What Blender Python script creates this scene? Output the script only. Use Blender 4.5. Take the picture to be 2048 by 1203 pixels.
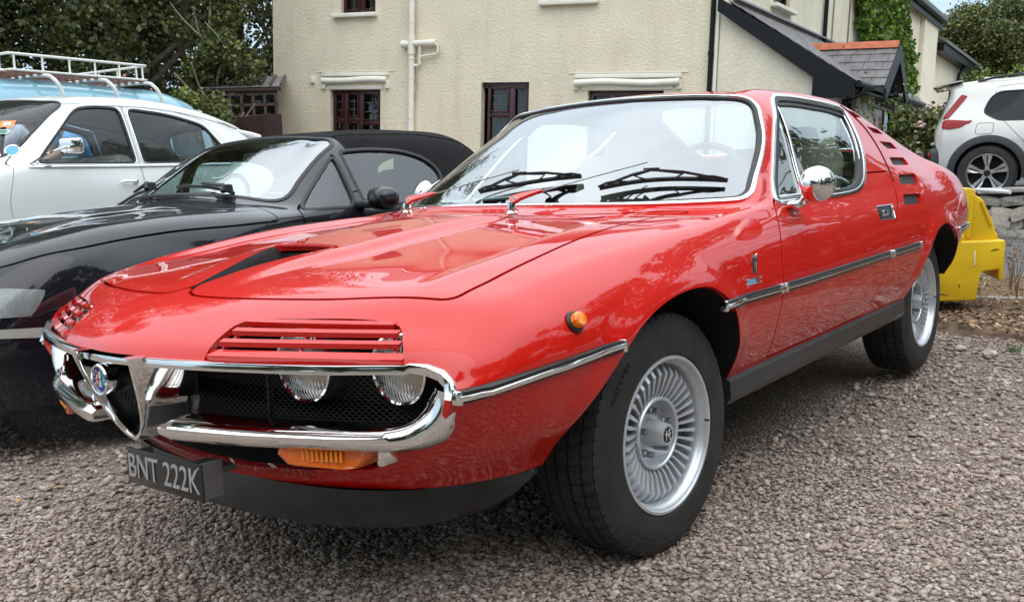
import bpy, bmesh, math, random
import numpy as np
from mathutils import Vector, Matrix
from mathutils.bvhtree import BVHTree
random.seed(7); RNG=np.random.RandomState(7)
SC=bpy.context.scene
for o in list(bpy.data.objects): bpy.data.objects.remove(o,do_unlink=True)
COL=SC.collection
# ---------------------------------------------------------------- camera
cd=bpy.data.cameras.new('camera'); cam=bpy.data.objects.new('camera',cd); COL.objects.link(cam)
cd.sensor_width=36.0; cd.lens=36.0*1945.5/2048.0; cd.clip_start=0.05; cd.clip_end=3000
_M=[[0.608152, 0.126688, -0.783646], [-0.792792, 0.046694, -0.607701], [-0.040398, 0.990843, 0.128834]]
cam.matrix_world=Matrix([[_M[0][0],_M[0][1],_M[0][2],-2.0814],[_M[1][0],_M[1][1],_M[1][2],-1.9040],[_M[2][0],_M[2][1],_M[2][2],0.9484],[0,0,0,1]])
SC.camera=cam
# ---------------------------------------------------------------- world, sun, exposure
SUN_EL,SUN_ROT=math.radians(48),math.radians(215)
W=bpy.data.worlds.new('World'); SC.world=W; W.use_nodes=True
nt=W.node_tree; nt.nodes.clear()
def wn(t,**k):
    n=nt.nodes.new(t)
    for a,b in k.items(): setattr(n,a,b)
    return n
sky=wn('ShaderNodeTexSky',sky_type='NISHITA'); sky.sun_disc=False; sky.sun_elevation=SUN_EL; sky.sun_rotation=SUN_ROT
sky.air_density=1.0; sky.dust_density=2.0; sky.ozone_density=1.0
tc=wn('ShaderNodeTexCoord'); mp=wn('ShaderNodeMapping'); mp.inputs['Scale'].default_value=(1,1,2.6)
nz=wn('ShaderNodeTexNoise'); nz.inputs['Scale'].default_value=1.6; nz.inputs['Detail'].default_value=5; nz.inputs['Roughness'].default_value=.5
cr=wn('ShaderNodeValToRGB'); cr.color_ramp.elements[0].position=.30; cr.color_ramp.elements[0].color=(.80,.80,.80,1); cr.color_ramp.elements[1].position=.62; cr.color_ramp.elements[1].color=(1,1,1,1)
mx=wn('ShaderNodeMixRGB')
# overcast: the cloud layer is brighter overhead than at the horizon
se=wn('ShaderNodeSeparateXYZ'); L_=nt.links.new; L_(tc.outputs['Generated'],se.inputs[0])
cl=wn('ShaderNodeMixRGB'); cl.inputs['Color1'].default_value=(4.4,5.8,7.0,1); cl.inputs['Color2'].default_value=(19.5,20.5,21.5,1)
mr=wn('ShaderNodeMapRange'); mr.inputs['From Min'].default_value=.14; mr.inputs['From Max'].default_value=1; L_(se.outputs['Z'],mr.inputs['Value']); L_(mr.outputs[0],cl.inputs['Fac']); L_(cl.outputs[0],mx.inputs['Color2'])
bg=wn('ShaderNodeBackground'); bg.inputs['Strength'].default_value=.125; wo=wn('ShaderNodeOutputWorld')
L=nt.links.new
L(tc.outputs['Generated'],mp.inputs['Vector']); L(mp.outputs[0],nz.inputs['Vector']); L(nz.outputs['Fac'],cr.inputs[0])
L(cr.outputs[0],mx.inputs['Fac']); L(sky.outputs[0],mx.inputs['Color1']); L(mx.outputs[0],bg.inputs['Color']); L(bg.outputs[0],wo.inputs[0])
sd=bpy.data.lights.new('sun','SUN'); sd.energy=.55; sd.angle=math.radians(60); sd.color=(1,.965,.9)
so=bpy.data.objects.new('sun',sd); COL.objects.link(so)
_d=Vector((math.sin(SUN_ROT)*math.cos(SUN_EL),math.cos(SUN_ROT)*math.cos(SUN_EL),math.sin(SUN_EL)))
so.rotation_euler=_d.to_track_quat('Z','Y').to_euler(); so.location=(0,-5,20)
SC.view_settings.view_transform='Standard'; SC.view_settings.look='None'; SC.view_settings.gamma=1
SC.view_settings.exposure=0.33; SC.view_settings.use_curve_mapping=False
SC.render.engine='CYCLES'
# ---------------------------------------------------------------- helpers
def empty(name,loc=(0,0,0),rz=0,rot=None):
    o=bpy.data.objects.new(name,None); COL.objects.link(o); o.location=loc; o.rotation_euler=rot if rot else (0,0,rz)
    o.empty_display_size=.2; return o
def tag(o,label=None,cat=None,group=None,kind=None):
    if label: o['label']=label
    if cat: o['category']=cat
    if group: o['group']=group
    if kind: o['kind']=kind
    return o
def thing(name,label,cat,loc=(0,0,0),rz=0,group=None,rot=None):
    return tag(empty(name,loc,rz,rot),label,cat,group)
def link(name,me,mat,parent=None):
    o=bpy.data.objects.new(name,me); COL.objects.link(o)
    if mat is not None:
        for m in (mat if isinstance(mat,(list,tuple)) else [mat]):
            if len(me.materials)<(len(mat) if isinstance(mat,(list,tuple)) else 1): me.materials.append(m)
    if parent is not None: o.parent=parent
    return o
def mesh(name,V,F,mat,parent=None,smooth=True,N=None,mi=None,angle=None):
    """V (n,3), F list/array of faces; N optional per-vertex normals"""
    me=bpy.data.meshes.new(name)
    V=np.asarray(V,dtype=np.float32)
    if isinstance(F,np.ndarray) and F.ndim==2:
        k=F.shape[1]; me.vertices.add(len(V)); me.vertices.foreach_set('co',V.ravel())
        me.loops.add(F.size); me.loops.foreach_set('vertex_index',F.astype(np.int32).ravel())
        me.polygons.add(len(F)); me.polygons.foreach_set('loop_start',np.arange(0,F.size,k,dtype=np.int32))
        me.update(calc_edges=True); me.validate()
    else:
        me.from_pydata([tuple(map(float,v)) for v in V],[],[tuple(int(i) for i in f) for f in F]); me.update()
    if smooth:
        me.polygons.foreach_set('use_smooth',[True]*len(me.polygons))
        if angle is not None: me.set_sharp_from_angle(angle=math.radians(angle))
    if mi is not None: me.polygons.foreach_set('material_index',np.asarray(mi,dtype=np.int32))
    if N is not None: me.normals_split_custom_set_from_vertices([tuple(map(float,n)) for n in N])
    return link(name,me,mat,parent)
class MB:
    """collects simple pieces that are joined into one mesh"""
    def __init__(s): s.V=[];s.F=[];s.M=[]
    def add(s,V,F,mi=0):
        b=len(s.V); s.V+= [tuple(map(float,v)) for v in V]; s.F+=[tuple(int(i)+b for i in f) for f in F]; s.M+=[mi]*len(F); return s
    def box(s,c,d,R=None,mi=0,bev=0):
        x,y,z=[a/2 for a in d]
        if bev>0:
            bm=bmesh.new(); bmesh.ops.create_cube(bm,size=1)
            for v in bm.verts: v.co=Vector((v.co.x*2*x,v.co.y*2*y,v.co.z*2*z))
            bmesh.ops.bevel(bm,geom=bm.edges[:],offset=bev,segments=2,affect='EDGES',profile=.5)
            V=[v.co.copy() for v in bm.verts]; F=[[v.index for v in f.verts] for f in bm.faces]; bm.free()
        else:
            V=[Vector((a,b,e)) for a in(-x,x) for b in(-y,y) for e in(-z,z)]
            F=[(0,1,3,2),(4,6,7,5),(0,4,5,1),(2,3,7,6),(0,2,6,4),(1,5,7,3)]
        if R is not None: V=[R@v for v in V]
        return s.add([v+Vector(c) for v in V],F,mi)
    def tube(s,pts,r,n=8,mi=0,cap=True,closed=False):
        V,F=tube_vf(pts,r,n,cap,closed); return s.add(V,F,mi)
    def lathe(s,prof,n=24,M=None,mi=0,closed=False):
        V,F=lathe_vf(prof,n,closed)
        if M is not None: V=[M@Vector(v) for v in V]
        return s.add(V,F,mi)
    def prism(s,poly,axis,a,b,mi=0):
        V,F=prism_vf(poly,axis,a,b); return s.add(V,F,mi)
    def build(s,name,mat,parent=None,smooth=True,angle=35):
        return mesh(name,s.V,s.F,mat,parent,smooth,mi=s.M,angle=angle)
def frames(P,closed=False,up=None):
    P=np.asarray(P,float); n=len(P)
    T=np.zeros_like(P)
    if closed: T=np.roll(P,-1,0)-np.roll(P,1,0)
    else: T[1:-1]=P[2:]-P[:-2]; T[0]=P[1]-P[0]; T[-1]=P[-1]-P[-2]
    T/=np.linalg.norm(T,axis=1)[:,None]+1e-12
    if up is None:
        a=np.array([0,0,1.]) if abs(T[0][2])<.9 else np.array([1.,0,0])
        A=np.zeros_like(P); cur=a-T[0]*(a@T[0]); cur/=np.linalg.norm(cur)
        for i in range(n):
            cur=cur-T[i]*(cur@T[i]); cur/=np.linalg.norm(cur)+1e-12; A[i]=cur
    else:
        A=np.broadcast_to(np.asarray(up,float),P.shape).copy(); A-=T*np.sum(A*T,1)[:,None]; A/=np.linalg.norm(A,axis=1)[:,None]+1e-12
    return P,T,A,np.cross(T,A)
def tube_vf(pts,r,n=8,cap=True,closed=False):
    P,T,A,B=frames(pts,closed); m=len(P); r=np.broadcast_to(np.asarray(r,float),(m,))
    V=[];F=[]
    for i in range(m):
        for k in range(n):
            t=2*math.pi*k/n; V.append(P[i]+r[i]*(A[i]*math.cos(t)+B[i]*math.sin(t)))
    for i in range(m if closed else m-1):
        i2=(i+1)%m
        for k in range(n):
            k2=(k+1)%n; F.append((i*n+k,i*n+k2,i2*n+k2,i2*n+k))
    if cap and not closed:
        F.append(tuple(range(n-1,-1,-1))); F.append(tuple((m-1)*n+k for k in range(n)))
    return V,F
def sweep(P,up,prof,closed=False,cap=True):
    """sweep a 2D profile (a along up, b along side) along P; up: per point normals"""
    P,T,A,B=frames(P,closed,up); m=len(P); n=len(prof); V=[];F=[]
    for i in range(m):
        for a,b in prof: V.append(P[i]+A[i]*a+B[i]*b)
    for i in range(m if closed else m-1):
        i2=(i+1)%m
        for k in range(n):
            k2=(k+1)%n; F.append((i*n+k,i*n+k2,i2*n+k2,i2*n+k))
    if cap and not closed: F.append(tuple(range(n-1,-1,-1))); F.append(tuple((m-1)*n+k for k in range(n)))
    return V,F
def lathe_vf(prof,n=24,closed=False):
    """prof: (radius, axial) pairs, revolved round Y (axis = -Y outward: y=-axial)"""
    V=[];F=[];m=len(prof)
    for i in range(n):
        t=2*math.pi*i/n; c,s=math.cos(t),math.sin(t)
        for r,a in prof: V.append((r*c,-a,r*s))
    for i in range(n):
        i2=(i+1)%n
        for k in range(m if closed else m-1):
            k2=(k+1)%m; F.append((i*m+k,i2*m+k,i2*m+k2,i*m+k2))
    return V,F
def prism_vf(poly,axis,a,b):
    """poly 2D, extruded along axis 'x','y','z' between a and b"""
    n=len(poly)
    def P(p,t): return {'x':(t,p[0],p[1]),'y':(p[0],t,p[1]),'z':(p[0],p[1],t)}[axis]
    V=[P(p,a) for p in poly]+[P(p,b) for p in poly]
    F=[tuple(range(n-1,-1,-1)),tuple(range(n,2*n))]+[(i,(i+1)%n,n+(i+1)%n,n+i) for i in range(n)]
    return V,F
def capcurve(P,n):
    """resample polyline with Catmull-Rom to n points"""
    P=np.asarray(P,float); m=len(P)
    Q=np.vstack([2*P[0]-P[1],P,2*P[-1]-P[-2]]); out=[]
    for t in np.linspace(0,m-1,n):
        i=min(int(t),m-2); f=t-i; a,b,c,d=Q[i],Q[i+1],Q[i+2],Q[i+3]
        out.append(.5*((2*b)+(-a+c)*f+(2*a-5*b+4*c-d)*f*f+(-a+3*b-3*c+d)*f**3))
    return np.array(out)
def smoothloop(P,n):
    P=np.asarray(P,float); m=len(P); out=[]
    for t in np.linspace(0,m,n,endpoint=False):
        i=int(t); f=t-i; a,b,c,d=P[(i-1)%m],P[i%m],P[(i+1)%m],P[(i+2)%m]
        out.append(.5*((2*b)+(-a+c)*f+(2*a-5*b+4*c-d)*f*f+(-a+3*b-3*c+d)*f**3))
    return np.array(out)
def roundpoly(P,r,seg=6):
    P=np.asarray(P,float); n=len(P); out=[]
    rs=r if hasattr(r,'__len__') else [r]*n
    for i in range(n):
        a,b,c=P[i-1],P[i],P[(i+1)%n]; u=a-b; v=c-b; lu=np.linalg.norm(u); lv=np.linalg.norm(v); u/=lu; v/=lv
        q=min(rs[i],lu*.48,lv*.48)
        if q<=1e-5: out.append(b); continue
        for k in range(seg+1):
            t=k/seg; out.append((1-t)**2*(b+u*q)+2*t*(1-t)*b+t*t*(b+v*q))
    return np.array(out)
def sdpoly(P,poly):
    P=np.asarray(P,float); poly=np.asarray(poly,float); d=np.full(len(P),1e9); s=np.zeros(len(P),bool)
    n=len(poly)
    for i in range(n):
        a=poly[i]; b=poly[(i+1)%n]; e=b-a; w=P-a; L2=e@e
        if L2<1e-14: continue
        t=np.clip((w@e)/L2,0,1); q=w-t[:,None]*e; d=np.minimum(d,(q*q).sum(1))
        c=((a[1]<=P[:,1])&(b[1]>P[:,1]))|((a[1]>P[:,1])&(b[1]<=P[:,1]))
        with np.errstate(divide='ignore',invalid='ignore'): xi=a[0]+(P[:,1]-a[1])*(e[0]/e[1] if abs(e[1])>1e-12 else 0)
        s^=c&(P[:,0]<xi)
    d=np.sqrt(d); return np.where(s,-d,d)
# ---- natural cubic spline surface
def _ncs(t,Y,q):
    n=len(t); h=np.diff(t); A=np.zeros((n,n)); b=np.zeros((n,)+Y.shape[1:]); A[0,0]=A[-1,-1]=1
    for i in range(1,n-1):
        A[i,i-1]=h[i-1];A[i,i]=2*(h[i-1]+h[i]);A[i,i+1]=h[i]
        b[i]=6*((Y[i+1]-Y[i])/h[i]-(Y[i]-Y[i-1])/h[i-1])
    M=np.linalg.solve(A,b.reshape(n,-1)).reshape(b.shape)
    k=np.clip(np.searchsorted(t,q,side='right')-1,0,n-2); sh=(-1,)+(1,)*(Y.ndim-1)
    hk=h[k].reshape(sh); a=(t[k+1]-q).reshape(sh); c=(q-t[k]).reshape(sh)
    return M[k]*a**3/(6*hk)+M[k+1]*c**3/(6*hk)+(Y[k]/hk-M[k]*hk/6)*a+(Y[k+1]/hk-M[k+1]*hk/6)*c
def _hermite(t,Y,q):
    n=len(t); h=np.diff(t); sh=(-1,)+(1,)*(Y.ndim-1); S=(Y[1:]-Y[:-1])/h.reshape(sh)
    D=np.zeros_like(Y); D[0]=S[0]; D[-1]=S[-1]
    h0=h[:-1].reshape(sh);h1=h[1:].reshape(sh); D[1:-1]=(S[:-1]*h1+S[1:]*h0)/(h0+h1)
    k=np.clip(np.searchsorted(t,q,side='right')-1,0,n-2); hk=h[k].reshape(sh); s=((q-t[k]).reshape(sh))/hk
    return (2*s**3-3*s**2+1)*Y[k]+(s**3-2*s**2+s)*hk*D[k]+(-2*s**3+3*s**2)*Y[k+1]+(s**3-s**2)*hk*D[k+1]
class Shell: pass
def loft(P,nu,nv,smooth=2,meth=_hermite):
    """P (ns,nl,3) half body (line 0 on the centre line, y>=0 side) -> full mirrored Shell with params u (station), v (signed line)"""
    P=np.asarray(P,float); ns,nl,_=P.shape
    M=P[:,1:][:,::-1].copy(); M[...,1]*=-1; full=np.concatenate([M,P],1)
    tu=np.concatenate([[0],np.cumsum(np.maximum(np.linalg.norm(np.diff(full,axis=0),axis=2).mean(1),1e-3))])
    tv=np.concatenate([[0],np.cumsum(np.maximum(np.linalg.norm(np.diff(full,axis=1),axis=2).mean(0),1e-3))])
    qu=np.linspace(0,tu[-1],nu); qv=np.linspace(0,tv[-1],nv)
    # keep exact centre symmetric
    G=meth(tu,full,qu); G=meth(tv,G.transpose(1,0,2),qv).transpose(1,0,2)
    for _ in range(smooth):
        H=G.copy(); H[1:-1,1:-1]=.5*G[1:-1,1:-1]+.125*(G[:-2,1:-1]+G[2:,1:-1]+G[1:-1,:-2]+G[1:-1,2:]); G=H
    S=Shell(); S.grid=G; S.V=G.reshape(-1,3)
    S.uv=np.stack(np.meshgrid(np.interp(qu,tu,np.arange(ns)),np.interp(qv,tv,np.arange(2*nl-1)-(nl-1)),indexing='ij'),-1).reshape(-1,2)
    i,j=np.meshgrid(np.arange(nu-1),np.arange(nv-1),indexing='ij'); a=(i*nv+j).ravel(); b=a+1; c=a+nv; d=c+1
    S.T=np.concatenate([np.stack([a,c,d],1),np.stack([a,d,b],1)])
    S.N=vnormals(S.V,S.T)
    if S.N[np.argmax(S.V[:,2])][2]<0: S.T=S.T[:,::-1].copy(); S.N=-S.N
    return S
def vnormals(V,T):
    n=np.cross(V[T[:,1]]-V[T[:,0]],V[T[:,2]]-V[T[:,0]]); N=np.zeros_like(V)
    for k in range(3): np.add.at(N,T[:,k],n)
    return N/(np.linalg.norm(N,axis=1)[:,None]+1e-15)
def split(S,d):
    """split the triangles of S along d==0 (d per vertex)"""
    d=np.where(np.abs(d)<1e-7,1e-7,d); T=S.T; s=d[T]>0; k=s.sum(1); keep=(k==0)|(k==3); Tm=T[~keep]; sm=s[~keep]; km=k[~keep]
    if len(Tm)==0: return S
    lone=np.where(km==1,sm.argmax(1),(~sm).argmax(1)); r=np.arange(len(Tm))
    a=Tm[r,lone];b=Tm[r,(lone+1)%3];c=Tm[r,(lone+2)%3]
    E=np.concatenate([np.stack([a,b],1),np.stack([a,c],1)]); E.sort(1); key=E[:,0].astype(np.int64)*len(S.V)+E[:,1]
    uq,inv=np.unique(key,return_inverse=True); e0=uq//len(S.V); e1=uq%len(S.V); t=(d[e0]/(d[e0]-d[e1]))[:,None]
    n0=len(S.V)
    def lp(A): return np.concatenate([A,A[e0]*(1-t)+A[e1]*t])
    p=n0+inv[:len(Tm)]; q=n0+inv[len(Tm):]
    S.V=lp(S.V);S.uv=lp(S.uv);S.N=lp(S.N);S.N/=np.linalg.norm(S.N,axis=1)[:,None]
    S.T=np.concatenate([T[keep],np.stack([a,p,q],1),np.stack([p,b,c],1),np.stack([p,c,q],1)])
    return S
def cen(S): return S.V[S.T].mean(1),S.uv[S.T].mean(1)
def sub(S,mask):
    R=Shell(); T=S.T[mask]; u,inv=np.unique(T,return_inverse=True); R.V=S.V[u];R.N=S.N[u];R.uv=S.uv[u];R.T=inv.reshape(T.shape); return R
def boundary(T):
    E=np.concatenate([T[:,[0,1]],T[:,[1,2]],T[:,[2,0]]]); m=int(T.max())+1; key=E[:,0].astype(np.int64)*m+E[:,1]; rk=E[:,1].astype(np.int64)*m+E[:,0]
    return E[~np.isin(key,rk)]
def loops(T):
    E=boundary(T); nx={}
    for a,b in E: nx[int(a)]=int(b)
    out=[]
    while nx:
        s=next(iter(nx)); L=[s]; c=nx.pop(s)
        while c!=s and c in nx: L.append(c); c=nx.pop(c)
        out.append(L)
    return sorted(out,key=len,reverse=True)
def panel(name,S,mat,parent,rim=.012,off=0.0,flip=False,rim_filter=None):
    """turn a shell piece into an object with its edges returned inwards"""
    if len(S.T)==0: return None
    V=S.V+S.N*off; T=S.T; N=S.N
    me=bpy.data.meshes.new(name)
    E=boundary(T) if rim>0 else np.zeros((0,2),int)
    if rim_filter is not None and len(E): E=E[rim_filter(S.V[E].mean(1))]
    nV=len(V); k=len(E)
    a=V[E[:,0]] if k else np.zeros((0,3)); b=V[E[:,1]] if k else np.zeros((0,3))
    if k:
        c=b-N[E[:,1]]*rim; d_=a-N[E[:,0]]*rim; allV=np.concatenate([V,a,b,c,d_])
        i=np.arange(k); Q=np.stack([nV+k+i,nV+i,nV+3*k+i,nV+2*k+i],1)
        T2=np.concatenate([Q[:,[0,1,2]],Q[:,[0,2,3]]])
        fn=np.cross(allV[T2[:k,1]]-allV[T2[:k,0]],allV[T2[:k,2]]-allV[T2[:k,0]]); fn/=np.linalg.norm(fn,axis=1)[:,None]+1e-12
        AT=np.concatenate([T,T2]); LN=np.concatenate([N[T].reshape(-1,3),np.repeat(fn,3,0),np.repeat(fn,3,0)])
    else: allV=V; AT=T; LN=N[T].reshape(-1,3)
    me.vertices.add(len(allV)); me.vertices.foreach_set('co',allV.astype(np.float32).ravel()); me.loops.add(AT.size); me.loops.foreach_set('vertex_index',AT.astype(np.int32).ravel())
    me.polygons.add(len(AT)); me.polygons.foreach_set('loop_start',np.arange(0,AT.size,3,dtype=np.int32)); me.update(calc_edges=True)
    me.polygons.foreach_set('use_smooth',[True]*len(AT)); me.normals_split_custom_set(LN.astype(np.float32).tolist())
    return link(name,me,mat,parent)
def bvh(S): return BVHTree.FromPolygons([tuple(v) for v in S.V.tolist()],[tuple(t) for t in S.T.tolist()])
def drape_side(B,pts,side=-1,y0=2.0):
    """pts (x,z) -> point and normal on the left (side=-1) or right flank"""
    P=[];N=[]
    for x,z in pts:
        h=B.ray_cast(Vector((x,side*y0,z)),Vector((0,-side,0)))
        if h[0] is None: continue
        n=h[1] if h[1].y*side>0 else -h[1]; P.append(np.array(h[0]));N.append(np.array(n))
    return np.array(P),np.array(N)
def patch(root,S,poly,side,name,m_,off=.003,rim=.01,ymin=.3):
    G=Shell(); G.V,G.N,G.uv,G.T=S.V.copy(),S.N.copy(),S.uv.copy(),S.T.copy(); poly=roundpoly(poly,.008)
    split(G,np.where(G.V[:,1]*side>ymin,sdpoly(G.V[:,[0,2]],poly),1)); c=G.V[G.T].mean(1); m=(c[:,1]*side>ymin)&(sdpoly(c[:,[0,2]],poly)<0)
    return panel(name,sub(G,m),m_,root,rim=rim,off=off) if m.any() else None
def drape_top(B,pts,z0=3.0):
    P=[];N=[]
    for x,y in pts:
        h=B.ray_cast(Vector((x,y,z0)),Vector((0,0,-1)))
        if h[0] is None: continue
        n=h[1] if h[1].z>0 else -h[1]; P.append(np.array(h[0]));N.append(np.array(n))
    return np.array(P),np.array(N)
def text(name,body,size,mat,parent=None,M=None,ext=.001,align='CENTER',sx=1):
    c=bpy.data.curves.new(name,'FONT'); c.body=body; c.size=size; c.extrude=ext; c.align_x=align; c.align_y='CENTER'; c.resolution_u=3
    t=bpy.data.objects.new(name,c); COL.objects.link(t); dg=bpy.context.evaluated_depsgraph_get(); me=bpy.data.meshes.new_from_object(t.evaluated_get(dg))
    bpy.data.objects.remove(t); me.transform(Matrix.Diagonal((sx,1,1,1)))
    if M is not None: me.transform(M)
    me.materials.clear(); o=link(name,me,mat,parent); return o
def copy_tree(o,parent=None):
    c=o.copy(); COL.objects.link(c); c.parent=parent
    if parent is not None and 'label' in c and o.parent is not None: pass
    for ch in list(o.children): copy_tree(ch,c)
    return c
# ---------------------------------------------------------------- materials
MATS={}
def mat(name,color=(.5,.5,.5),rough=.5,metal=0,coat=0,coat_rough=.03,ior=1.45,spec=.5,trans=0,bump=None,noise=None,emit=None,sheen=0):
    """bump=(scale,strength,distance,kind) noise=(scale,amount,detail): colour variation"""
    if name in MATS: return MATS[name]
    m=bpy.data.materials.new(name); m.use_nodes=True; n=m.node_tree; b=n.nodes['Principled BSDF']; MATS[name]=m
    b.inputs['Base Color'].default_value=(*color,1); b.inputs['Roughness'].default_value=rough; b.inputs['Metallic'].default_value=metal
    b.inputs['Coat Weight'].default_value=coat; b.inputs['Coat Roughness'].default_value=coat_rough; b.inputs['IOR'].default_value=ior
    b.inputs['Specular IOR Level'].default_value=spec; b.inputs['Transmission Weight'].default_value=trans
    if sheen: b.inputs['Sheen Weight'].default_value=sheen
    if emit: b.inputs['Emission Color'].default_value=(*emit[:3],1); b.inputs['Emission Strength'].default_value=emit[3]
    co=None
    if bump or noise: co=n.nodes.new('ShaderNodeTexCoord')
    if noise:
        t=n.nodes.new('ShaderNodeTexNoise'); t.inputs['Scale'].default_value=noise[0]; t.inputs['Detail'].default_value=noise[2] if len(noise)>2 else 4
        n.links.new(co.outputs['Object'],t.inputs['Vector'])
        r=n.nodes.new('ShaderNodeMapRange'); r.inputs['From Min'].default_value=.3; r.inputs['From Max'].default_value=.7; r.inputs['To Min'].default_value=1-noise[1]; r.inputs['To Max'].default_value=1+noise[1]
        n.links.new(t.outputs['Fac'],r.inputs['Value'])
        v=n.nodes.new('ShaderNodeVectorMath'); v.operation='SCALE'; v.inputs[0].default_value=color; n.links.new(r.outputs[0],v.inputs['Scale']); n.links.new(v.outputs[0],b.inputs['Base Color'])
        if len(noise)>3:
            r2=n.nodes.new('ShaderNodeMapRange'); r2.inputs['To Min'].default_value=rough-noise[3]; r2.inputs['To Max'].default_value=rough+noise[3]; n.links.new(t.outputs['Fac'],r2.inputs['Value']); n.links.new(r2.outputs[0],b.inputs['Roughness'])
    if bump:
        kind=bump[3] if len(bump)>3 else 'noise'
        if kind=='noise': t=n.nodes.new('ShaderNodeTexNoise'); t.inputs['Detail'].default_value=5
        elif kind=='voronoi': t=n.nodes.new('ShaderNodeTexVoronoi')
        else: t=n.nodes.new('ShaderNodeTexWave')
        t.inputs['Scale'].default_value=bump[0]; n.links.new(co.outputs['Object'],t.inputs['Vector'])
        bp=n.nodes.new('ShaderNodeBump'); bp.inputs['Strength'].default_value=bump[1]; bp.inputs['Distance'].default_value=bump[2]
        n.links.new(t.outputs[0],bp.inputs['Height']); n.links.new(bp.outputs[0],b.inputs['Normal'])
    return m
def glass_mat(name,tint=(.75,.82,.8),refl=1.0,ior=1.5,rough=.0):
    if name in MATS: return MATS[name]
    m=bpy.data.materials.new(name); m.use_nodes=True; n=m.node_tree; n.nodes.clear(); MATS[name]=m
    o=n.nodes.new('ShaderNodeOutputMaterial'); t=n.nodes.new('ShaderNodeBsdfTransparent'); t.inputs[0].default_value=(*tint,1)
    g=n.nodes.new('ShaderNodeBsdfGlossy'); g.inputs['Roughness'].default_value=rough; g.inputs[0].default_value=(.95,.98,1,1)
    # thin pane: the same Fresnel reflection (Schlick) from either side
    F0=((ior-1)/(ior+1))**2; ge=n.nodes.new('ShaderNodeNewGeometry'); dp=n.nodes.new('ShaderNodeVectorMath'); dp.operation='DOT_PRODUCT'; n.links.new(ge.outputs['Incoming'],dp.inputs[0]); n.links.new(ge.outputs['Normal'],dp.inputs[1])
    def M(op,a,b=None):
        q=n.nodes.new('ShaderNodeMath'); q.operation=op; q.use_clamp=False
        for i,v in enumerate((a,b)):
            if v is None: continue
            if isinstance(v,(int,float)): q.inputs[i].default_value=v
            else: n.links.new(v,q.inputs[i])
        return q.outputs[0]
    f=M('ADD',M('MULTIPLY',M('POWER',M('SUBTRACT',1.0,M('ABSOLUTE',dp.outputs['Value'])),5.0),1-F0),F0)
    x=n.nodes.new('ShaderNodeMixShader'); n.links.new(f,x.inputs[0]); n.links.new(t.outputs[0],x.inputs[1]); n.links.new(g.outputs[0],x.inputs[2]); n.links.new(x.outputs[0],o.inputs[0])
    return m
M_RED=mat('red_paint',(.56,.009,.004),rough=.45,coat=1.0,coat_rough=.012,ior=1.45,spec=.08)
M_CHROME=mat('chrome',(.80,.80,.79),rough=.07,metal=1)
M_BLACK=mat('black_trim',(.012,.012,.013),rough=.38)
M_DARK=mat('dark_cavity',(.006,.006,.006),rough=.9)
M_RUBBER=mat('rubber',(.018,.018,.018),rough=.55)
M_TYRE=mat('tyre_rubber',(.026,.025,.024),rough=.66,noise=(11,.35,6),bump=(90,.35,.002))
M_RIM=mat('silver_alloy',(.60,.63,.66),rough=.34,metal=.55,noise=(18,.10,4))
M_STEEL=mat('bolt_steel',(.35,.35,.35),rough=.35,metal=1)
M_AMBER=mat('amber_lens',(.85,.22,.015),rough=.12,coat=1,noise=(40,.2,2))
M_GLASS=glass_mat('windscreen_glass',(.80,.92,.90),1.0,3.3)
M_SGLASS=glass_mat('side_glass',(.78,.90,.86),1.0,2.3)
M_INT=mat('interior_black',(.035,.033,.030),rough=.7)
M_SEAT=mat('seat_cloth',(.22,.18,.14),rough=.85)
M_SATIN=mat('satin_black_plastic',(.028,.03,.032),rough=.33,noise=(14,.35,4))
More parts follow.
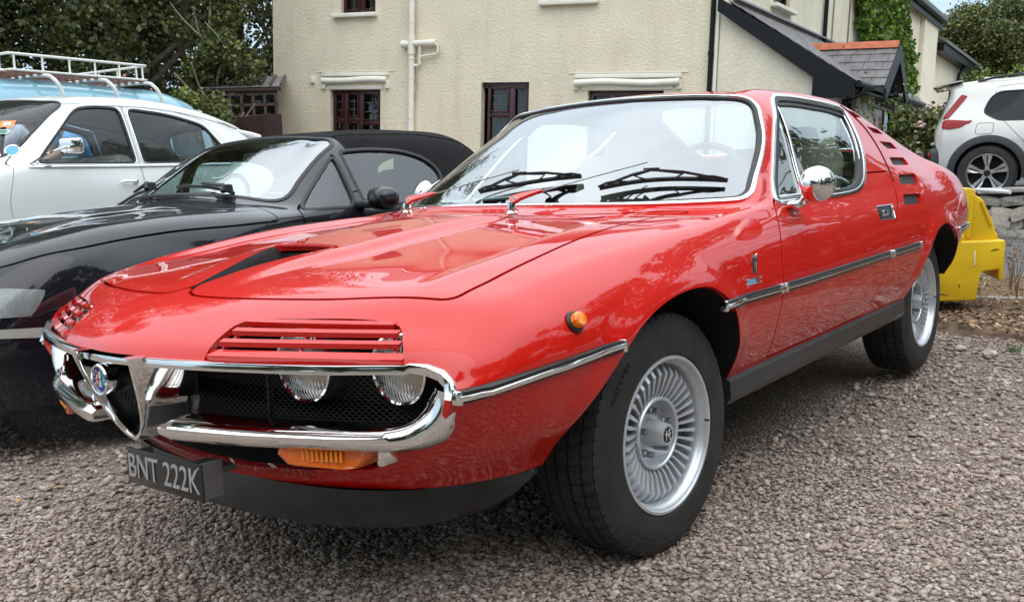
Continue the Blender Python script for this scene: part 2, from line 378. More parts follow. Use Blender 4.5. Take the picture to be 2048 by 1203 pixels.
# ================================================================ RED COUPE : shape
def red_body():
    S=[]
    def st(*a): S.append(a)
    # lines: 0 centre,1,2 top, 3 roof edge / bonnet crest, 4, 5 belt, 6 shoulder, 7 flank, 8 rub strip crease, 9 lower flank, 10 sill
    st((-1.012,0,.608),(-.985,.185,.608),(-.935,.36,.608),(-.870,.53,.608),(-.800,.65,.606),(-.772,.705,.598),(-.765,.728,.585),(-.768,.738,.568),(-.780,.744,.545),(-.745,.665,.43),(-.665,.52,.305))
    st((-1.000,0,.628),(-.972,.19,.628),(-.922,.365,.628),(-.855,.54,.627),(-.785,.66,.624),(-.755,.715,.614),(-.747,.740,.598),(-.748,.752,.575),(-.758,.758,.548),(-.715,.680,.43),(-.640,.545,.305))
    st((-.930,0,.676),(-.905,.20,.676),(-.852,.38,.674),(-.780,.555,.670),(-.715,.675,.660),(-.69,.728,.644),(-.68,.758,.62),(-.68,.776,.592),(-.684,.783,.560),(-.65,.722,.437),(-.580,.600,.307))
    st((-.835,0,.715),(-.812,.21,.715),(-.765,.40,.714),(-.70,.575,.711),(-.64,.685,.697),(-.61,.735,.678),(-.595,.772,.648),(-.59,.793,.612),(-.59,.801,.574),(-.565,.758,.446),(-.500,.648,.310))
    st((-.66,0,.752),(-.645,.21,.752),(-.60,.41,.750),(-.555,.59,.744),(-.50,.69,.727),(-.48,.74,.705),(-.465,.782,.668),(-.46,.806,.625),(-.46,.816,.583),(-.445,.782,.458),(-.42,.678,.316))
    st((-.40,0,.792),(-.39,.21,.791),(-.37,.41,.787),(-.33,.60,.778),(-.30,.695,.760),(-.28,.747,.735),(-.27,.79,.692),(-.265,.814,.638),(-.265,.824,.588),(-.26,.800,.468),(-.26,.715,.328))
    st((-.14,0,.820),(-.135,.21,.818),(-.12,.42,.812),(-.09,.61,.803),(-.06,.70,.788),(-.05,.752,.763),(-.045,.794,.710),(-.04,.818,.645),(-.04,.828,.592),(-.04,.808,.476),(-.04,.742,.346))
    st((.10,0,.838),(.11,.21,.836),(.16,.43,.828),(.24,.63,.818),(.26,.707,.806),(.27,.755,.783),(.27,.795,.722),(.27,.818,.65),(.27,.828,.595),(.27,.809,.480),(.27,.75,.354))
    st((.27,0,.850),(.29,.22,.848),(.37,.46,.840),(.56,.672,.829),(.585,.716,.824),(.60,.748,.812),(.61,.790,.742),(.61,.816,.662),(.61,.826,.598),(.61,.808,.486),(.61,.754,.362))
    st((.315,0,.866),(.335,.22,.864),(.415,.465,.857),(.63,.695,.843),(.65,.722,.832),(.665,.750,.812),(.67,.790,.744),(.67,.816,.664),(.67,.826,.599),(.67,.808,.487),(.67,.754,.363))
    st((.53,0,.986),(.547,.21,.983),(.62,.44,.972),(.80,.635,.950),(.83,.688,.892),(.85,.742,.822),(.86,.788,.752),(.86,.815,.668),(.86,.826,.600),(.86,.808,.489),(.86,.755,.365))
    st((.76,0,1.102),(.773,.205,1.097),(.83,.41,1.084),(.975,.575,1.058),(1.0,.662,.945),(1.02,.738,.826),(1.03,.787,.756),(1.03,.815,.671),(1.03,.826,.602),(1.03,.808,.491),(1.03,.756,.367))
    st((.975,0,1.192),(.985,.20,1.188),(1.03,.385,1.178),(1.14,.528,1.156),(1.17,.640,.995),(1.19,.735,.829),(1.20,.787,.758),(1.20,.815,.673),(1.20,.826,.604),(1.20,.809,.493),(1.20,.757,.370))
    st((1.06,0,1.209),(1.07,.195,1.205),(1.11,.375,1.196),(1.21,.512,1.172),(1.24,.630,1.012),(1.25,.734,.830),(1.26,.786,.759),(1.26,.815,.674),(1.26,.826,.605),(1.26,.809,.494),(1.26,.757,.371))
    st((1.50,0,1.240),(1.50,.19,1.236),(1.50,.355,1.217),(1.50,.490,1.186),(1.50,.622,1.022),(1.50,.734,.834),(1.50,.786,.762),(1.50,.815,.677),(1.50,.826,.608),(1.50,.810,.498),(1.50,.758,.375))
    st((1.80,0,1.236),(1.80,.19,1.232),(1.80,.36,1.211),(1.80,.496,1.183),(1.80,.625,1.018),(1.80,.735,.842),(1.80,.787,.767),(1.80,.816,.681),(1.80,.827,.611),(1.80,.811,.503),(1.80,.760,.380))
    st((2.05,0,1.205),(2.05,.19,1.202),(2.05,.37,1.193),(2.05,.515,1.158),(2.05,.632,.995),(2.05,.738,.850),(2.05,.789,.773),(2.05,.818,.686),(2.05,.829,.615),(2.05,.813,.508),(2.05,.764,.386))
    st((2.30,0,1.112),(2.30,.19,1.110),(2.30,.38,1.102),(2.30,.548,1.092),(2.30,.648,.966),(2.30,.742,.852),(2.30,.790,.776),(2.30,.819,.690),(2.30,.830,.618),(2.30,.815,.512),(2.30,.768,.391))
    st((2.56,0,1.022),(2.56,.20,1.021),(2.56,.40,1.016),(2.56,.584,1.010),(2.56,.664,.930),(2.56,.742,.846),(2.56,.786,.775),(2.56,.813,.692),(2.56,.822,.620),(2.56,.806,.516),(2.56,.758,.400))
    st((2.82,0,.944),(2.82,.21,.943),(2.82,.42,.940),(2.82,.605,.936),(2.82,.692,.905),(2.82,.745,.845),(2.82,.778,.772),(2.82,.798,.692),(2.82,.798,.620),(2.80,.778,.524),(2.78,.725,.428))
    st((3.02,0,.896),(3.02,.21,.895),(3.02,.42,.892),(3.02,.612,.892),(3.02,.692,.868),(3.02,.735,.820),(3.02,.758,.755),(3.02,.770,.685),(3.01,.764,.618),(2.98,.742,.530),(2.93,.69,.445))
    st((3.15,0,.858),(3.15,.21,.857),(3.148,.42,.852),(3.14,.61,.850),(3.14,.672,.826),(3.135,.704,.785),(3.13,.722,.735),(3.13,.728,.676),(3.12,.724,.616),(3.06,.690,.536),(2.99,.645,.455))
    st((3.185,0,.830),(3.185,.21,.829),(3.18,.41,.822),(3.175,.59,.818),(3.17,.642,.795),(3.165,.672,.760),(3.16,.688,.720),(3.155,.692,.670),(3.145,.686,.615),(3.085,.655,.540),(3.01,.615,.460))
    return np.array(S,float)
RP=red_body()
SR=loft(RP,330,210,smooth=3)
def _sm(a,b,x): t=np.clip((x-a)/(b-a),0,1); return t*t*(3-2*t)
_x,_y=SR.V[:,0],np.abs(SR.V[:,1]); _u=SR.uv[:,0]; _hood=(_u<7.9)&(SR.V[:,2]>.66)
_g=_sm(-.74,-.35,_x)*(1-_sm(7.2,7.9,_u)); _in=1-_sm(.0,.055,_y-(.50-.035*_sm(-.4,.2,_x)+.02))
SR.V[:,2]-=np.where(_hood,.016*_g*_in,0)
_g2=_sm(-.84,-.45,_x)*(1-_sm(6.6,7.9,_u)); _w=.085+.05*_sm(-.8,-.45,_x)
SR.V[:,2]+=np.where(_hood,.020*_g2*(1-_sm(0,.05,_y-_w)),0)
SR.N=vnormals(SR.V,SR.T)
RB=bvh(SR)
# wheel arches: outlines in side view, and a soft flare round them
ARCH_F=smoothloop([(-.425,.20),(-.418,.315),(-.428,.400),(-.385,.485),(-.300,.570),(-.200,.622),(-.070,.652),(.060,.658),(.150,.640),(.225,.585),(.290,.49),(.335,.40),(.35,.33),(.35,.2),(0,.15)],120)
ARCH_R=smoothloop([(1.955,.20),(1.965,.36),(2.000,.45),(2.06,.55),(2.15,.625),(2.27,.662),(2.40,.662),(2.52,.618),(2.60,.54),(2.65,.44),(2.675,.36),(2.68,.2),(2.35,.15)],120)
def flare(S,arch,amt,w,uvmax=10.2):
    d=sdpoly(S.V[:,[0,2]],arch); side=(np.abs(S.V[:,1])>.6)
    f=np.where(side,np.clip(1-np.abs(d)/w,0,1),0); f=f*f*(3-2*f)
    k=np.clip((S.V[:,2]-.36)/.12,0,1)
    S.V[:,1]+=np.sign(S.V[:,1])*amt*f*k
def dust_coat(m,amt,scale=5):
    n=m.node_tree; b=n.nodes['Principled BSDF']; co=n.nodes.new('ShaderNodeTexCoord'); t=n.nodes.new('ShaderNodeTexNoise'); t.inputs['Scale'].default_value=scale; t.inputs['Detail'].default_value=8; t.inputs['Roughness'].default_value=.7; n.links.new(co.outputs['Object'],t.inputs[0])
    r=n.nodes.new('ShaderNodeMapRange'); r.inputs['From Min'].default_value=.35; r.inputs['From Max'].default_value=.75; r.inputs['To Min'].default_value=.006; r.inputs['To Max'].default_value=amt; n.links.new(t.outputs['Fac'],r.inputs['Value']); n.links.new(r.outputs[0],b.inputs['Coat Roughness'])
    t2=n.nodes.new('ShaderNodeTexNoise'); t2.inputs['Scale'].default_value=9; t2.inputs['Detail'].default_value=1; n.links.new(co.outputs['Object'],t2.inputs[0]); bp=n.nodes.new('ShaderNodeBump'); bp.inputs['Strength'].default_value=.045; bp.inputs['Distance'].default_value=.004; n.links.new(t2.outputs['Fac'],bp.inputs['Height']); n.links.new(bp.outputs[0],b.inputs['Coat Normal'])
dust_coat(M_RED,.03)
# ================================================================ RED COUPE : panels, glass, trim
RED=thing('sports_coupe','shiny red two-door sports coupe with chrome-edged windscreen and slatted headlamps, parked in front','car',(0,0,0))
flare(SR,ARCH_F,.012,.075); flare(SR,ARCH_R,.012,.075)
SR.N=vnormals(SR.V,SR.T); RB=bvh(SR)
def cond(S,d,ok,big=1.0): return np.where(ok,d,big)
WS=roundpoly([(-.690,.851),(-.50,.850),(0,.858),(.50,.850),(.690,.851),(.622,.990),(.512,1.170),(.38,1.186),(0,1.202),(-.38,1.186),(-.512,1.170),(-.622,.990)],[.03,.2,.3,.2,.03,.08,.045,.2,.3,.2,.045,.08])
SW=roundpoly([(.745,.832),(.95,.832),(1.347,.834),(1.497,.840),(1.60,.862),(1.70,.910),(1.80,.975),(1.89,1.05),(1.945,1.12),(1.968,1.160),(1.821,1.176),(1.657,1.185),(1.479,1.192),(1.32,1.188),(1.262,1.172),(1.127,1.095),(.992,.992)],[.02,.1,.1,.1,.1,.1,.1,.1,.05,.02,.1,.1,.1,.04,.03,.1,.1])
RW=roundpoly([(15.3,-2.2),(18.2,-2.3),(18.2,2.3),(15.3,2.2)],.35)
DOOR=roundpoly([(.722,.829),(.672,.775),(.610,.70),(.575,.60),(.568,.48),(.60,.383),(1.46,.392),(1.50,.45),(1.575,.58),(1.66,.66),(1.77,.745),(1.90,.822),(1.95,.90),(1.55,.90),(.90,.90)],[.01,.05,.05,.08,.08,.01,.03,.05,.1,.1,.1,.03,.01,.01,.01])
HOOD=roundpoly([(-.842,-.0),(-.828,-.18),(-.790,-.34),(-.735,-.49),(-.652,-.648),(-.53,-.650),(-.37,-.645),(-.18,-.632),(.06,-.615),(.28,-.612),(.45,-.60),(.30,-.45),(.20,-.22),(.17,0)],[.1,.2,.2,.2,.03,.1,.2,.2,.2,.1,.02,.2,.2,.2])
HOOD=np.concatenate([HOOD,(HOOD*np.array([1,-1]))[::-1]]); 
LOUV=roundpoly([(-1.00,.262),(-.955,.264),(-.895,.275),(-.868,.300),(-.823,.421),(-.765,.560),(-.750,.602),(-.80,.650),(-.86,.66),(-.95,.45)],[.0,.0,.01,.015,.05,.03,.02,0,0,0])
SLOTS=[[(2.010,1.158),(2.10,1.150),(2.150,1.126),(2.060,1.124)],[(2.121,1.089),(2.262,1.078),(2.300,1.054),(2.155,1.059)],[(2.142,1.025),(2.321,1.019),(2.350,.990),(2.195,.992)],[(2.122,.956),(2.335,.952),(2.315,.919),(2.091,.923)],[(2.065,.884),(2.290,.882),(2.232,.842),(2.003,.844)],[(1.953,.807),(2.165,.803),(2.108,.762),(1.889,.768)]]
DUCT=roundpoly([(-.815,0),(-.70,-.026),(-.60,-.062),(-.51,-.102),(-.465,-.112),(-.452,-.07),(-.445,0),(-.452,.07),(-.465,.112),(-.51,.102),(-.60,.062),(-.70,.026)],[.0,.1,.1,.05,.02,.05,.1,.05,.02,.05,.1,.1])
VENTS=[roundpoly([(.225,.22),(.19,.10),(.155,-.02),(.150,-.12),(.130,-.12),(.130,.0),(.165,.11),(.200,.22)],.004),roundpoly([(.155,-.20),(.17,-.28),(.215,-.36),(.275,-.43),(.250,-.43),(.19,-.36),(.150,-.28),(.130,-.20)],.004)]
def sxz(S,poly,inv=False): return sdpoly(S.V[:,[0,2]],poly)
def redcuts(S):
    for poly in (ARCH_F,ARCH_R): split(S,np.where(np.abs(S.V[:,1])>.5,sxz(S,poly),1)); 
    split(S,np.where((S.uv[:,0]>8.4)&(S.uv[:,0]<13.6)&(S.V[:,2]>.8),sdpoly(S.V[:,[1,2]],WS),1))
    split(S,np.where(np.abs(S.V[:,1])>.47,sxz(S,SW),1))
    split(S,sdpoly(S.uv*[1,1],RW))
    d=lambda: np.where((np.abs(S.V[:,1])>.5),sxz(S,DOOR),1)
    split(S,d()-.0030); split(S,d()+.0030)
    h=lambda: np.where((S.V[:,2]>.66),sdpoly(S.V[:,:2],HOOD),1)
    split(S,h()-.0040); split(S,h()+.0040)
    a=S.V.copy(); 
    split(S,np.where(S.V[:,2]>.595,sdpoly(np.stack([S.V[:,0],np.abs(S.V[:,1])],1),LOUV),1))
    for s in SLOTS: split(S,np.where(np.abs(S.V[:,1])>.45,sxz(S,roundpoly(s,.008)),1))
    split(S,np.where(S.V[:,2]>.66,sdpoly(S.V[:,:2],DUCT),1))
    for v in VENTS: split(S,np.where(S.V[:,2]>.66,sdpoly(S.V[:,:2],v),1))
    return S
SG=Shell(); SG.V,SG.N,SG.uv,SG.T=SR.V.copy(),SR.N.copy(),SR.uv.copy(),SR.T.copy()
redcuts(SG)
C_,U_=cen(SG); ay=np.abs(C_[:,1]); xz=C_[:,[0,2]]; xy=C_[:,:2]
in_=lambda p,poly: sdpoly(p,poly)<0
m_arch=(ay>.5)&(in_(xz,ARCH_F)|in_(xz,ARCH_R))
m_ws=(U_[:,0]>8.4)&(U_[:,0]<13.6)&(C_[:,2]>.8)&in_(C_[:,[1,2]],WS)
m_sw=(ay>.47)&in_(xz,SW); m_rw=in_(U_,RW)
dd=sdpoly(xz,DOOR); m_door=(ay>.5)&(dd<-.0030); m_dgap=(ay>.5)&(np.abs(dd)<=.0030)
hh=sdpoly(xy,HOOD); top=C_[:,2]>.66; m_hood=top&(hh<-.0040); m_hgap=top&(np.abs(hh)<=.0040)
m_lou=(C_[:,2]>.595)&in_(np.stack([C_[:,0],ay],1),LOUV)
m_slot=np.zeros(len(ay),bool)
for s in SLOTS: m_slot|=(ay>.45)&in_(xz,roundpoly(s,.008))
m_duct=top&in_(xy,DUCT); m_vent=np.zeros(len(ay),bool)
for v in VENTS: m_vent|=top&in_(xy,v)
glassm=m_ws|m_sw|m_rw; hole=glassm|m_arch|m_lou|m_slot|m_duct|m_vent|m_hgap|(m_dgap&~m_sw)
door=m_door&~hole; hood=m_hood&~hole; body=~(hole|door|hood)
panel('body',sub(SG,body),M_RED,RED,rim=.014)
for s_,nm in ((-1,'door'),(1,'door')): panel(nm,sub(SG,door&(C_[:,1]*s_>0)),M_RED,RED,rim=.014)
HD=panel('bonnet',sub(SG,hood),M_RED,RED,rim=.014)
WSH=sub(SG,m_ws); panel('windscreen',WSH,M_GLASS,RED,rim=0,off=-.006)
SWL=sub(SG,m_sw&(C_[:,1]<0)); SWR=sub(SG,m_sw&(C_[:,1]>0)); RWS=sub(SG,m_rw)
panel('side_window',SWL,M_SGLASS,RED,rim=0,off=-.012); panel('side_window',SWR,M_SGLASS,RED,rim=0,off=-.012); panel('rear_window',RWS,M_GLASS,RED,rim=0,off=-.006)
# inner lining of the roof and pillars
lin=(U_[:,0]>8.7)&(U_[:,0]<19)&(C_[:,2]>.80)&~glassm&~m_slot
LS=sub(SG,lin); LS.T=LS.T[:,::-1]; panel('headlining',LS,mat('headlining_cloth',(.16,.15,.13),rough=.9),RED,rim=0,off=-.02)
def resample(P,ds,closed=True):
    P=np.asarray(P); Q=np.vstack([P,P[:1]]) if closed else P
    L=np.concatenate([[0],np.cumsum(np.linalg.norm(np.diff(Q,axis=0),axis=1))]); n=max(int(L[-1]/ds),8)
    t=np.linspace(0,L[-1],n,endpoint=not closed); return np.stack([np.interp(t,L,Q[:,k]) for k in range(3)],1),t,L
def loop_trim(S,name,mat_,parent,prof,ds=.012,off=0,idx=0,sm=5):
    L=loops(S.T)[idx]; P,t,Lc=resample(S.V[L],ds); Nn=np.vstack([S.N[L],S.N[L][:1]]); N=np.stack([np.interp(t,Lc,Nn[:,k]) for k in range(3)],1)
    for q_ in range(sm*3):
        if q_<sm: P=.5*P+.25*(np.roll(P,1,0)+np.roll(P,-1,0))
        N=.5*N+.25*(np.roll(N,1,0)+np.roll(N,-1,0))
    N/=np.linalg.norm(N,axis=1)[:,None]; V,F=sweep(P+N*off,N,prof,closed=True); return mesh(name,V,F,mat_,parent,angle=40)
def prof_bar(a0,a1,b0,b1,r=.3):
    """rounded bar: a = along normal, b = across"""
    q=roundpoly([(a0,b0),(a1,b0),(a1,b1),(a0,b1)],[0,abs(a1-a0)*r+.001,abs(a1-a0)*r+.001,0],2); return [tuple(p) for p in q]
# decide on which side the inside lies: sweep side vector = T x up ; loops run ccw seen from outside -> side points inwards/outwards
loop_trim(WSH,'windscreen_seal',M_RUBBER,RED,prof_bar(-.006,.002,-.011,.006))
loop_trim(WSH,'windscreen_trim',M_CHROME,RED,prof_bar(-.002,.007,.002,.017))
loop_trim(SWL,'window_seal',M_RUBBER,RED,prof_bar(-.02,.0015,-.024,.004)); loop_trim(SWL,'window_trim',M_CHROME,RED,prof_bar(-.002,.006,-.004,.011))
loop_trim(SWR,'window_seal',M_RUBBER,RED,prof_bar(-.02,.0015,-.024,.004)); loop_trim(SWR,'window_trim',M_CHROME,RED,prof_bar(-.002,.006,-.004,.011))
loop_trim(RWS,'rear_window_trim',M_CHROME,RED,prof_bar(-.002,.005,-.004,.011))
# roof-side dark gutter above the windows, quarter light divider
for sd_ in (-1,1):
    P,N=drape_side(RB,[(1.285+.0*k,1.165) for k in range(1)],sd_)
    D,Nn=drape_side(RB,capcurve([(1.262,1.150),(1.194,1.072),(1.104,.966),(1.02,.850)],12),sd_); V,F=sweep(D-Nn*.006,Nn,prof_bar(-.004,.006,-.006,.006),cap=True); mesh('quarter_light_post',V,F,M_CHROME,RED,angle=40)
    D2,Nn2=D+np.array([.013,0,0]),Nn; V,F=sweep(D2-Nn2*.008,Nn2,prof_bar(-.004,.004,-.007,.007)); mesh('window_channel',V,F,M_RUBBER,RED,angle=40)
    D,Nn=drape_side(RB,capcurve([(1.30,1.172),(1.479,1.176),(1.657,1.169),(1.80,1.161),(1.93,1.145)],16),sd_); V,F=sweep(D-Nn*.004-np.array([0,0,.006]),Nn,prof_bar(-.006,.002,-.016,.016)); mesh('window_channel',V,F,M_RUBBER,RED,angle=40)
    D,Nn=drape_side(RB,capcurve([(1.50,.852),(1.60,.876),(1.69,.925),(1.78,.985),(1.87,1.06),(1.925,1.13)],16),sd_); V,F=sweep(D-Nn*.004,Nn,prof_bar(-.004,.004,-.004,.004)); mesh('window_channel',V,F,M_CHROME,RED,angle=40)
    D,Nn=drape_side(RB,capcurve([(.80,.845),(1.02,.845),(1.35,.848)],12),sd_); V,F=sweep(D-Nn*.002,Nn,prof_bar(-.004,.004,-.008,.008)); mesh('window_channel',V,F,M_CHROME,RED,angle=40)
# groove running down the pillar
    D,Nn=drape_side(RB,capcurve([(1.95,.86),(2.01,.925),(2.07,1.0),(2.08,1.07),(2.04,1.125),(1.99,1.175)],26),sd_); V,F=tube_vf(D,.0035,6); mesh('panel_gap',V,F,M_DARK,RED)
# rubbing strips
def strip(pts,sd_,name='rub_strip'):
    D,Nn=drape_side(RB,capcurve(pts,26),sd_); V,F=sweep(D,Nn,prof_bar(-.004,.011,-.013,.013,.5)); b=mesh(name,V,F,M_BLACK,RED,angle=40)
    V,F=sweep(D+Nn*.010,Nn,prof_bar(-.002,.006,-.0055,.0055,.6)); mesh('bright_insert',V,F,M_CHROME,b,angle=40)
    for e in (0,-1): 
        q=MB(); q.box(D[e]+Nn[e]*.004,(.012,.022,.028),bev=.004); q.build('end_cap',M_CHROME,b)
for sd_ in (-1,1):
    strip([(-.770,.548),(-.6,.561),(-.45,.570),(-.325,.577)],sd_); strip([(.165,.598),(.35,.597),(.548,.596)],sd_); strip([(.580,.596),(1.0,.598),(1.4,.602),(1.575,.603)],sd_); strip([(1.60,.603),(1.8,.604),(1.955,.606)],sd_); strip([(2.56,.622),(2.75,.621),(2.95,.619)],sd_)
    # sill
    V=[];F=[]
    xs=np.linspace(.335,1.965,20); pr=[(.757,.372),(.772,.362),(.774,.318),(.760,.296),(.70,.290),(.70,.372)]
    for x in xs:
        for y,z in pr: V.append((x,sd_*y,z+.010*(x-.3)))
    n=len(pr)
    for i in range(len(xs)-1):
        for k in range(n): F.append((i*n+k,i*n+(k+1)%n,(i+1)*n+(k+1)%n,(i+1)*n+k))
    F+= [tuple(range(n)),tuple((len(xs)-1)*n+k for k in range(n))]; mesh('sill',V,F,M_SATIN,RED,angle=30)
    # wheel arch liners
    for A,nm in ((ARCH_F,'wheel_arch_liner'),(ARCH_R,'wheel_arch_liner')):
        q=A[A[:,1]>.352]; q=q[np.argsort(-np.arctan2(q[:,1]-.3,q[:,0]-A[:,0].mean()))]; D=[]
        for qq in q:
            dd_,_=drape_side(RB,[qq],sd_); D.append(dd_[0] if len(dd_) else np.array([0,.70,0]))
        n=len(q); ce=q.mean(0); o=ce+(q-ce)*1.035; a=[]
        for k in range(n):
            yy=abs(D[k][1]) if k<len(D) else .78
            a.append((q[k][0],sd_*(yy-.003),q[k][1]))
        b=[(q[k][0]+(o[k][0]-q[k][0])*(q[k][1]>.45),sd_*.60,max(o[k][1],.34)) for k in range(n)]; c=[(o[k][0],sd_*.36,max(o[k][1],.34)) for k in range(n)]
        V=a+b+c; F=[(k,k+1,n+k+1,n+k) for k in range(n-1)]+[(n+k,n+k+1,2*n+k+1,2*n+k) for k in range(n-1)]+[tuple(2*n+k for k in range(n))]
        mesh(nm,V,F,M_DARK,RED,angle=60)
# bonnet duct
q=DUCT; n=len(q); D,_=drape_top(RB,q); dep=np.clip((q[:,0]+.815)/.34,0,1)**1.1*.034
fl=[]
V=[tuple(p) for p in D]; F=[]
inner=np.stack([q[:,0]+.0,q[:,1]*.90],1)
V+=[(inner[k][0]+(.05 if q[k,0]>-.47 else 0),inner[k][1],D[k][2]-dep[k]-.002) for k in range(n)]
F=[(k,(k+1)%n,n+(k+1)%n,n+k) for k in range(n)]
# floor strips between mirrored points
for k in range(1,n//2):
    a,b=n+k,n+k+1; c,d=n+(n-k)%n,n+(n-k-1)%n
    F.append((a,b,d,c) if b!=d else (a,b,c))
F.append((n,n+1,n+n-1))
duct=mesh('bonnet_duct',V,F,M_SATIN,HD,angle=50)
# raised lip over the duct opening
D,Nn=drape_top(RB,[(-.47+.022*math.cos(t)*1.0,.116*math.sin(t)) for t in np.linspace(-1.45,1.45,25)])
V,F=sweep(D,Nn,prof_bar(-.004,.004,-.004,.007,.6)); mesh('duct_lip',V,F,M_RED,HD,angle=50)
mb=MB(); mb.box((-.385,0,.735),(.15,.26,.07)); mb.build('duct_cavity',M_DARK,HD,smooth=False)
for v in VENTS:
    D,_=drape_top(RB,v); mesh('cowl_vent',[tuple(p-np.array([0,0,.008])) for p in D],[tuple(range(len(v)))],mat('vent_mesh',(.03,.03,.03),rough=.6,bump=(300,.8,.003,'voronoi')),RED,smooth=False)
for sd_ in (-1,1):
    for s in SLOTS:
        D,Nn=drape_side(RB,roundpoly(s,.008),sd_); k=len(D); mesh('pillar_vent',[tuple(p-nn*.012) for p,nn in zip(D,Nn)],[tuple(range(k))],mat('vent_black',(.018,.02,.024),rough=.55,bump=(220,.6,.002,'wave')),RED,smooth=False)
# ---------------------------------------------------------------- nose
NY=[0,.185,.36,.53,.65,.705,.74]; NX=[-1.012,-.985,-.935,-.87,-.80,-.772,-.757]
def noseX(y): return float(np.interp(abs(y),NY,NX))
def noseXs(y):
    y=abs(y); return float(_hermite(np.array(NY),np.array(NX)[:,None],np.array([min(y,.739)]))[0,0])
g0=SR.grid[0]; uvr=SR.uv.reshape(SR.grid.shape[0],SR.grid.shape[1],2)[0,:,1]
def ring0(v): return np.array([np.interp(v,uvr,g0[:,k]) for k in range(3)])
nt_,ns_=150,56; G=np.zeros((nt_,ns_,3))
for i,t in enumerate(np.linspace(-1,1,nt_)):
    T0=ring0(5*t); Bm=np.array([-.758+.012*abs(t)+.081*abs(t)**2.4,.522*t,.290+.015*t*t]); a=abs(t); T1=ring0(5*(1 if t>=0 else -1))
    B1=ring0(10*(1 if t>=0 else -1))
    for j,s in enumerate(np.linspace(0,1,ns_)):
        sg=1 if t>=0 else -1; L1=ring0(sg*(5+5*s)); l=T1*(1-s)+np.array([-.665,.522*sg,.305])*s
        p=T0*(1-s)+Bm*s+(L1-l)*a**3; G[i,j]=p
SC_=Shell(); SC_.grid=G; SC_.V=G.reshape(-1,3); SC_.uv=np.stack(np.meshgrid(np.linspace(-1,1,nt_),np.linspace(0,1,ns_),indexing='ij'),-1).reshape(-1,2)
i,j=np.meshgrid(np.arange(nt_-1),np.arange(ns_-1),indexing='ij'); a=(i*ns_+j).ravel(); b=a+1; c=a+ns_; d=c+1
SC_.T=np.concatenate([np.stack([a,c,d],1),np.stack([a,d,b],1)]); SC_.N=vnormals(SC_.V,SC_.T)
if SC_.N[len(SC_.N)//2][0]>0: SC_.T=SC_.T[:,::-1].copy(); SC_.N=-SC_.N
OPEN=[(0,.325),(.12,.326),(.22,.333),(.35,.345),(.490,.362),(.514,.380),(.520,.405),(.575,.423),(.64,.436),(.685,.468),(.722,.520),(.730,.555),(.722,.585),(.700,.602),(.66,.612),(.4,.62),(0,.62)]
OPEN=roundpoly(OPEN,[0,.03,.05,.05,.02,.01,.02,.03,.04,.05,.05,.03,.03,.02,0,0,0][:len(OPEN)],4); OPENF=np.concatenate([OPEN,(OPEN*[-1,1])[::-1]])
split(SC_,sdpoly(SC_.V[:,1:],OPENF)); cc,_=cen(SC_)
panel('front_valance',sub(SC_,(sdpoly(cc[:,1:],OPENF)>0)),M_RED,RED,rim=.012)
# dark panels added behind the opening to block light
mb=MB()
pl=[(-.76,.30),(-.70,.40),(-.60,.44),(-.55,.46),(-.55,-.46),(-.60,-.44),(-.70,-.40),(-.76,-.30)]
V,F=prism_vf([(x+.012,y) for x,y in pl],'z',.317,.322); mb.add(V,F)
mb.box((-.60,0,.515),(.02,1.28,.20)); mb.box((-.60,0,.40),(.02,.84,.12)); mb.build('nose_light_block',M_DARK,RED,smooth=False)
# mesh grille: expanded metal, zigzag wires
mb=MB(); row=0; z=.330
while z<.60:
    ym=.70 if z>.45 else .33; pts=[];y=-ym;k=0
    while y<=ym:
        zz=z+(.0021 if (k+row)%2==0 else -.0021); pts.append((noseXs(y)+(.115 if z>.45 else .185),y,zz)); y+=.0065; k+=1
    V,F=tube_vf(pts,.00085,3,cap=False); mb.add(V,F); row+=1; z+=.0062
MESH=tag(mb.build('grille_mesh',mat('grille_black',(.012,.012,.012),rough=.5),RED),kind='stuff')
mb=MB()
for y in (-.30,.30): mb.box((noseX(.3)+.115,y,.52),(.014,.004,.17))
for z in (.455,.60): 
    pts=[(noseXs(y)+.112,y,z) for y in np.linspace(-.69,.69,40)]; mb.tube(pts,.004,4)
mb.build('grille_frame',M_BLACK,MESH)
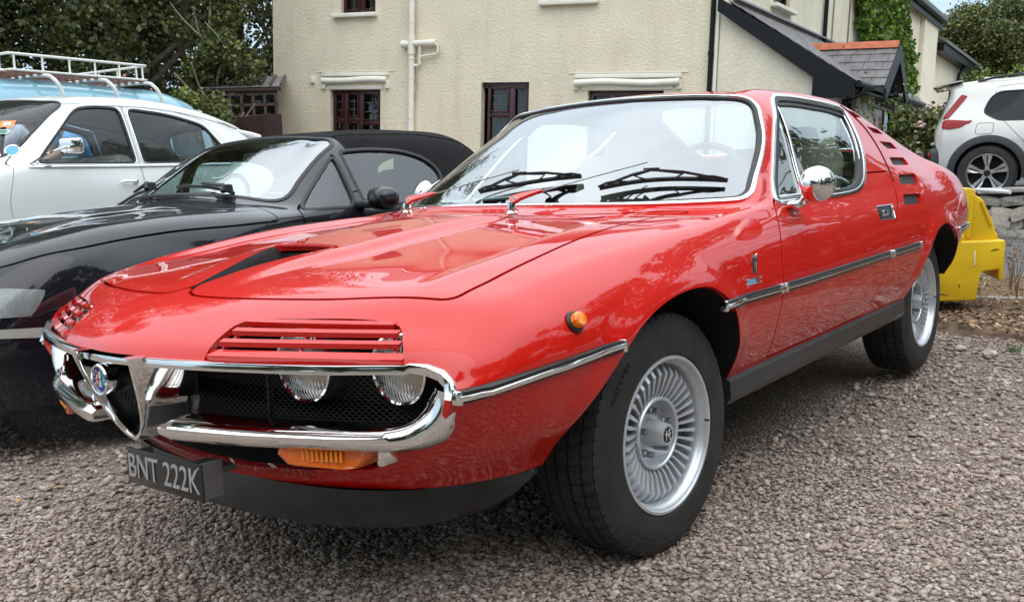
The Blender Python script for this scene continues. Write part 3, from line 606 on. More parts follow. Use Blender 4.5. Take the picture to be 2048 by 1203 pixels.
# lip trim, bumper bars
yy=np.linspace(-.655,.655,70); P=[(noseXs(y)-.004,y,.6025-.004*(abs(y)/.65)**2) for y in yy]
cr_=[(-.797,.664,.6015),(-.783,.692,.5985),(-.772,.718,.588),(-.768,.735,.570),(-.776,.744,.550),(-.780,.744,.542)]
P=[(a,-b,c) for a,b,c in cr_[::-1]]+P+cr_; P=np.array(P); up=np.zeros_like(P)
for k,p in enumerate(P):
    a=np.clip((abs(p[1])-.66)/.08,0,1)*1.45; up[k]=(0,-0+math.sin(a)*np.sign(p[1]),math.cos(a))
V,F=sweep(P,up,prof_bar(-.009,.009,-.010,.012,.35)); mesh('nose_trim',V,F,M_CHROME,RED,angle=40)
for sg in (-1,1):
    pth=[(.125,.459,0,1.12),(.20,.459,0,1.12),(.34,.458,0,1.08),(.46,.459,0,1.05),(.55,.458,.05,1.08),(.61,.459,.25,1.2),(.655,.472,.7,1.45),(.686,.496,1.1,1.75),(.702,.520,1.4,1.75),(.709,.540,1.5,1.5),(.711,.556,1.5,1.3)]
    pth=capcurve(pth,48); P=[];U=[];sc=[]
    for y,z,a,w4 in pth:
        x=noseXs(y)+.008; P.append((x,sg*y,z)); U.append((0,-math.sin(a)*sg,math.cos(a))); sc.append(w4)
    P=np.array(P);U=np.array(U); _,T,A,B=frames(P,False,U)
    pr=[(.019,.070),(.019,.012),(.015,0.0),(.006,-.010),(-.006,-.011),(-.016,-.004),(-.020,.008),(-.020,.045),(.012,.070)]
    V=[];F=[];n=len(pr)
    for k in range(len(P)):
        f=1 if k>1 else (.75 if k==1 else .5)
        out=np.array([-1,0,0]) if True else 0
        o=np.cross(T[k],A[k]); o=o if o[0]<0 else -o
        for a,b in pr: V.append(P[k]+A[k]*a*f*sc[k]-o*b*((1-.85*min(1,max(0,(k-30)/8))) if b>0 else f))
    for k in range(len(P)-1):
        for m in range(n): F.append((k*n+m,k*n+(m+1)%n,(k+1)*n+(m+1)%n,(k+1)*n+m))
    F+=[tuple(range(n)),tuple((len(P)-1)*n+m for m in range(n))]
    bmp=mesh('bumper',V,F,M_CHROME,RED,angle=38)
    # glossy black shelf behind the bumper edge
    V=[];F=[]
    ys=np.linspace(.13,.70,24)
    for y in ys: x=noseXs(y); V+=[(x+.030,sg*y,.4680),(x+.140,sg*y,.4690)]
    for k in range(len(ys)-1): F.append((2*k,2*k+1,2*k+3,2*k+2))
    mesh('grille_shelf',V,F,mat('gloss_black',(.006,.006,.007),rough=.5,spec=.15),RED)
# shield
half=[(0,.415),(.030,.428),(.058,.456),(.080,.495),(.096,.535),(.106,.572),(.112,.600),(.113,.612)]
half=[tuple(p) for p in capcurve(half,18)]
outl=[(-a,b) for a,b in half[::-1]][:-1]+[(a,b) for a,b in half]   # left top -> bottom -> right top
topb=[(y,.6125) for y in np.linspace(.113,-.113,14)][1:-1]; outl=outl+topb
def shx(z): return -1.034+.062*(max(0.0,(.612-z)/.197))**1.1
ctr=np.array([0,.55]); n=len(outl); rings=[]
def ring(sc,dx,dz=0): return [(shx(z)+dx,(y)*sc,ctr[1]+(z-ctr[1])*(sc if z<.55 else 1)+dz) for y,z in outl]
ring2=lambda sc,dx: [(shx(z)+dx,y*sc,ctr[1]+(z-ctr[1])*((1+(sc-1)*.25) if z<.55 else 1)) for y,z in outl]
rings=[ring(.90,.085),ring(.90,.006),ring(.94,-.001),ring(1.0,0.0),ring(1.04,.010),ring2(1.12,.045),ring2(1.22,.080),ring2(1.30,.125)]
V=[p for r in rings for p in r]; F=[]
for a in range(len(rings)-1):
    for k in range(n): F.append((a*n+k,a*n+(k+1)%n,(a+1)*n+(k+1)%n,(a+1)*n+k))
SH=mesh('shield_grille',V,F,M_CHROME,RED,angle=45)
mesh('shield_back',[(x+.0,y,z) for x,y,z in ring(.91,.075)],[tuple(range(n))],M_BLACK,SH,smooth=False)
mb=MB()
for k in range(20):
    z=.425+k*.0095; w=float(np.interp(z,[h[1] for h in half],[h[0] for h in half]))*.9; pts=[]; y=-w; i=0
    while y<=w: pts.append((shx(z)+.070,y,z+(.0032 if i%2 else -.0032)*(1 if k%2 else -1))); y+=.0055; i+=1
    if len(pts)>3: V,F=tube_vf(pts,.0011,3,cap=False); mb.add(V,F)
tag(mb.build('shield_mesh',MATS['grille_black'],SH),kind='stuff')
# round badge
BM=Matrix.Translation((-1.030,0,.560))@Matrix.Rotation(math.radians(-90),4,'Z')
mb=MB(); mb.lathe([(0,.004),(.026,.004),(.0275,.010),(.031,.011),(.0335,.008),(.0335,-.050),(0,-.050)],40,BM); BD=mb.build('badge',M_CHROME,SH)
def disc_part(name,r0,r1,d,m_,par,n=40,a0=0,a1=2*math.pi,clip=None):
    V=[];F=[]
    for k in range(n+1):
        t=a0+(a1-a0)*k/n
        for r in (r0,r1): V.append((r*math.cos(t),-d,r*math.sin(t)))
    for k in range(n): F.append((2*k,2*k+1,2*k+3,2*k+2))
    return mesh(name,[BM@Vector(v) for v in V],F,m_,par,smooth=False)
disc_part('badge_ring',.0165,.0265,.0055,mat('enamel_blue',(.01,.03,.20),rough=.2),BD)
disc_part('badge_field',0.0,.0165,.0055,mat('enamel_white',(.75,.75,.72),rough=.25),BD,a0=math.pi/2,a1=3*math.pi/2)
disc_part('badge_field',0.0,.0165,.0056,mat('enamel_sky',(.12,.35,.55),rough=.25),BD,a0=-math.pi/2,a1=math.pi/2)
mb=MB(); 
for c,s in (((-.0075,0),(.003,.030)),((-.008,0),(.016,.003))): mb.box(BM@Vector((c[0],-.0064,c[1])),(.0012,s[0],s[1]))
mb.build('badge_cross',mat('enamel_red',(.5,.02,.02),rough=.3),BD,smooth=False)
pts=[BM@Vector((.006+.003*math.sin(k*.9),-.0066,-.012+k*.0022)) for k in range(12)]
mb=MB(); mb.tube(pts,.0013,5); mb.build('badge_serpent',mat('enamel_green',(.03,.25,.08),rough=.3),BD)
for k,ch in enumerate('ALFA ROMEO'):
    if ch==' ': continue
    a=math.radians(205-k*25.5); p=BM@Vector((.0212*math.cos(a),-.0062,.0212*math.sin(a)))
    Mx=Matrix.Translation(p)@Matrix.Rotation(math.radians(-90),4,'Z')@Matrix.Rotation(math.radians(90),4,'X')@Matrix.Rotation(a-math.pi/2,4,'Z')
    text('badge_letter',ch,.0085,MATS['enamel_white'],BD,Mx,ext=.0002)
# headlamps
def lamp_lens_mat():
    m=mat('lamp_glass',(.36,.35,.32),rough=.16,metal=.85,coat=1)
    n=m.node_tree; b=n.nodes['Principled BSDF']; co=n.nodes.new('ShaderNodeTexCoord'); w=n.nodes.new('ShaderNodeTexWave'); w.bands_direction='Y'; w.inputs['Scale'].default_value=42; w.inputs['Distortion'].default_value=1.2
    v=n.nodes.new('ShaderNodeTexWave'); v.bands_direction='Z'; v.inputs['Scale'].default_value=16; ad=n.nodes.new('ShaderNodeMath'); ad.operation='ADD'
    bp=n.nodes.new('ShaderNodeBump'); bp.inputs['Strength'].default_value=.5; bp.inputs['Distance'].default_value=.0012
    n.links.new(co.outputs['Object'],w.inputs[0]); n.links.new(co.outputs['Object'],v.inputs[0]); n.links.new(w.outputs[1],ad.inputs[0]); n.links.new(v.outputs[1],ad.inputs[1]); n.links.new(ad.outputs[0],bp.inputs['Height']); n.links.new(bp.outputs[0],b.inputs['Normal']); return m
M_LENS=lamp_lens_mat()
for sg in (-1,1):
    for X,Y,Z,S_ in ((-.825,.395,.590,.98),(-.755,.590,.584,.90)):
        BMx=Matrix.Translation((X,sg*Y,Z))@Matrix.Rotation(math.radians(-90),4,'Z')@Matrix.Scale(S_,4)
        mb=MB(); mb.lathe([(.074,.002),(.078,.005),(.0815,.002),(.082,-.006),(.075,-.008)],48,BMx,closed=True); ringo=mb.build('headlamp',M_CHROME,RED)
        mb=MB(); mb.lathe([(0,.016),(.02,.0150),(.04,.0125),(.06,.007),(.0745,-.001)],40,BMx); mb.build('lens',M_LENS,ringo)
        mb=MB(); mb.lathe([(.081,-.006),(.083,-.05),(.070,-.10),(.0,-.12)],36,BMx); mb.build('lamp_bowl',mat('lamp_bowl_black',(.02,.02,.022),rough=.3),ringo)
# louvres over the lamps
SI=[(-.958,.265,.617),(-.937,.280,.642),(-.912,.290,.661),(-.884,.301,.676)]; SO=[(-.800,.645,.612),(-.782,.622,.637),(-.770,.607,.655),(-.760,.588,.669)]
for sg in (-1,1):
    for k in range(4):
        a=np.array(SI[k]);b=np.array(SO[k]); w=.021 if k==0 else .0125; V=[];F=[]
        m=12
        for q in range(m+1):
            t=q/m; p=a*(1-t)+b*t; p=p+np.array([-.014,-.010,.001])*4*t*(1-t)
            bk=np.array([.80,.18,.52]); bk/=np.linalg.norm(bk); f=p; g=p+bk*w
            dn=np.array([.10,0,-1]); 
            pr=[f,f+np.array([-.0015,0,.002])+bk*.001,g+np.array([0,0,.001]),g+dn*.003,f+bk*.003+dn*.0035,f+dn*(.0075 if k else .011)]
            V+=[(x[0],sg*x[1],x[2]) for x in pr]
        n=6
        for q in range(m):
            for r in range(n): F.append((q*n+r,q*n+(r+1)%n,(q+1)*n+(r+1)%n,(q+1)*n+r))
        F+=[tuple(range(n)),tuple(m*n+r for r in range(n))]
        mesh('headlamp_slat',V,F,M_RED,RED,angle=25)
    for t in (.02,.5,.97):
        mb=MB(); pts=[np.array(SI[k])*(1-t)+np.array(SO[k])*t+np.array([-.014,-.010,.001])*4*t*(1-t)+np.array([.008,0,-.010]) for k in range(4)]
        mb.tube([(p[0],sg*p[1],p[2]) for p in pts],.004,5); mb.build('slat_bracket',M_RED,RED)
# front indicators
for sg in (-1,1):
    pr=[(.392,.425),(.396,.437),(.404,.446),(.44,.4490),(.553,.4490),(.566,.444),(.571,.436),(.562,.418),(.547,.401),(.53,.398),(.43,.401),(.412,.404)]
    V=[];F=[];n=len(pr)
    for dx,sc in ((.05,1),(.003,1),(-.006,.96),(-.008,.85)):
        cy=np.mean([p[0] for p in pr]);cz=np.mean([p[1] for p in pr])
        for y,z in pr: V.append((noseX(y)+.024+dx,sg*(cy+(y-cy)*sc),cz+(z-cz)*sc))
    for r in range(3):
        for k in range(n): F.append((r*n+k,r*n+(k+1)%n,(r+1)*n+(k+1)%n,(r+1)*n+k))
    F.append(tuple(3*n+k for k in range(n))); IN=mesh('front_indicator',V,F,mat('amber_front',(.72,.13,.008),rough=.15,coat=1,bump=(150,.5,.002,'voronoi')),RED,smooth=False)
    mb=MB()
    for q in range(9): y=.447+q*.0095; mb.box((noseX(y)+.0152,sg*y,.4255),(.003,.0085,.022),R=Matrix.Rotation(.38*sg,3,'Z'))
    mb.build('bulb_lens',mat('amber_bright',(.95,.33,.02),rough=.25,coat=1),IN,smooth=False)
    mb=MB(); mb.box((noseX(.59)+.050,sg*.578,.420),(.05,.014,.040),bev=.005); mb.build('indicator_bezel',M_CHROME,IN)
# chin spoiler
top_=[(-.757,0,.291),(-.752,.15,.292),(-.738,.30,.295),(-.712,.42,.299),(-.668,.52,.304),(-.622,.56,.306),(-.56,.61,.308),(-.49,.648,.311),(-.43,.668,.315)]
bot_=[(-.765,0,.206),(-.757,.15,.206),(-.728,.30,.206),(-.690,.40,.207),(-.640,.48,.208),(-.585,.53,.212),(-.525,.585,.226),(-.475,.640,.262),(-.440,.675,.302)]
t_=capcurve([(a,-b,c) for a,b,c in top_[:0:-1]]+top_,60); b_=capcurve([(a,-b,c) for a,b,c in bot_[:0:-1]]+bot_,60)
mid=(t_+b_)/2+np.array([-.006,0,0]); bi=b_+np.array([.006,0,0]); ti=t_+np.array([.02,0,0]); V=[];F=[]
for k in range(60): V+=[t_[k],mid[k],b_[k],bi[k],ti[k]]
for k in range(59):
    for m in range(4): F.append((k*5+m,k*5+m+1,(k+1)*5+m+1,(k+1)*5+m))
mesh('chin_spoiler',V,F,M_SATIN,RED,angle=50)
# number plate
PM=Matrix.Translation((-.977,-.110,.3595))
mb=MB(); mb.box((0,0,0),(.005,.272,.079),bev=.0015); PL=mb.build('number_plate',mat('plate_black',(.012,.012,.012),rough=.25,coat=.3),RED); PL.location=PM.translation
Mx=Matrix.Translation((-.0032,0,-.001))@Matrix.Rotation(math.radians(-90),4,'Z')@Matrix.Rotation(math.radians(90),4,'X')
text('plate_letters','BNT 222K',.074,mat('plate_silver',(.45,.45,.45),rough=.35,metal=.5),PL,Mx,ext=.0012,sx=.80)
for y in (-.128,.128): mb=MB(); mb.lathe([(0,.003),(.003,.002),(.0035,0)],8,Matrix.Translation((-.003,y,.03))@Matrix.Rotation(math.radians(-90),4,'Z')); mb.build('plate_screw',M_STEEL,PL)
for c_,d_ in (((-.949,-.236,.3595),(.050,.006,.076)),((-.949,.012,.3595),(.050,.006,.06)),((-.895,-.11,.345),(.12,.10,.012))): mb=MB(); mb.box(c_,d_); mb.build('plate_bracket',mat('bracket_grey',(.16,.16,.16),rough=.5,metal=.5),RED,smooth=False)
# dark pan added under the car to keep light out
_ub=[(-.66,-.25),(-.56,-.38),(-.50,-.36),(.40,-.36),(.42,-.70),(1.93,-.70),(1.95,-.36),(2.72,-.36),(2.74,-.60),(2.95,-.55)]
V,F=prism_vf(_ub+[(a,-b) for a,b in _ub[::-1]],'z',.275,.335); mesh('underbody_light_block',V,F,M_DARK,RED,smooth=False)
# tail cap
L=[tuple(p) for p in SR.grid[-1]]; mesh('tail_panel',L,[tuple(range(len(L)))],M_RED,RED,smooth=False)
for sg in (-1,1):
    mb=MB(); mb.box((3.17,sg*.47,.725),(.03,.34,.11),bev=.01); mb.build('tail_lamp',mat('red_lens',(.45,.01,.01),rough=.12,coat=1),RED)
mb=MB(); mb.tube(capcurve([(3.02,-.66,.50),(3.10,-.62,.50),(3.15,-.5,.50),(3.17,0,.50),(3.15,.5,.50),(3.10,.62,.50),(3.02,.66,.50)],40),.024,8)
mb.build('rear_bumper',M_CHROME,RED)
# ================================================================ wheels (axis = local Y, outer face at -Y)
def tyre_mesh(R=.308,rim=.188,w=.198,nseg=288,grooves=((-.052,.0045),(-.018,.0045),(.018,.0045),(.052,.0045)),sipe=True):
    half=w/2; tw=w*.40; prof=[]
    prof+=[(rim-.004,-half*.80),(rim+.004,-half*.90),(rim+.012,-half*.955)]
    sw=[(.10,-.985),(.115,-.975),(.13,-.99),(.36,-1.0),(.50,-1.0),(.60,-.985),(.62,-.972),(.64,-.978),(.76,-.93),(.90,-.84)]
    H=R-rim
    prof+=[(rim+H*a,half*b) for a,b in sw]
    tread=[]; xs=[-tw]
    for g,gw in grooves: xs+= [g-gw,g-gw*.7,g+gw*.7,g+gw]
    xs.append(tw)
    def crown(x): return R-.006*(x/tw)**2-.002*(abs(x)/tw)**6
    for i,x in enumerate(xs):
        isin=(i-1)%4 in (1,2) and 0<i<len(xs)-1
        prof.append((crown(x)-(.0075 if isin else 0),x))
    prof.insert(13,(R-.0135,-half*.80))
    prof+=[(R-.0135,half*.80)]
    prof+=[(rim+H*a,-half*b) for a,b in sw[::-1]]+[(rim+.004,half*.9),(rim-.004,half*.80)]
    P=np.array(prof); m=len(P); V=np.zeros((nseg,m,3)); th=np.linspace(0,2*np.pi,nseg,endpoint=False)
    r=np.repeat(P[None,:,0],nseg,0)
    if sipe:
        idx=np.arange(nseg)
        for j in range(m):
            if P[j,0]>R-.014:
                x=P[j,1]; ph=int(abs(x)*60); per=5 if abs(x)>.045 else 7
                s=((idx+ph)%per==0); r[:,j]-=np.where(s,.006 if abs(x)>.045 else .0045,0)
    V[...,0]=r*np.cos(th)[:,None]; V[...,2]=r*np.sin(th)[:,None]; V[...,1]=P[None,:,1]
    i,j=np.meshgrid(np.arange(nseg),np.arange(m-1),indexing='ij'); i2=(i+1)%nseg
    F=np.stack([i*m+j,i2*m+j,i2*m+j+1,i*m+j+1],-1).reshape(-1,4)
    return V.reshape(-1,3),F[:,::-1].copy()
def turbine_wheel(parent,name='wheel',loc=(0,0,0),rz=0,proto=None):
    if proto is not None:
        c=copy_tree(proto,parent); c.location=loc; c.rotation_euler=(random.uniform(0,.01),random.random()*2,rz) if False else (0,0,rz); return c
    V,F=tyre_mesh(); t=mesh(name,V,F,M_TYRE,parent,angle=28); t.location=loc; t.rotation_euler=(0,0,rz)
    RS=.190
    mb=MB(); prof=[(.199,.092),(.1965,.0975),(.190,.0985),(.1865,.095),(.1850,.088),(.181,.082),(.1775,.078),(.1755,.068),(.172,.040),(.168,-.02),(.168,-.09),(.176,-.09),(.180,.05),(.194,.086)]
    mb.lathe(prof,96,closed=True); mb.build('rim',M_RIM,t,angle=30)
    # dish behind the fins and hub plate
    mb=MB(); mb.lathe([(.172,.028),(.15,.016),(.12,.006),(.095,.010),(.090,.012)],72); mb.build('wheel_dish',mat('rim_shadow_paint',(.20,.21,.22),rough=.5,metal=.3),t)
    mb=MB(); mb.lathe([(.082,.016),(.082,.064),(.0845,.0675),(.089,.0675),(.0915,.064),(.0925,.04),(.092,.016)],72); mb.lathe([(.083,.030),(.05,.032),(.034,.034)],48); mb.build('hub_ring',M_RIM,t,angle=30)
    mb=MB(); mb.lathe([(.036,.030),(.0345,.036),(.032,.061),(.029,.084),(.0265,.092),(.022,.0935),(.0205,.0925),(0,.0925)],48); hc=mb.build('hub_cap',M_RIM,t,angle=25)
    mb=MB(); mb.lathe([(0,.0935),(.0192,.0935),(.0198,.0928)],32); mb.build('cap_disc',M_BLACK,hc,smooth=False)
    # white serpent and cross marks on the cap
    mb=MB(); y=-.0944
    mb.box((-.0085,y,0),(.0022,.0008,.026)); mb.box((-.0085,y,.004),(.012,.0008,.0022)); mb.tube([(.006+.0042*math.sin(k*1.1),y,-.013+k*.0022) for k in range(13)],.0011,5); mb.tube([(.001+.0036*math.cos(a),y,.0+.003*math.sin(a)) for a in np.linspace(0,5,9)],.0009,5)
    mb.build('cap_emblem',mat('emblem_white',(.7,.7,.7),rough=.4),hc)
    # fins
    def fin():
        # thin radial blade seen edge-on, with a stepped outer shoulder, in the plane z=0
        pr=[(.0905,.028),(.0905,.058),(.108,.068),(.150,.079),(.164,.070),(.1755,.056),(.1745,.034),(.15,.022),(.12,.018)]
        V=[];F=[];n=len(pr)
        for s,(r,a) in [(s,p) for s in (-1,1) for p in pr]:
            th=.0022+.0034*np.clip((r-.10)/.06,0,1)
            V.append((r,-a,s*th+ (a-.05)*.16))
        F=[tuple(range(n)),tuple(range(2*n-1,n-1,-1))]+[((k+1)%n,k,n+k,n+(k+1)%n) for k in range(n)]
        return V,F
    V,F=fin(); f0=mesh('wheel_fin',V,F,M_RIM,t,smooth=False); NF=36
    for k in range(1,NF):
        c=f0.copy(); COL.objects.link(c); c.rotation_euler=(0,2*math.pi*k/NF,0)
    mb=MB(); mb.lathe([(0,.069),(.0075,.069),(.0082,.067),(.0082,.052),(.010,.050),(.010,.030),(0,.030)],6); n0=mb.build('wheel_nut',M_STEEL,t,smooth=False)
    for k in range(5):
        a=2*math.pi*k/5+.35; o=n0 if k==0 else n0.copy()
        if k: COL.objects.link(o)
        o.location=(.057*math.cos(a),0,.057*math.sin(a))
    mb=MB(); mb.tube([(.176,-.093,.0),(.176,-.106,.0)],.0028,6); mb.build('valve',M_BLACK,t)
    return t
ZW=.302
w0=turbine_wheel(RED,loc=(0,-.672,ZW-.006),rz=-.069)
w1=turbine_wheel(RED,loc=(2.35,-.650,ZW+.022),proto=w0)
for x,y,z,st in ((0,.672,ZW-.006,-.069),(2.35,.650,ZW+.022,0)): turbine_wheel(RED,loc=(x,y,z),rz=math.pi+st,proto=w0)
# sidewall lettering
def sidewall_text(parent,body,size,r,a0,step):
    for k,ch in enumerate(body):
        if ch==' ': continue
        a=a0-k*step; Mx=Matrix.Translation((r*math.cos(a),-.0985,r*math.sin(a)))@Matrix.Rotation(math.radians(90),4,'X')@Matrix.Rotation(a-math.pi/2,4,'Z')
        text('tyre_letter',ch,size,M_TYRE,parent,Mx,ext=.0011)
sidewall_text(w0,'OUTSIDE',.020,.262,2.62,.062)
# ================================================================ small fittings
B_=RB
# round door mirror
def door_mirror(sd_):
    mb=MB()
    Mx=Matrix.Translation((.765,sd_*.862,.885))@Matrix.Rotation(math.radians(-72*sd_*-1),4,'Z')@Matrix.Rotation(math.radians(0),4,'X')
    c=Vector((.745,sd_*.862,.884)); ax=Vector((-.93,sd_*.32,.05)).normalized(); q=ax.to_track_quat('Y','Z').to_matrix().to_4x4()
    # lathe axis -Y outward (a positive -> -Y); convex back faces forward (ax)
    pr=[(r*.82,a*.82) for r,a in [(0,-.052),(.018,-.050),(.036,-.042),(.051,-.028),(.061,-.010),(.0655,.006),(.066,.013),(.063,.016),(.060,.012),(0,.012)]]
    mb.lathe(pr,40,Matrix.Translation(c)@q); m=mb.build('door_mirror',M_CHROME,RED,angle=50)
    mb=MB(); mb.tube(capcurve([(.815,sd_*.775,.828),(.80,sd_*.80,.842),(.785,sd_*.83,.860),(.775,sd_*.85,.872)],8),[.011,.010,.008,.008,.008,.009,.010,.011],8)
    mb.box((.825,sd_*.768,.822),(.085,.040,.024),R=Matrix.Rotation(-sd_*.12,3,'Z'),bev=.009); mb.build('mirror_stalk',M_CHROME,m,angle=50); return m
door_mirror(-1); door_mirror(1).location=(.175,0,0)
# recessed door handles
for sd_ in (-1,1):
    D,N=drape_side(RB,roundpoly([(1.575,.779),(1.755,.777),(1.728,.724),(1.548,.727)],.006),sd_); n=len(D); c=D.mean(0)
    V=[tuple(p+q*.0015) for p,q in zip(D,N)]+[tuple(c+(p-c)*.90+q*.0035) for p,q in zip(D,N)]+[tuple(c+(p-c)*.86-q*.006) for p,q in zip(D,N)]
    F=[(k,(k+1)%n,n+(k+1)%n,n+k) for k in range(n)]+[(n+k,n+(k+1)%n,2*n+(k+1)%n,2*n+k) for k in range(n)]
    h=mesh('door_handle',V,F,M_CHROME,RED,angle=30); mesh('handle_recess',[tuple(c+(p-c)*.87+q*.0018) for p,q in zip(D,N)],[tuple(range(n))],M_BLACK,h,smooth=False)
    mb=MB(); mb.box((1.625,c[1]+sd_*.006,.751),(.075,.006,.022),bev=.002); mb.box((1.70,c[1]+sd_*.008,.751),(.012,.008,.038),bev=.003); mb.build('handle_flap',M_CHROME,h)
    # side repeater
    D,N=drape_side(RB,[(-.452,.644)],sd_); p,nn=Vector(D[0]),Vector(N[0]); q=(-nn).to_track_quat('Y','Z').to_matrix().to_4x4(); Mx=Matrix.Translation(p)@q
    mb=MB(); mb.lathe([(.0235,-.002),(.0235,.004),(.020,.008),(.017,.008)],32,Mx); rp=mb.build('side_repeater',M_BLACK,RED)
    mb=MB(); mb.lathe([(.0175,.006),(.0170,.020),(.0145,.024),(0,.025)],10,Mx); mb.build('repeater_lens',M_AMBER,rp,angle=20)
    # wing badges
    D,N=drape_side(RB,[(.405,.672),(.392,.636)],sd_)
    sh=[(-.020,.038),(-.008,.034),(.008,.034),(.020,.038),(.019,.0),(.013,-.030),(0,-.042),(-.013,-.030),(-.019,0)]
    for (sc,off,mm) in ((.95,.002,M_CHROME),(.72,.0042,mat('badge_dark',(.05,.05,.055),rough=.3))):
        V,F=prism_vf([(D[0][0]+x*sc*.85,D[0][2]+z*sc) for x,z in sh],'y',D[0][1]+sd_*off*.2,D[0][1]+sd_*(off+.001)); 
        if sc>.9: bd=mesh('wing_badge',V,F,mm,RED,smooth=False)
        else: mesh('badge_inlay',V,F,mm,bd,smooth=False)
    text('badge_letter','f',.036,M_CHROME,bd,Matrix.Translation((D[0][0],D[0][1]+sd_*.0065,D[0][2]))@Matrix.Rotation(math.radians(90),4,'X')@Matrix.Rotation(0 if sd_<0 else math.pi,4,'Y'),ext=.0006)
    yb=abs(D[1][1])
    mb=MB(); mb.box((.385,sd_*(yb+.001),.637),(.096,.004,.018),bev=.002); fb=mb.build('side_badge',M_CHROME,RED)
    mb=MB(); mb.box((.368,sd_*(yb+.0035),.637),(.044,.001,.010)); mb.build('badge_inlay',mat('badge_blue',(.15,.40,.65),rough=.3),fb,smooth=False)
    mb=MB(); mb.box((.413,sd_*(yb+.0035),.637),(.030,.001,.010)); mb.build('badge_inlay',mat('badge_red',(.35,.03,.02),rough=.3),fb,smooth=False)
# wipers
def wiper(piv,arm,blade,name='wiper'):
    Ws=lambda p: (B_.ray_cast(Vector((p[0]-.35,p[1],p[2]+.45)),Vector((.61,0,-.79)))[0])
    mb=MB(); z0=piv[2]; mb.lathe([(0,.030),(.012,.030),(.0135,.022),(.013,.006),(.019,.0),(.019,-.006)],20,Matrix.Translation(piv)@Matrix.Rotation(math.radians(-90),4,'X')); w=mb.build(name,M_CHROME,RED)
    p0=Vector(piv)+Vector((0,0,.034)); a=[Vector(x) for x in arm]
    V=[];F=[]; pts=[p0+Vector((0,0,-.002)),a[0],a[1],a[2]]
    P=capcurve([tuple(p) for p in pts],14); wd=np.interp(np.linspace(0,1,14),[0,.1,.35,.75,1],[.013,.0155,.0115,.0065,.003]); up=np.array([-.75,.0,.66])
    _,T,A,Bv=frames(P,False,up)
    for k in range(14):
        for s,t in ((-1,0),(-1,1),(1,1),(1,0)): V.append(P[k]+Bv[k]*s*wd[k]+A[k]*(t*.011-.004))
    for k in range(13):
        for m in range(4): F.append((k*4+m,k*4+(m+1)%4,(k+1)*4+(m+1)%4,(k+1)*4+m))
    F+=[(0,1,2,3),(52,53,54,55)]; mesh('wiper_arm',V,F,mat('arm_red',(.50,.045,.035),rough=.35,coat=.6),w,angle=30)
    mb=MB(); mb.lathe([(0,.012),(.006,.011),(.007,0)],12,Matrix.Translation(p0+(a[0]-p0)*.35)@Matrix.Rotation(math.radians(-30),4,'X')); mb.build('arm_rivet',M_STEEL,w)
    mb=MB(); mb.tube([tuple(a[2]),tuple((a[2]+a[3])/2+Vector((0,0,.001))),tuple(a[3])],.0022,6); mb.build('arm_rod',M_STEEL,w)
    b0,b1=[Vector(x) for x in blade]; n=Vector((-.62,0,.78)); n.normalize(); ctr=a[3]
    pts=[b0*(1-t)+b1*t+n*(.004+.010*4*t*(1-t)*0) for t in np.linspace(0,1,12)]
    pts=[]
    for t in np.linspace(0,1,14):
        p=b0*(1-t)+b1*t; h=Ws(p); pts.append((h if h is not None and (h-p).length<.09 else p)+n*.004)
    mb=MB()
    V,F=sweep([tuple(p) for p in pts],tuple(n),[(0,-.001),(0,.001),(.010,.003),(.014,.0035),(.014,-.0035),(.010,-.003)]); mb.add(V,F); mb.build('wiper_blade',M_RUBBER,w)
    g=lambda t,h: tuple(pts[int(round(t*13))]+n*h)
    mb=MB(); mb.tube([g(.04,.013),g(.14,.022),g(.30,.036),g(.5,.046)],.0045,6); mb.tube([g(.96,.013),g(.86,.022),g(.70,.036),g(.5,.046)],.0045,6)
    mb.tube([g(.0,.014),g(.08,.022),g(.16,.022),g(.26,.013)],.0035,6); mb.tube([g(1,.014),g(.92,.022),g(.84,.022),g(.74,.013)],.0035,6); mb.tube([g(.40,.012),g(.34,.030),g(.5,.046),g(.66,.030),g(.60,.012)],.0035,6)
    mb.box(g(.5,.048),(.012,.05,.010),bev=.002); mb.build('blade_frame',M_BLACK,w)
wiper((.30,.372,.838),[(.310,.352,.880),(.325,.315,.888),(.340,.275,.895),(.440,-.000,.962)],[(.363,.100,.890),(.452,-.235,.926)])
wiper((.155,-.182,.838),[(.170,-.197,.880),(.192,-.218,.888),(.222,-.245,.897),(.520,-.425,.968)],[(.410,-.325,.888),(.655,-.622,.896)])
# interior
mb=MB(); mb.box((1.45,0,.37),(2.0,1.36,.05)); mb.box((.74,0,.62),(.30,1.30,.30),bev=.05); mb.box((2.1,0,.66),(.5,1.25,.36),bev=.05); mb.box((1.1,0,.46),(1.3,.20,.22),bev=.03)
mb.box((2.30,0,.84),(.85,1.20,.04),bev=.015); mb.build('cabin_trim',M_INT,RED,angle=40)
mb=MB(); mb.box((1.26,-.755,.60),(1.25,.03,.36)); mb.box((1.26,.755,.60),(1.25,.03,.36)); mb.build('door_card',M_INT,RED)
mb=MB(); mb.box((.80,0,.79),(.26,1.24,.05),bev=.02); mb.build('dashboard',M_INT,RED)
for y in (-.36,.36):
    mb=MB(); mb.box((1.36,y,.50),(.52,.50,.16),bev=.05); mb.box((1.66,y,.74),(.14,.48,.56),R=Matrix.Rotation(.30,3,'Y'),bev=.05); mb.box((1.76,y,1.02),(.08,.26,.14),R=Matrix.Rotation(.25,3,'Y'),bev=.035); mb.build('seat',M_SEAT,RED,angle=50)
mb=MB(); mb.tube([(1.0+.04*math.sin(a),-.36+.185*math.cos(a),.84+.18*math.sin(a)) for a in np.linspace(0,2*math.pi,40,endpoint=False)],.012,8,closed=True)
for a in (.3,2.84,-1.57): mb.tube([(1.0,-.36,.82),(1.0+.04*math.sin(a),-.36+.18*math.cos(a),.84+.175*math.sin(a))],.008,6)
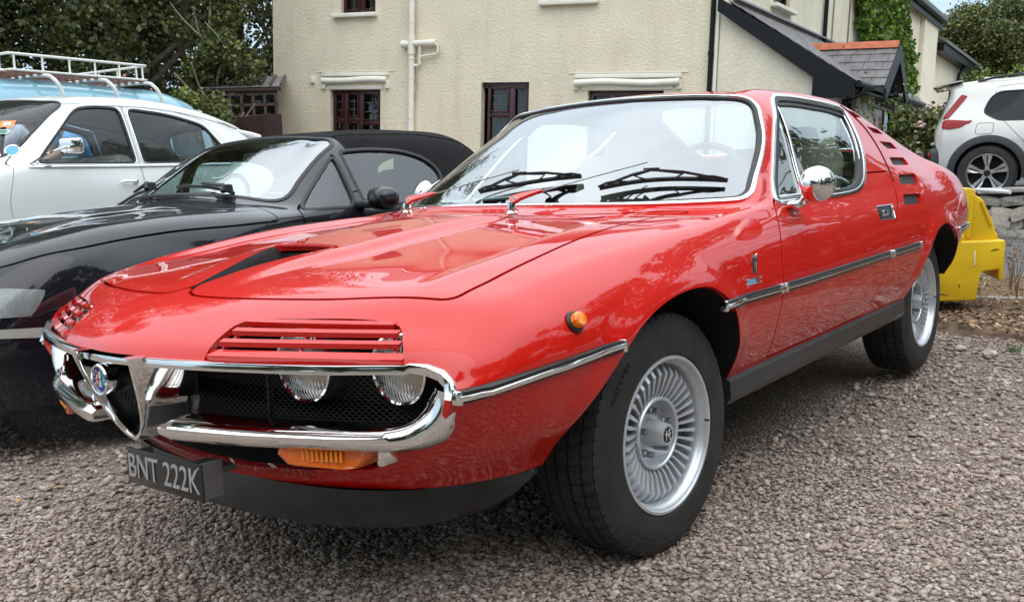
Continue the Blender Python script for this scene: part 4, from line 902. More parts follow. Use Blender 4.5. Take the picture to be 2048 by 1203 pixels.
mb.lathe([(0,.0),(.04,.0),(.05,-.03)],20,Matrix.Translation((1.0,-.36,.82))@Matrix.Rotation(math.radians(-90),4,'Z')); mb.build('steering_wheel',M_BLACK,RED)
mb=MB(); mb.box((1.09,0,1.115),(.02,.20,.055),bev=.012); mb.tube([(1.09,0,1.13),(1.10,0,1.18)],.008,6); mb.build('rear_view_mirror',M_BLACK,RED)
# ================================================================ GROUND
def nodes_mat(name):
    m=bpy.data.materials.new(name); m.use_nodes=True; MATS[name]=m; return m,m.node_tree,m.node_tree.nodes['Principled BSDF']
def ramp(n,pos):
    r=n.nodes.new('ShaderNodeValToRGB'); r.color_ramp.elements[0].position=pos[0][0]; r.color_ramp.elements[0].color=(*pos[0][1],1); r.color_ramp.elements[1].position=pos[-1][0]; r.color_ramp.elements[1].color=(*pos[-1][1],1)
    for p,c in pos[1:-1]: e=r.color_ramp.elements.new(p); e.color=(*c,1)
    return r
STONE=[(0,(.205,.15,.125)),(.2,(.29,.222,.180)),(.45,(.355,.275,.225)),(.7,(.40,.322,.272)),(.9,(.45,.38,.325)),(1,(.55,.49,.43))]
M_GBASE,n,b=nodes_mat('gravel_base'); b.inputs['Roughness'].default_value=.95
co=n.nodes.new('ShaderNodeTexCoord'); v=n.nodes.new('ShaderNodeTexVoronoi'); v.inputs['Scale'].default_value=62; v2=n.nodes.new('ShaderNodeTexVoronoi'); v2.inputs['Scale'].default_value=62; v2.feature='DISTANCE_TO_EDGE'
n.links.new(co.outputs['Object'],v.inputs[0]); n.links.new(co.outputs['Object'],v2.inputs[0]); r=ramp(n,STONE); sp=n.nodes.new('ShaderNodeSeparateXYZ'); n.links.new(v.outputs['Color'],sp.inputs[0]); n.links.new(sp.outputs[0],r.inputs[0])
e=n.nodes.new('ShaderNodeMapRange'); e.inputs['From Max'].default_value=.18; e.inputs['To Min'].default_value=.25; n.links.new(v2.outputs[0],e.inputs['Value'])
nz=n.nodes.new('ShaderNodeTexNoise'); nz.inputs['Scale'].default_value=.9; nz.inputs['Detail'].default_value=6; n.links.new(co.outputs['Object'],nz.inputs[0]); pr=n.nodes.new('ShaderNodeMapRange'); pr.inputs['From Min'].default_value=.3; pr.inputs['From Max'].default_value=.7; pr.inputs['To Min'].default_value=.8; pr.inputs['To Max'].default_value=1.2; n.links.new(nz.outputs[0],pr.inputs['Value'])
mm=n.nodes.new('ShaderNodeMath'); mm.operation='MULTIPLY'; n.links.new(e.outputs[0],mm.inputs[0]); n.links.new(pr.outputs[0],mm.inputs[1])
sc=n.nodes.new('ShaderNodeVectorMath'); sc.operation='SCALE'; n.links.new(r.outputs[0],sc.inputs[0]); n.links.new(mm.outputs[0],sc.inputs['Scale']); n.links.new(sc.outputs[0],b.inputs['Base Color'])
bp_=n.nodes.new('ShaderNodeBump'); bp_.inputs['Distance'].default_value=.02; bp_.inputs['Strength'].default_value=1; n.links.new(v2.outputs[0],bp_.inputs['Height']); n.links.new(bp_.outputs[0],b.inputs['Normal'])
M_STONES,n,b=nodes_mat('gravel_stones'); b.inputs['Roughness'].default_value=.88
g=n.nodes.new('ShaderNodeNewGeometry'); r=ramp(n,STONE); co=n.nodes.new('ShaderNodeTexCoord'); nz=n.nodes.new('ShaderNodeTexNoise'); nz.inputs['Scale'].default_value=160; n.links.new(co.outputs['Object'],nz.inputs[0])
n.links.new(g.outputs['Random Per Island'],r.inputs[0]); mr_=n.nodes.new('ShaderNodeMapRange'); mr_.inputs['To Min'].default_value=.7; mr_.inputs['To Max'].default_value=1.3; n.links.new(nz.outputs[0],mr_.inputs['Value'])
pn=n.nodes.new('ShaderNodeTexNoise'); pn.inputs['Scale'].default_value=1.1; pn.inputs['Detail'].default_value=5; n.links.new(co.outputs['Object'],pn.inputs[0]); pm=n.nodes.new('ShaderNodeMapRange'); pm.inputs['From Min'].default_value=.35; pm.inputs['From Max'].default_value=.65; pm.inputs['To Min'].default_value=.82; pm.inputs['To Max'].default_value=1.12; n.links.new(pn.outputs['Fac'],pm.inputs['Value'])
pq=n.nodes.new('ShaderNodeMath'); pq.operation='MULTIPLY'; n.links.new(mr_.outputs[0],pq.inputs[0]); n.links.new(pm.outputs[0],pq.inputs[1])
sc=n.nodes.new('ShaderNodeVectorMath'); sc.operation='SCALE'; n.links.new(r.outputs[0],sc.inputs[0]); n.links.new(pq.outputs[0],sc.inputs['Scale']); n.links.new(sc.outputs[0],b.inputs['Base Color'])
# car park ground: undulating sheet
xs=np.concatenate([np.linspace(-60,-4,15),np.linspace(-3.5,8,93),np.linspace(9,60,18)]); ys=np.concatenate([np.linspace(-60,-5,14),np.linspace(-4.5,5,77),np.linspace(6,80,20)])
X,Y=np.meshgrid(xs,ys,indexing='ij'); Z=.006*np.sin(X*2.1+1)*np.cos(Y*1.7)+.004*np.sin(X*5.3+Y*3.1)-.010
Z=np.where((X>60),0,Z); V=np.stack([X,Y,Z],-1).reshape(-1,3); nx_,ny_=X.shape; i,j=np.meshgrid(np.arange(nx_-1),np.arange(ny_-1),indexing='ij'); a=(i*ny_+j).ravel()
mesh('ground',V,np.stack([a,a+ny_,a+ny_+1,a+1],1),M_GBASE)['kind']='structure'
gz=lambda x,y: .006*np.sin(x*2.1+1)*np.cos(y*1.7)+.004*np.sin(x*5.3+y*3.1)-.010
mesh('countryside',[(-800,-800,-.35),(800,-800,-.35),(800,800,-.35),(-800,800,-.35)],[(0,1,2,3)],mat('field_green',(.06,.09,.03),rough=.95,noise=(.02,.4,6)))['kind']='structure'
def scatter_stones(name,regions,m_,low=False):
    bm=bmesh.new(); bmesh.ops.create_icosphere(bm,subdivisions=1,radius=1); base=np.array([v.co for v in bm.verts]); T=np.array([[v.index for v in f.verts] for f in bm.faces]); bm.free()
    Vs=[];Ts=[];off=0
    for (x0,x1,y0,y1,nn,rmin,rmax,flt) in regions:
        x=RNG.uniform(x0,x1,nn); y=RNG.uniform(y0,y1,nn); ok=flt(x,y) if flt else np.ones(nn,bool); x=x[ok];y=y[ok];k=len(x)
        r=RNG.uniform(rmin,rmax,k)*RNG.choice([1,1,1,1.5],k); sc=np.stack([r*RNG.uniform(.8,1.35,k),r*RNG.uniform(.6,1.0,k),r*RNG.uniform(.36,.66,k)],1)
        J=base[None]*(1+RNG.uniform(-.28,.28,(k,len(base),1)))*sc[:,None,:]
        a=RNG.uniform(0,2*np.pi,k); t=RNG.uniform(-.5,.5,k); ca,sa=np.cos(a),np.sin(a); ct,st=np.cos(t),np.sin(t)
        X_=J[...,0]*ct[:,None]-J[...,2]*st[:,None]; Z_=J[...,0]*st[:,None]+J[...,2]*ct[:,None]
        P=np.stack([X_*ca[:,None]-J[...,1]*sa[:,None]+x[:,None],X_*sa[:,None]+J[...,1]*ca[:,None]+y[:,None],Z_+(gz(x,y)+sc[:,2]*RNG.uniform(.0,.9,k)+.001)[:,None]],-1)
        Vs.append(P.reshape(-1,3)); Ts.append((T[None]+(off+np.arange(k)*len(base))[:,None,None]).reshape(-1,3)); off+=k*len(base)
    return mesh(name,np.concatenate(Vs),np.concatenate(Ts),m_,smooth=False)
def dcam(x,y): return np.hypot(x+2.08,y+1.9)
tag(scatter_stones('gravel',[(-2.3,3.2,-2.3,1.0,115000,.0046,.0082,lambda x,y:(dcam(x,y)<3.2)&~((x>.7)&(x<1.9)&(y>-.55))&(y<1.35-x*.15)),(-1.4,6.2,-2.4,2.6,38000,.007,.0115,lambda x,y:(dcam(x,y)>=3.1)&((y<-.55)|(x<-.2)|(x>3.2)))],M_STONES),'loose grey and pinkish gravel covering the car park','gravel',kind='stuff')
# fallen leaves
def leaf_shape(L,Wd):
    V=[(0,0,0),(L*.3,Wd,.004),(L*.65,Wd*.9,.006),(L,0,.003),(L*.65,-Wd*.9,.007),(L*.3,-Wd,.005),(L*.5,0,-.001)]
    return V,[(0,6,1),(1,6,2),(2,6,3),(3,6,4),(4,6,5),(5,6,0)]
LM=[mat('leaf_yellow',(.45,.27,.06),rough=.7),mat('leaf_brown',(.22,.10,.045),rough=.8)]
C0=np.array([-2.0814,-1.904,.9484])
for k,(x,y,s,m_,lab) in enumerate([(-.20,-1.18,.026,0,'small yellow leaf on the gravel right of the front wheel, lower one'),(.62,-1.26,.022,1,'small brown leaf on the gravel right of the front wheel, upper one'),(-1.0,.28,.02,1,'curled tan leaf on the gravel at the bottom left'),(-.72,1.12,.03,0,'yellow leaf on the gravel left of the chrome shield'),(-.58,1.16,.026,0,'pale yellow leaf on the gravel beside another near the shield')]):
    V,F=leaf_shape(s,s*.35); q=RNG.uniform(0,6); o=mesh('fallen_leaf',V,F,LM[m_],smooth=False); o.location=(x,y,.012); o.rotation_euler=(.2,.15,q); tag(o,lab,'leaf')
# ================================================================ HOUSE (own upright frame)
HM=Matrix(((0.23812,0.97089,0.026,11.8447),(-0.969,0.23931,-0.06136,9.0286),(-0.0658,-0.01058,0.99778,1.3897),(0,0,0,1)))
WM=Matrix(((0.09609,0.99503,0.026,12.7998),(-0.99334,0.09753,-0.06136,5.1419),(-0.06359,-0.01993,0.99778,1.1258),(0,0,0,1)))
M_WALL=mat('cream_render',(.75,.67,.515),rough=.92,noise=(1.3,.06,6),bump=(24,.75,.022))
M_WALL2=mat('cream_render_wing',(.78,.715,.57),rough=.92,noise=(1.3,.06,6),bump=(22,.65,.022))
for m_ in (M_WALL,M_WALL2):   # rain streaks and patches: vertical grey-brown staining
    n=m_.node_tree; b=n.nodes['Principled BSDF']; src=b.inputs['Base Color'].links[0].from_socket; co=n.nodes.new('ShaderNodeTexCoord'); mp_=n.nodes.new('ShaderNodeMapping'); mp_.inputs['Scale'].default_value=(1.9,1.9,.45); t=n.nodes.new('ShaderNodeTexNoise'); t.inputs['Scale'].default_value=1.6; t.inputs['Detail'].default_value=8; t.inputs['Roughness'].default_value=.65
    n.links.new(co.outputs['Object'],mp_.inputs[0]); n.links.new(mp_.outputs[0],t.inputs[0]); r=n.nodes.new('ShaderNodeMapRange'); r.inputs['From Min'].default_value=.50; r.inputs['From Max'].default_value=.78; n.links.new(t.outputs[0],r.inputs['Value'])
    x=n.nodes.new('ShaderNodeMixRGB'); x.blend_type='MULTIPLY'; x.inputs['Color2'].default_value=(.86,.83,.77,1); n.links.new(r.outputs[0],x.inputs['Fac']); n.links.new(src,x.inputs['Color1']); n.links.new(x.outputs[0],b.inputs['Base Color'])
M_WTRIM=mat('cream_paint',(.80,.77,.67),rough=.6,noise=(3,.06,5),bump=(12,.25,.01))
M_MAR=mat('maroon_upvc',(.048,.013,.014),rough=.35,coat=.2)
M_WGL=mat('house_window_glass',(.02,.025,.025),rough=.04,spec=.8)
M_CURT=mat('net_curtain',(.42,.41,.37),rough=.95,bump=(30,.6,.02,'wave')); M_BLKP=mat('black_gloss_paint',(.010,.010,.012),rough=.45,spec=.25)
M_SLATE=mat('roof_slate',(.135,.125,.125),rough=.6,noise=(6,.3,4),bump=(25,.3,.01)); M_TERRA=mat('terracotta',(.45,.13,.065),rough=.8,noise=(9,.2,4))
def place(o,M): o.matrix_world=M; return o
def wall_sheet(mb,u0,u1,w0,w1,holes,v=0,depth=.16,mi=0):
    """front wall in the u-w plane with rectangular openings and their reveals"""
    us=sorted(set([u0,u1]+[a for h in holes for a in h[:2]])); ws=sorted(set([w0,w1]+[a for h in holes for a in h[2:4]]))
    us=[u for u in us if u0<=u<=u1]; ws=[w for w in ws if w0<=w<=w1]
    for i in range(len(us)-1):
        for j in range(len(ws)-1):
            cu,cw=(us[i]+us[i+1])/2,(ws[j]+ws[j+1])/2
            if any(h[0]<cu<h[1] and h[2]<cw<h[3] for h in holes): continue
            mb.add([(us[i],v,ws[j]),(us[i+1],v,ws[j]),(us[i+1],v,ws[j+1]),(us[i],v,ws[j+1])],[(0,1,2,3)],mi)
    for a,b,c,d in holes:
        mb.add([(a,v,c),(b,v,c),(b,v,d),(a,v,d),(a,v+depth,c),(b,v+depth,c),(b,v+depth,d),(a,v+depth,d)],[(0,3,7,4),(1,5,6,2),(3,2,6,7),(0,4,5,1)],mi)
def house_window(par,u0,u1,w0,w1,v,cols,rows_,curtain=True,grid=True,M=M_MAR):
    """cols: u fractions of the mullions, rows_: per column list of transom fractions (from the bottom)"""
    fr=.055; mb=MB(); y=v
    for a,b,c,d in ((u0,u1,w0,w0+fr),(u0,u1,w1-fr,w1),(u0,u0+fr,w0,w1),(u1-fr,u1,w0,w1)): mb.box(((a+b)/2,y,(c+d)/2),(b-a,.07,d-c),bev=.006)
    win=mb.build('window',M,par); ed=[0]+cols+[1]; U=lambda f: u0+(u1-u0)*f; Wf=lambda f: w0+(w1-w0)*f
    for f in cols: mb=MB(); mb.box((U(f),y,(w0+w1)/2),(.085,.068,w1-w0-.02),bev=.006); mb.build('mullion',M,win)
    k=0
    for i in range(len(ed)-1):
        a,b=U(ed[i])+(.045 if i else .04),U(ed[i+1])-(.045 if i<len(ed)-2 else .04); r=[0]+rows_[i]+[1]
        for f in rows_[i]: mb=MB(); mb.box(((a+b)/2,y+.001,Wf(f)),(b-a+.02,.066,.075),bev=.006); mb.build('transom',M,win)
        for j in range(len(r)-1):
            c,d=Wf(r[j])+.045,Wf(r[j+1])-.045
            if (i+j)%2==1 or (j==len(r)-2): 
                mb=MB()
                for e in ((a,b,c,c+.03),(a,b,d-.03,d),(a,a+.03,c,d),(b-.03,b,c,d)): mb.box(((e[0]+e[1])/2,y-.022,(e[2]+e[3])/2),(e[1]-e[0],.05,e[3]-e[2]),bev=.004)
                mb.build('casement',M,win)
            mb=MB(); mb.box(((a+b)/2,y+.02,(c+d)/2),(b-a,.008,d-c)); mb.build('pane',M_WGLASS,win,smooth=False)
            if grid and d-c>.3:
                for q in range(1,3): mb=MB(); mb.box(((a+b)/2,y+.012,c+(d-c)*q/3),(b-a,.006,.010)); mb.build('glazing_bar',mat('lead_grey',(.12,.12,.12),rough=.5),win,smooth=False)
            if grid and b-a>.2: mb=MB(); mb.box(((a+b)/2,y+.013,(c+d)/2),(.010,.006,d-c)); mb.build('glazing_bar',MATS['lead_grey'] if 'lead_grey' in MATS else mat('lead_grey',(.12,.12,.12),rough=.5),win,smooth=False)
    if curtain:
        for a,b in ((u0+.03,u0+(u1-u0)*.36),(u1-(u1-u0)*.34,u1-.03)):
            nn=24; V=[]
            for q in range(nn+1):
                x=a+(b-a)*q/nn; V+=[(x,y+.12+.022*math.sin(q*1.9),w0+.02),(x,y+.12+.022*math.sin(q*1.9+.3),w1-.02)]
            mesh('curtain',V,[(2*q,2*q+2,2*q+3,2*q+1) for q in range(nn)],M_CURT,win)
    return win
M_WGLASS=glass_mat('house_glass',(.55,.58,.56),1.0,1.6)
HS=thing('house','cream rendered two-storey house with maroon windows behind the red coupe','house'); place(HS,HM)
holes=[(-3.62,-2.50,-.30,1.075),(-.395,.535,-.62,1.192),(1.635,2.965,-.30,1.035),(-3.375,-2.615,2.480,3.6),(.79,1.70,2.545,3.6)]
mb=MB(); wall_sheet(mb,-4.955,3.82,-1.6,5.1,holes)
mb.add([(-4.955,0,-1.6),(-4.955,0,5.1),(-4.955,7,5.1),(-4.955,7,-1.6),(3.82,0,-1.6),(3.82,0,5.1),(3.82,7,5.1),(3.82,7,-1.6)],[(0,1,2,3),(4,7,6,5),(3,2,6,7)])
mb.build('wall',M_WALL,HS,smooth=False)
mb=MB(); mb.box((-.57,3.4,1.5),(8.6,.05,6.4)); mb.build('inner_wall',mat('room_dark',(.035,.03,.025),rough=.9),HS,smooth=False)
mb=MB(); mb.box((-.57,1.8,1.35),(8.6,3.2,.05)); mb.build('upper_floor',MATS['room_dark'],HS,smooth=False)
V,F=prism_vf([(-.45,5.0),(3.5,7.2),(7.45,5.0),(7.45,5.1),(3.5,7.35),(-.45,5.1)],'x',-5.2,4.1); mesh('roof',V,F,M_SLATE,HS,smooth=False)
house_window(HS,-3.60,-2.52,-.28,1.06,.11,[.25,.57],[[.58],[.60],[.55]])
W2=house_window(HS,-.300,.520,-.60,1.15,.11,[.57],[[.70],[]])
house_window(HS,1.655,2.945,-.28,1.02,.11,[.30,.66],[[.6],[.6],[.6]])
house_window(HS,-3.36,-2.63,2.50,3.58,.11,[.55],[[],[]],curtain=True); house_window(HS,.81,1.68,2.565,3.58,.11,[.5],[[],[]])
# arched head of the middle window
arc=[(-.395,1.192-.03)]+[(-.395+.93*t,1.192-.03+.05*math.sin(math.pi*t)) for t in np.linspace(0,1,13)]
V,F=prism_vf([(u,w) for u,w in [(-.395,1.10)]+arc[1:]+[(.535,1.10)]],'y',.095,.15); mesh('window_head',V,F,M_MAR,W2,smooth=False)
# sills
for u0,u1,w in ((-3.53,-2.57,2.45),(.70,1.775,2.515)): mb=MB(); mb.box(((u0+u1)/2,-.02,w),(u1-u0,.16,.075),bev=.012); mb.build('sill',M_WTRIM,HS)
# moulded labels over the ground floor windows
for u0,u1,w0,w1 in ((-3.80,-2.31,1.08,1.40),(1.385,3.26,1.04,1.315)):
    mb=MB(); uc=(u0+u1)/2
    mb.box((uc,-.010,w1-.035),(u1-u0,.05,.07),bev=.008); mb.build('window_label',M_WTRIM,HS); lab=bpy.context.collection.objects[-1] if False else None
    mb=MB(); pts=[(u,-.05+.012*math.sin(u*3),w1-.150+.012*math.sin(u*4.1)) for u in np.linspace(u0+.02,u1-.02,24)]
    V,F=sweep(pts,(0,0,1),[(.06,-.0),(.045,.045),(.0,.06),(-.04,.045),(-.055,.0)]); mb.add(V,F); mb.build('label_moulding',M_WTRIM,HS,angle=60)
    mb=MB(); mb.box((uc,-.005,w0+.045),(u1-u0-.26,.03,.075),bev=.006); mb.build('lintel_band',M_WTRIM,HS)
    for sgn,u in ((-1,u0+.045),(1,u1-.045)):
        mb=MB(); mb.box((u,-.02,w0+.09),(.085,.06,.16),R=Matrix.Rotation(-sgn*.18,3,'Y'),bev=.012); mb.build('label_stop',M_WTRIM,HS)
    mb=MB(); mb.box((uc,-.006,w1+.018),(u1-u0+.22,.018,.012)); mb.build('label_drip',M_WTRIM,HS,smooth=False)
mb=MB(); mb.box((-4.02,-.02,1.268),(.095,.05,.13),bev=.01); mb.build('junction_box',M_WTRIM,HS)
# waste pipes, cream painted
mb=MB(); mb.tube([(-1.79,-.085,-1.5),(-1.79,-.085,5.0)],.058,14)
for w in (2.28,1.62,1.28,.55): mb.tube([(-1.79,-.085,w-.012),(-1.79,-.085,w+.012)],.066,14)
mb.tube([(-1.79,-.085,1.70),(-1.79,-.085,2.02)],.070,14); P1=mb.build('soil_pipe',M_WTRIM,HS)
mb=MB(); mb.tube([(-1.97,-.085,1.885),(-1.30,-.085,1.90)],.056,14); mb.tube([(-1.99,-.085,1.885),(-1.90,-.085,1.885)],.068,14); mb.tube([(-1.45,-.085,1.895),(-1.28,-.085,1.90)],.064,14); mb.build('branch_pipe',M_WTRIM,P1)
mb=MB(); mb.tube([(-1.32,-.08,1.90),(-1.25,-.08,1.86),(-1.25,-.08,1.72),(-1.28,-.08,1.70),(-1.58,-.08,1.66),(-1.62,-.08,1.65)],.020,8); mb.tube([(-1.62,-.08,1.86),(-1.62,-.08,1.52),(-1.66,-.08,1.50),(-1.74,-.08,1.50)],.024,8); mb.build('overflow_pipe',M_WTRIM,P1)
mb=MB(); mb.tube(capcurve([(-1.72,-.07,1.46),(-1.70,-.07,1.30),(-1.66,-.07,1.15),(-1.71,-.07,.98),(-1.73,-.07,.85)],14),.007,5); mb.build('cable',mat('cable_grey',(.3,.28,.24),rough=.6),P1)
mb=MB(); mb.tube([(3.735,-.06,-1.5),(3.735,-.06,5.0)],.040,12); mb.tube([(3.735,-.06,1.58),(3.735,-.06,1.64)],.050,12); mb.build('downpipe',M_BLKP,HS)
mb=MB(); mb.box((3.81,-.02,1.8),(.05,.06,6.6)); mb.build('corner_strip',M_WTRIM,HS,smooth=False)
# ---- wing running back, with the lean-to in front of it (frame: x outwards, y away, z up)
WG=thing('house_wing','cream rendered rear wing of the house with black eaves, ivy on its wall','house'); place(WG,WM)
def wall_yz(mb,y0,y1,z0,z1,holes,x=0,depth=.14):
    t=MB(); wall_sheet(t,y0,y1,z0,z1,holes,0,depth)
    mb.add([(x-b,a,c) for a,b,c in t.V],t.F)
mb=MB(); wall_yz(mb,-.0,19.0,-1.6,4.5,[(2.15,3.15,2.70,3.75)]); mb.add([(0,0,-1.6),(-.2,0,-1.6),(-.2,0,4.5),(0,0,4.5),(0,19,-1.6),(-6,19,-1.6),(-6,19,4.5),(0,19,4.5)],[(0,1,2,3),(4,7,6,5)])
mb.build('wall',M_WALL2,WG,smooth=False)
wp=MB(); 
def win_yz(par,y0,y1,z0,z1,x,cols,rows_):
    w=house_window(par,y0,y1,z0,z1,.10,cols,rows_); w.matrix_basis=Matrix(((0,-1,0,x),(1,0,0,0),(0,0,1,0),(0,0,0,1))); return w
win_yz(WG,2.17,3.13,2.72,3.73,0,[.5],[[],[]])
mb=MB(); mb.box((.05,2.62,2.66),(.16,1.25,.07),bev=.012); mb.build('sill',M_WTRIM,WG)
mb=MB(); mb.tube([(.06,5.50,1.9),(.06,5.50,5)],.045,10); mb.build('downpipe',M_BLKP,WG)
mb=MB(); mb.box((.02,6.25,2.6),(.02,.03,4)); mb.build('wall_joint',mat('render_seam',(.30,.24,.18),rough=.9),WG,smooth=False)
mb=MB(); mb.box((.02,7.65,2.6),(.02,.045,4)); mb.build('wall_joint',MATS['render_seam'],WG,smooth=False)
mb=MB(); mb.box((.19,9.4,4.40),(.05,19.4,.26)); mb.build('fascia',M_BLKP,WG,smooth=False)
mb=MB(); mb.box((.10,9.4,4.52),(.20,19.4,.03)); mb.build('soffit',M_BLKP,WG,smooth=False)
mb=MB(); mb.tube([(.28,-.2,4.50),(.28,19.1,4.50)],.075,10); mb.build('gutter',M_BLKP,WG)
V,F=prism_vf([(.32,4.56),(-3,6.6),(-6.3,4.56),(-6.3,4.66),(-3,6.72),(.32,4.66)],'y',-.2,19.15); mesh('roof',V,F,M_SLATE,WG,smooth=False)
mb=MB(); mb.box((.06,17.6,1.4),(.16,2.4,6.0)); mb.build('pier',M_WALL2,WG,smooth=False)
# far low range
W3=thing('far_cottage','low cream cottage range beyond the ivy, with arched window','house'); place(W3,WM)
mb=MB(); wall_yz(mb,19.01,34,-1.6,3.75,[(26.6,27.9,.5,2.6),(28.6,30.6,.6,2.5)],x=-.05); mb.build('wall',M_WALL2,W3,smooth=False)
win_yz(W3,26.65,27.85,.5,2.2,-.05,[.5],[[],[]]); win_yz(W3,28.65,30.55,.6,2.45,-.05,[.33,.66],[[],[],[]])
mb=MB(); mb.lathe([(0,.02),(.6,.02),(.6,.12),(.5,.12)],24,Matrix.Translation((.0,27.25,2.2))@Matrix.Rotation(math.radians(90),4,'Z')); mb.build('arch_head',M_WTRIM,W3)
mb=MB(); mb.box((.05,29.6,2.62),(.3,2.4,.22),bev=.05); mb.box((.02,29.6,.5),(.2,2.3,.12),bev=.02); mb.build('window_surround',M_WTRIM,W3)
mb=MB(); mb.box((.15,26.6,3.72),(.35,15.3,.26)); mb.build('fascia',M_BLKP,W3,smooth=False)
V,F=prism_vf([(.40,3.84),(-2.5,5.4),(-5.4,3.84),(-5.4,3.95),(-2.5,5.52),(.40,3.95)],'y',18.8,34.2); mesh('roof',V,F,M_SLATE,W3,smooth=False)
mb=MB(); mb.tube([(.30,24.6,3.7),(.10,24.3,3.3),(.08,24.3,3.0),(.08,24.3,-1)],.06,10); mb.build('downpipe',M_BLKP,W3)
# lean-to
LT=thing('lean_to_porch','cream lean-to with slate roof, black bargeboard and red door against the house side','porch'); place(LT,WM)
OX=1.78
mb=MB(); mb.add([(-.16,-.03,-1.6),(OX,-.03,-1.6),(OX,-.03,1.10),(-.16,-.03,2.25)],[(0,1,2,3)])
wall_yz(mb,-.03,6.2,-1.6,1.15,[(.45,1.15,-.2,.96),(2.55,4.35,-1.5,1.0)],x=OX); mb.add([(OX,6.2,-1.6),(0,6.2,-1.6),(0,6.2,2.3),(OX,6.2,1.1)],[(0,1,2,3)]); mb.build('wall',M_WALL2,LT,smooth=False)
sl=math.atan2(2.42-1.12,2.05)
def slates(name,par,y0,y1,x0,z0,x1,z1,rows,wd,axis='y',mat_=None):
    """rows of separate slates on the slope from eave (x1,z1) up to (x0,z0)"""
    mb=MB(); L=math.hypot(x1-x0,z1-z0); ang=math.atan2(z0-z1,x0-x1)
    for r in range(rows):
        f=(r+.5)/rows; cx=x1+(x0-x1)*f; cz=z1+(z0-z1)*f; y=y0-(wd/2 if r%2 else 0)
        while y<y1:
            a,b=max(y,y0),min(y+wd-.006,y1)
            if b-a>.03:
                dz=random.uniform(-.002,.003); R=Matrix.Rotation(-ang+.045,3,'Y') 
                c=(cx,(a+b)/2,cz+.022+dz); d=(L/rows*1.22,b-a,.010)
                if axis=='x': mb.box((c[1],c[0],c[2]),(d[1],d[0],d[2]),R=Matrix.Rotation(ang-.045,3,'X'))
                else: mb.box(c,d,R=R)
            y+=wd
    o=mb.build(name,mat_ or M_SLATE,par,smooth=False); o['kind']='stuff'; return o
mb=MB(); mb.add([(-.0,-.13,2.40),(2.03,-.13,1.12),(2.03,6.35,1.12),(0,6.35,2.40)],[(0,1,2,3)]); mb.add([(-.0,-.13,2.32),(2.03,-.13,1.04),(2.03,6.35,1.04),(0,6.35,2.32)],[(3,2,1,0)]); mb.build('roof_deck',M_SLATE,LT,smooth=False)
slates('roof_slates',LT,-.15,6.35,0,2.40,2.05,1.12,11,.26)
mb=MB(); V,F=prism_vf([(-.16,2.475),(2.05,1.145),(2.05,.88),(1.42,.88),(1.42,1.19),(-.16,2.26)],'y',-.19,-.145); mb.add(V,F); mb.build('bargeboard',M_BLKP,LT,smooth=False)
mb=MB(); mb.box((.05,3.2,2.47),(.10,6.3,.03)); mb.build('flashing',mat('lead_flashing',(.28,.29,.31),rough=.6),LT,smooth=False)
mb=MB(); mb.tube([(2.09,-.15,1.09),(2.09,.75,1.09)],.055,8); mb.build('gutter',M_BLKP,LT); mb=MB(); mb.tube([(2.09,2.7,1.09),(2.09,6.35,1.09)],.055,8); mb.build('gutter',M_BLKP,LT)
mb=MB(); mb.box((1.90,3.1,1.02),(.28,6.4,.03)); mb.build('soffit',M_BLKP,LT,smooth=False)
mb=MB(); mb.tube(capcurve([(2.09,.15,1.04),(2.08,.12,.96),(1.98,.06,.90),(1.88,.05,.84),(1.86,.05,.70),(1.86,.05,-1.2)],16),.042,10); mb.build('downpipe',M_BLKP,LT)
mb=MB(); mb.tube(capcurve([(2.09,5.9,1.04),(2.08,5.9,.96),(1.95,5.9,.90),(1.86,5.9,.82),(1.86,5.9,.6),(1.86,5.9,-1.2)],16),.045,10); mb.build('downpipe',M_BLKP,LT)
# cross gable over the door
yc,hw,rz_,ez=1.72,.85,1.82,1.12
V=[(.55,yc,rz_),(2.25,yc,rz_),(2.25,yc-hw,ez),(1.85,yc-hw,ez),(2.25,yc+hw,ez),(1.85,yc+hw,ez)]
mesh('gable_roof',V,[(0,1,2,3),(0,5,4,1)],M_SLATE,LT,smooth=False)
mb=MB()
for s in (-1,1):
    n_=5
    for r in range(n_):
        f=(r+.5)/n_; yy=yc+s*hw*(1-f); zz=ez+(rz_-ez)*f; x0=.6+1.25*(1-f); x=x0
        while x<2.26:
            b=min(x+.30,2.27); ang=math.atan2(rz_-ez,hw); mb.box(((x+b)/2,yy,zz+.02),(b-x-.008,math.hypot(hw,rz_-ez)/n_*1.2,.012),R=Matrix.Rotation(-s*ang+s*.05,3,'X')); x+=.30
tag(mb.build('gable_slates',M_SLATE,LT,smooth=False),kind='stuff')
for k,(a,b) in enumerate(((.58,1.40),(1.41,2.28))): mb=MB(); V,F=prism_vf([(yc-.10,rz_-.02),(yc,rz_+.10),(yc+.10,rz_-.02)],'x',a,b-.01); mb.add(V,F); mb.build('ridge_tile',M_TERRA,LT,smooth=False)
for s in (-1,1):
    mb=MB(); V,F=prism_vf([(yc,rz_+.02),(yc+s*(hw+.06),ez-.04),(yc+s*(hw+.06),ez-.26),(yc,rz_-.24)],'x',2.27,2.31); mb.add(V,F); mb.build('bargeboard',M_BLKP,LT,smooth=False)
mb=MB(); V,F=prism_vf([(yc-hw+.1,ez-.05),(yc,rz_-.12),(yc+hw-.1,ez-.05)],'x',2.05,2.10); mb.add(V,F); mb.build('gable_infill',M_BLKP,LT,smooth=False)
mb=MB(); mb.tube([(2.12,yc-hw-.02,ez-.03),(1.6,yc-hw-.02,ez-.03)],.04,8); mb.build('gutter',M_BLKP,LT)
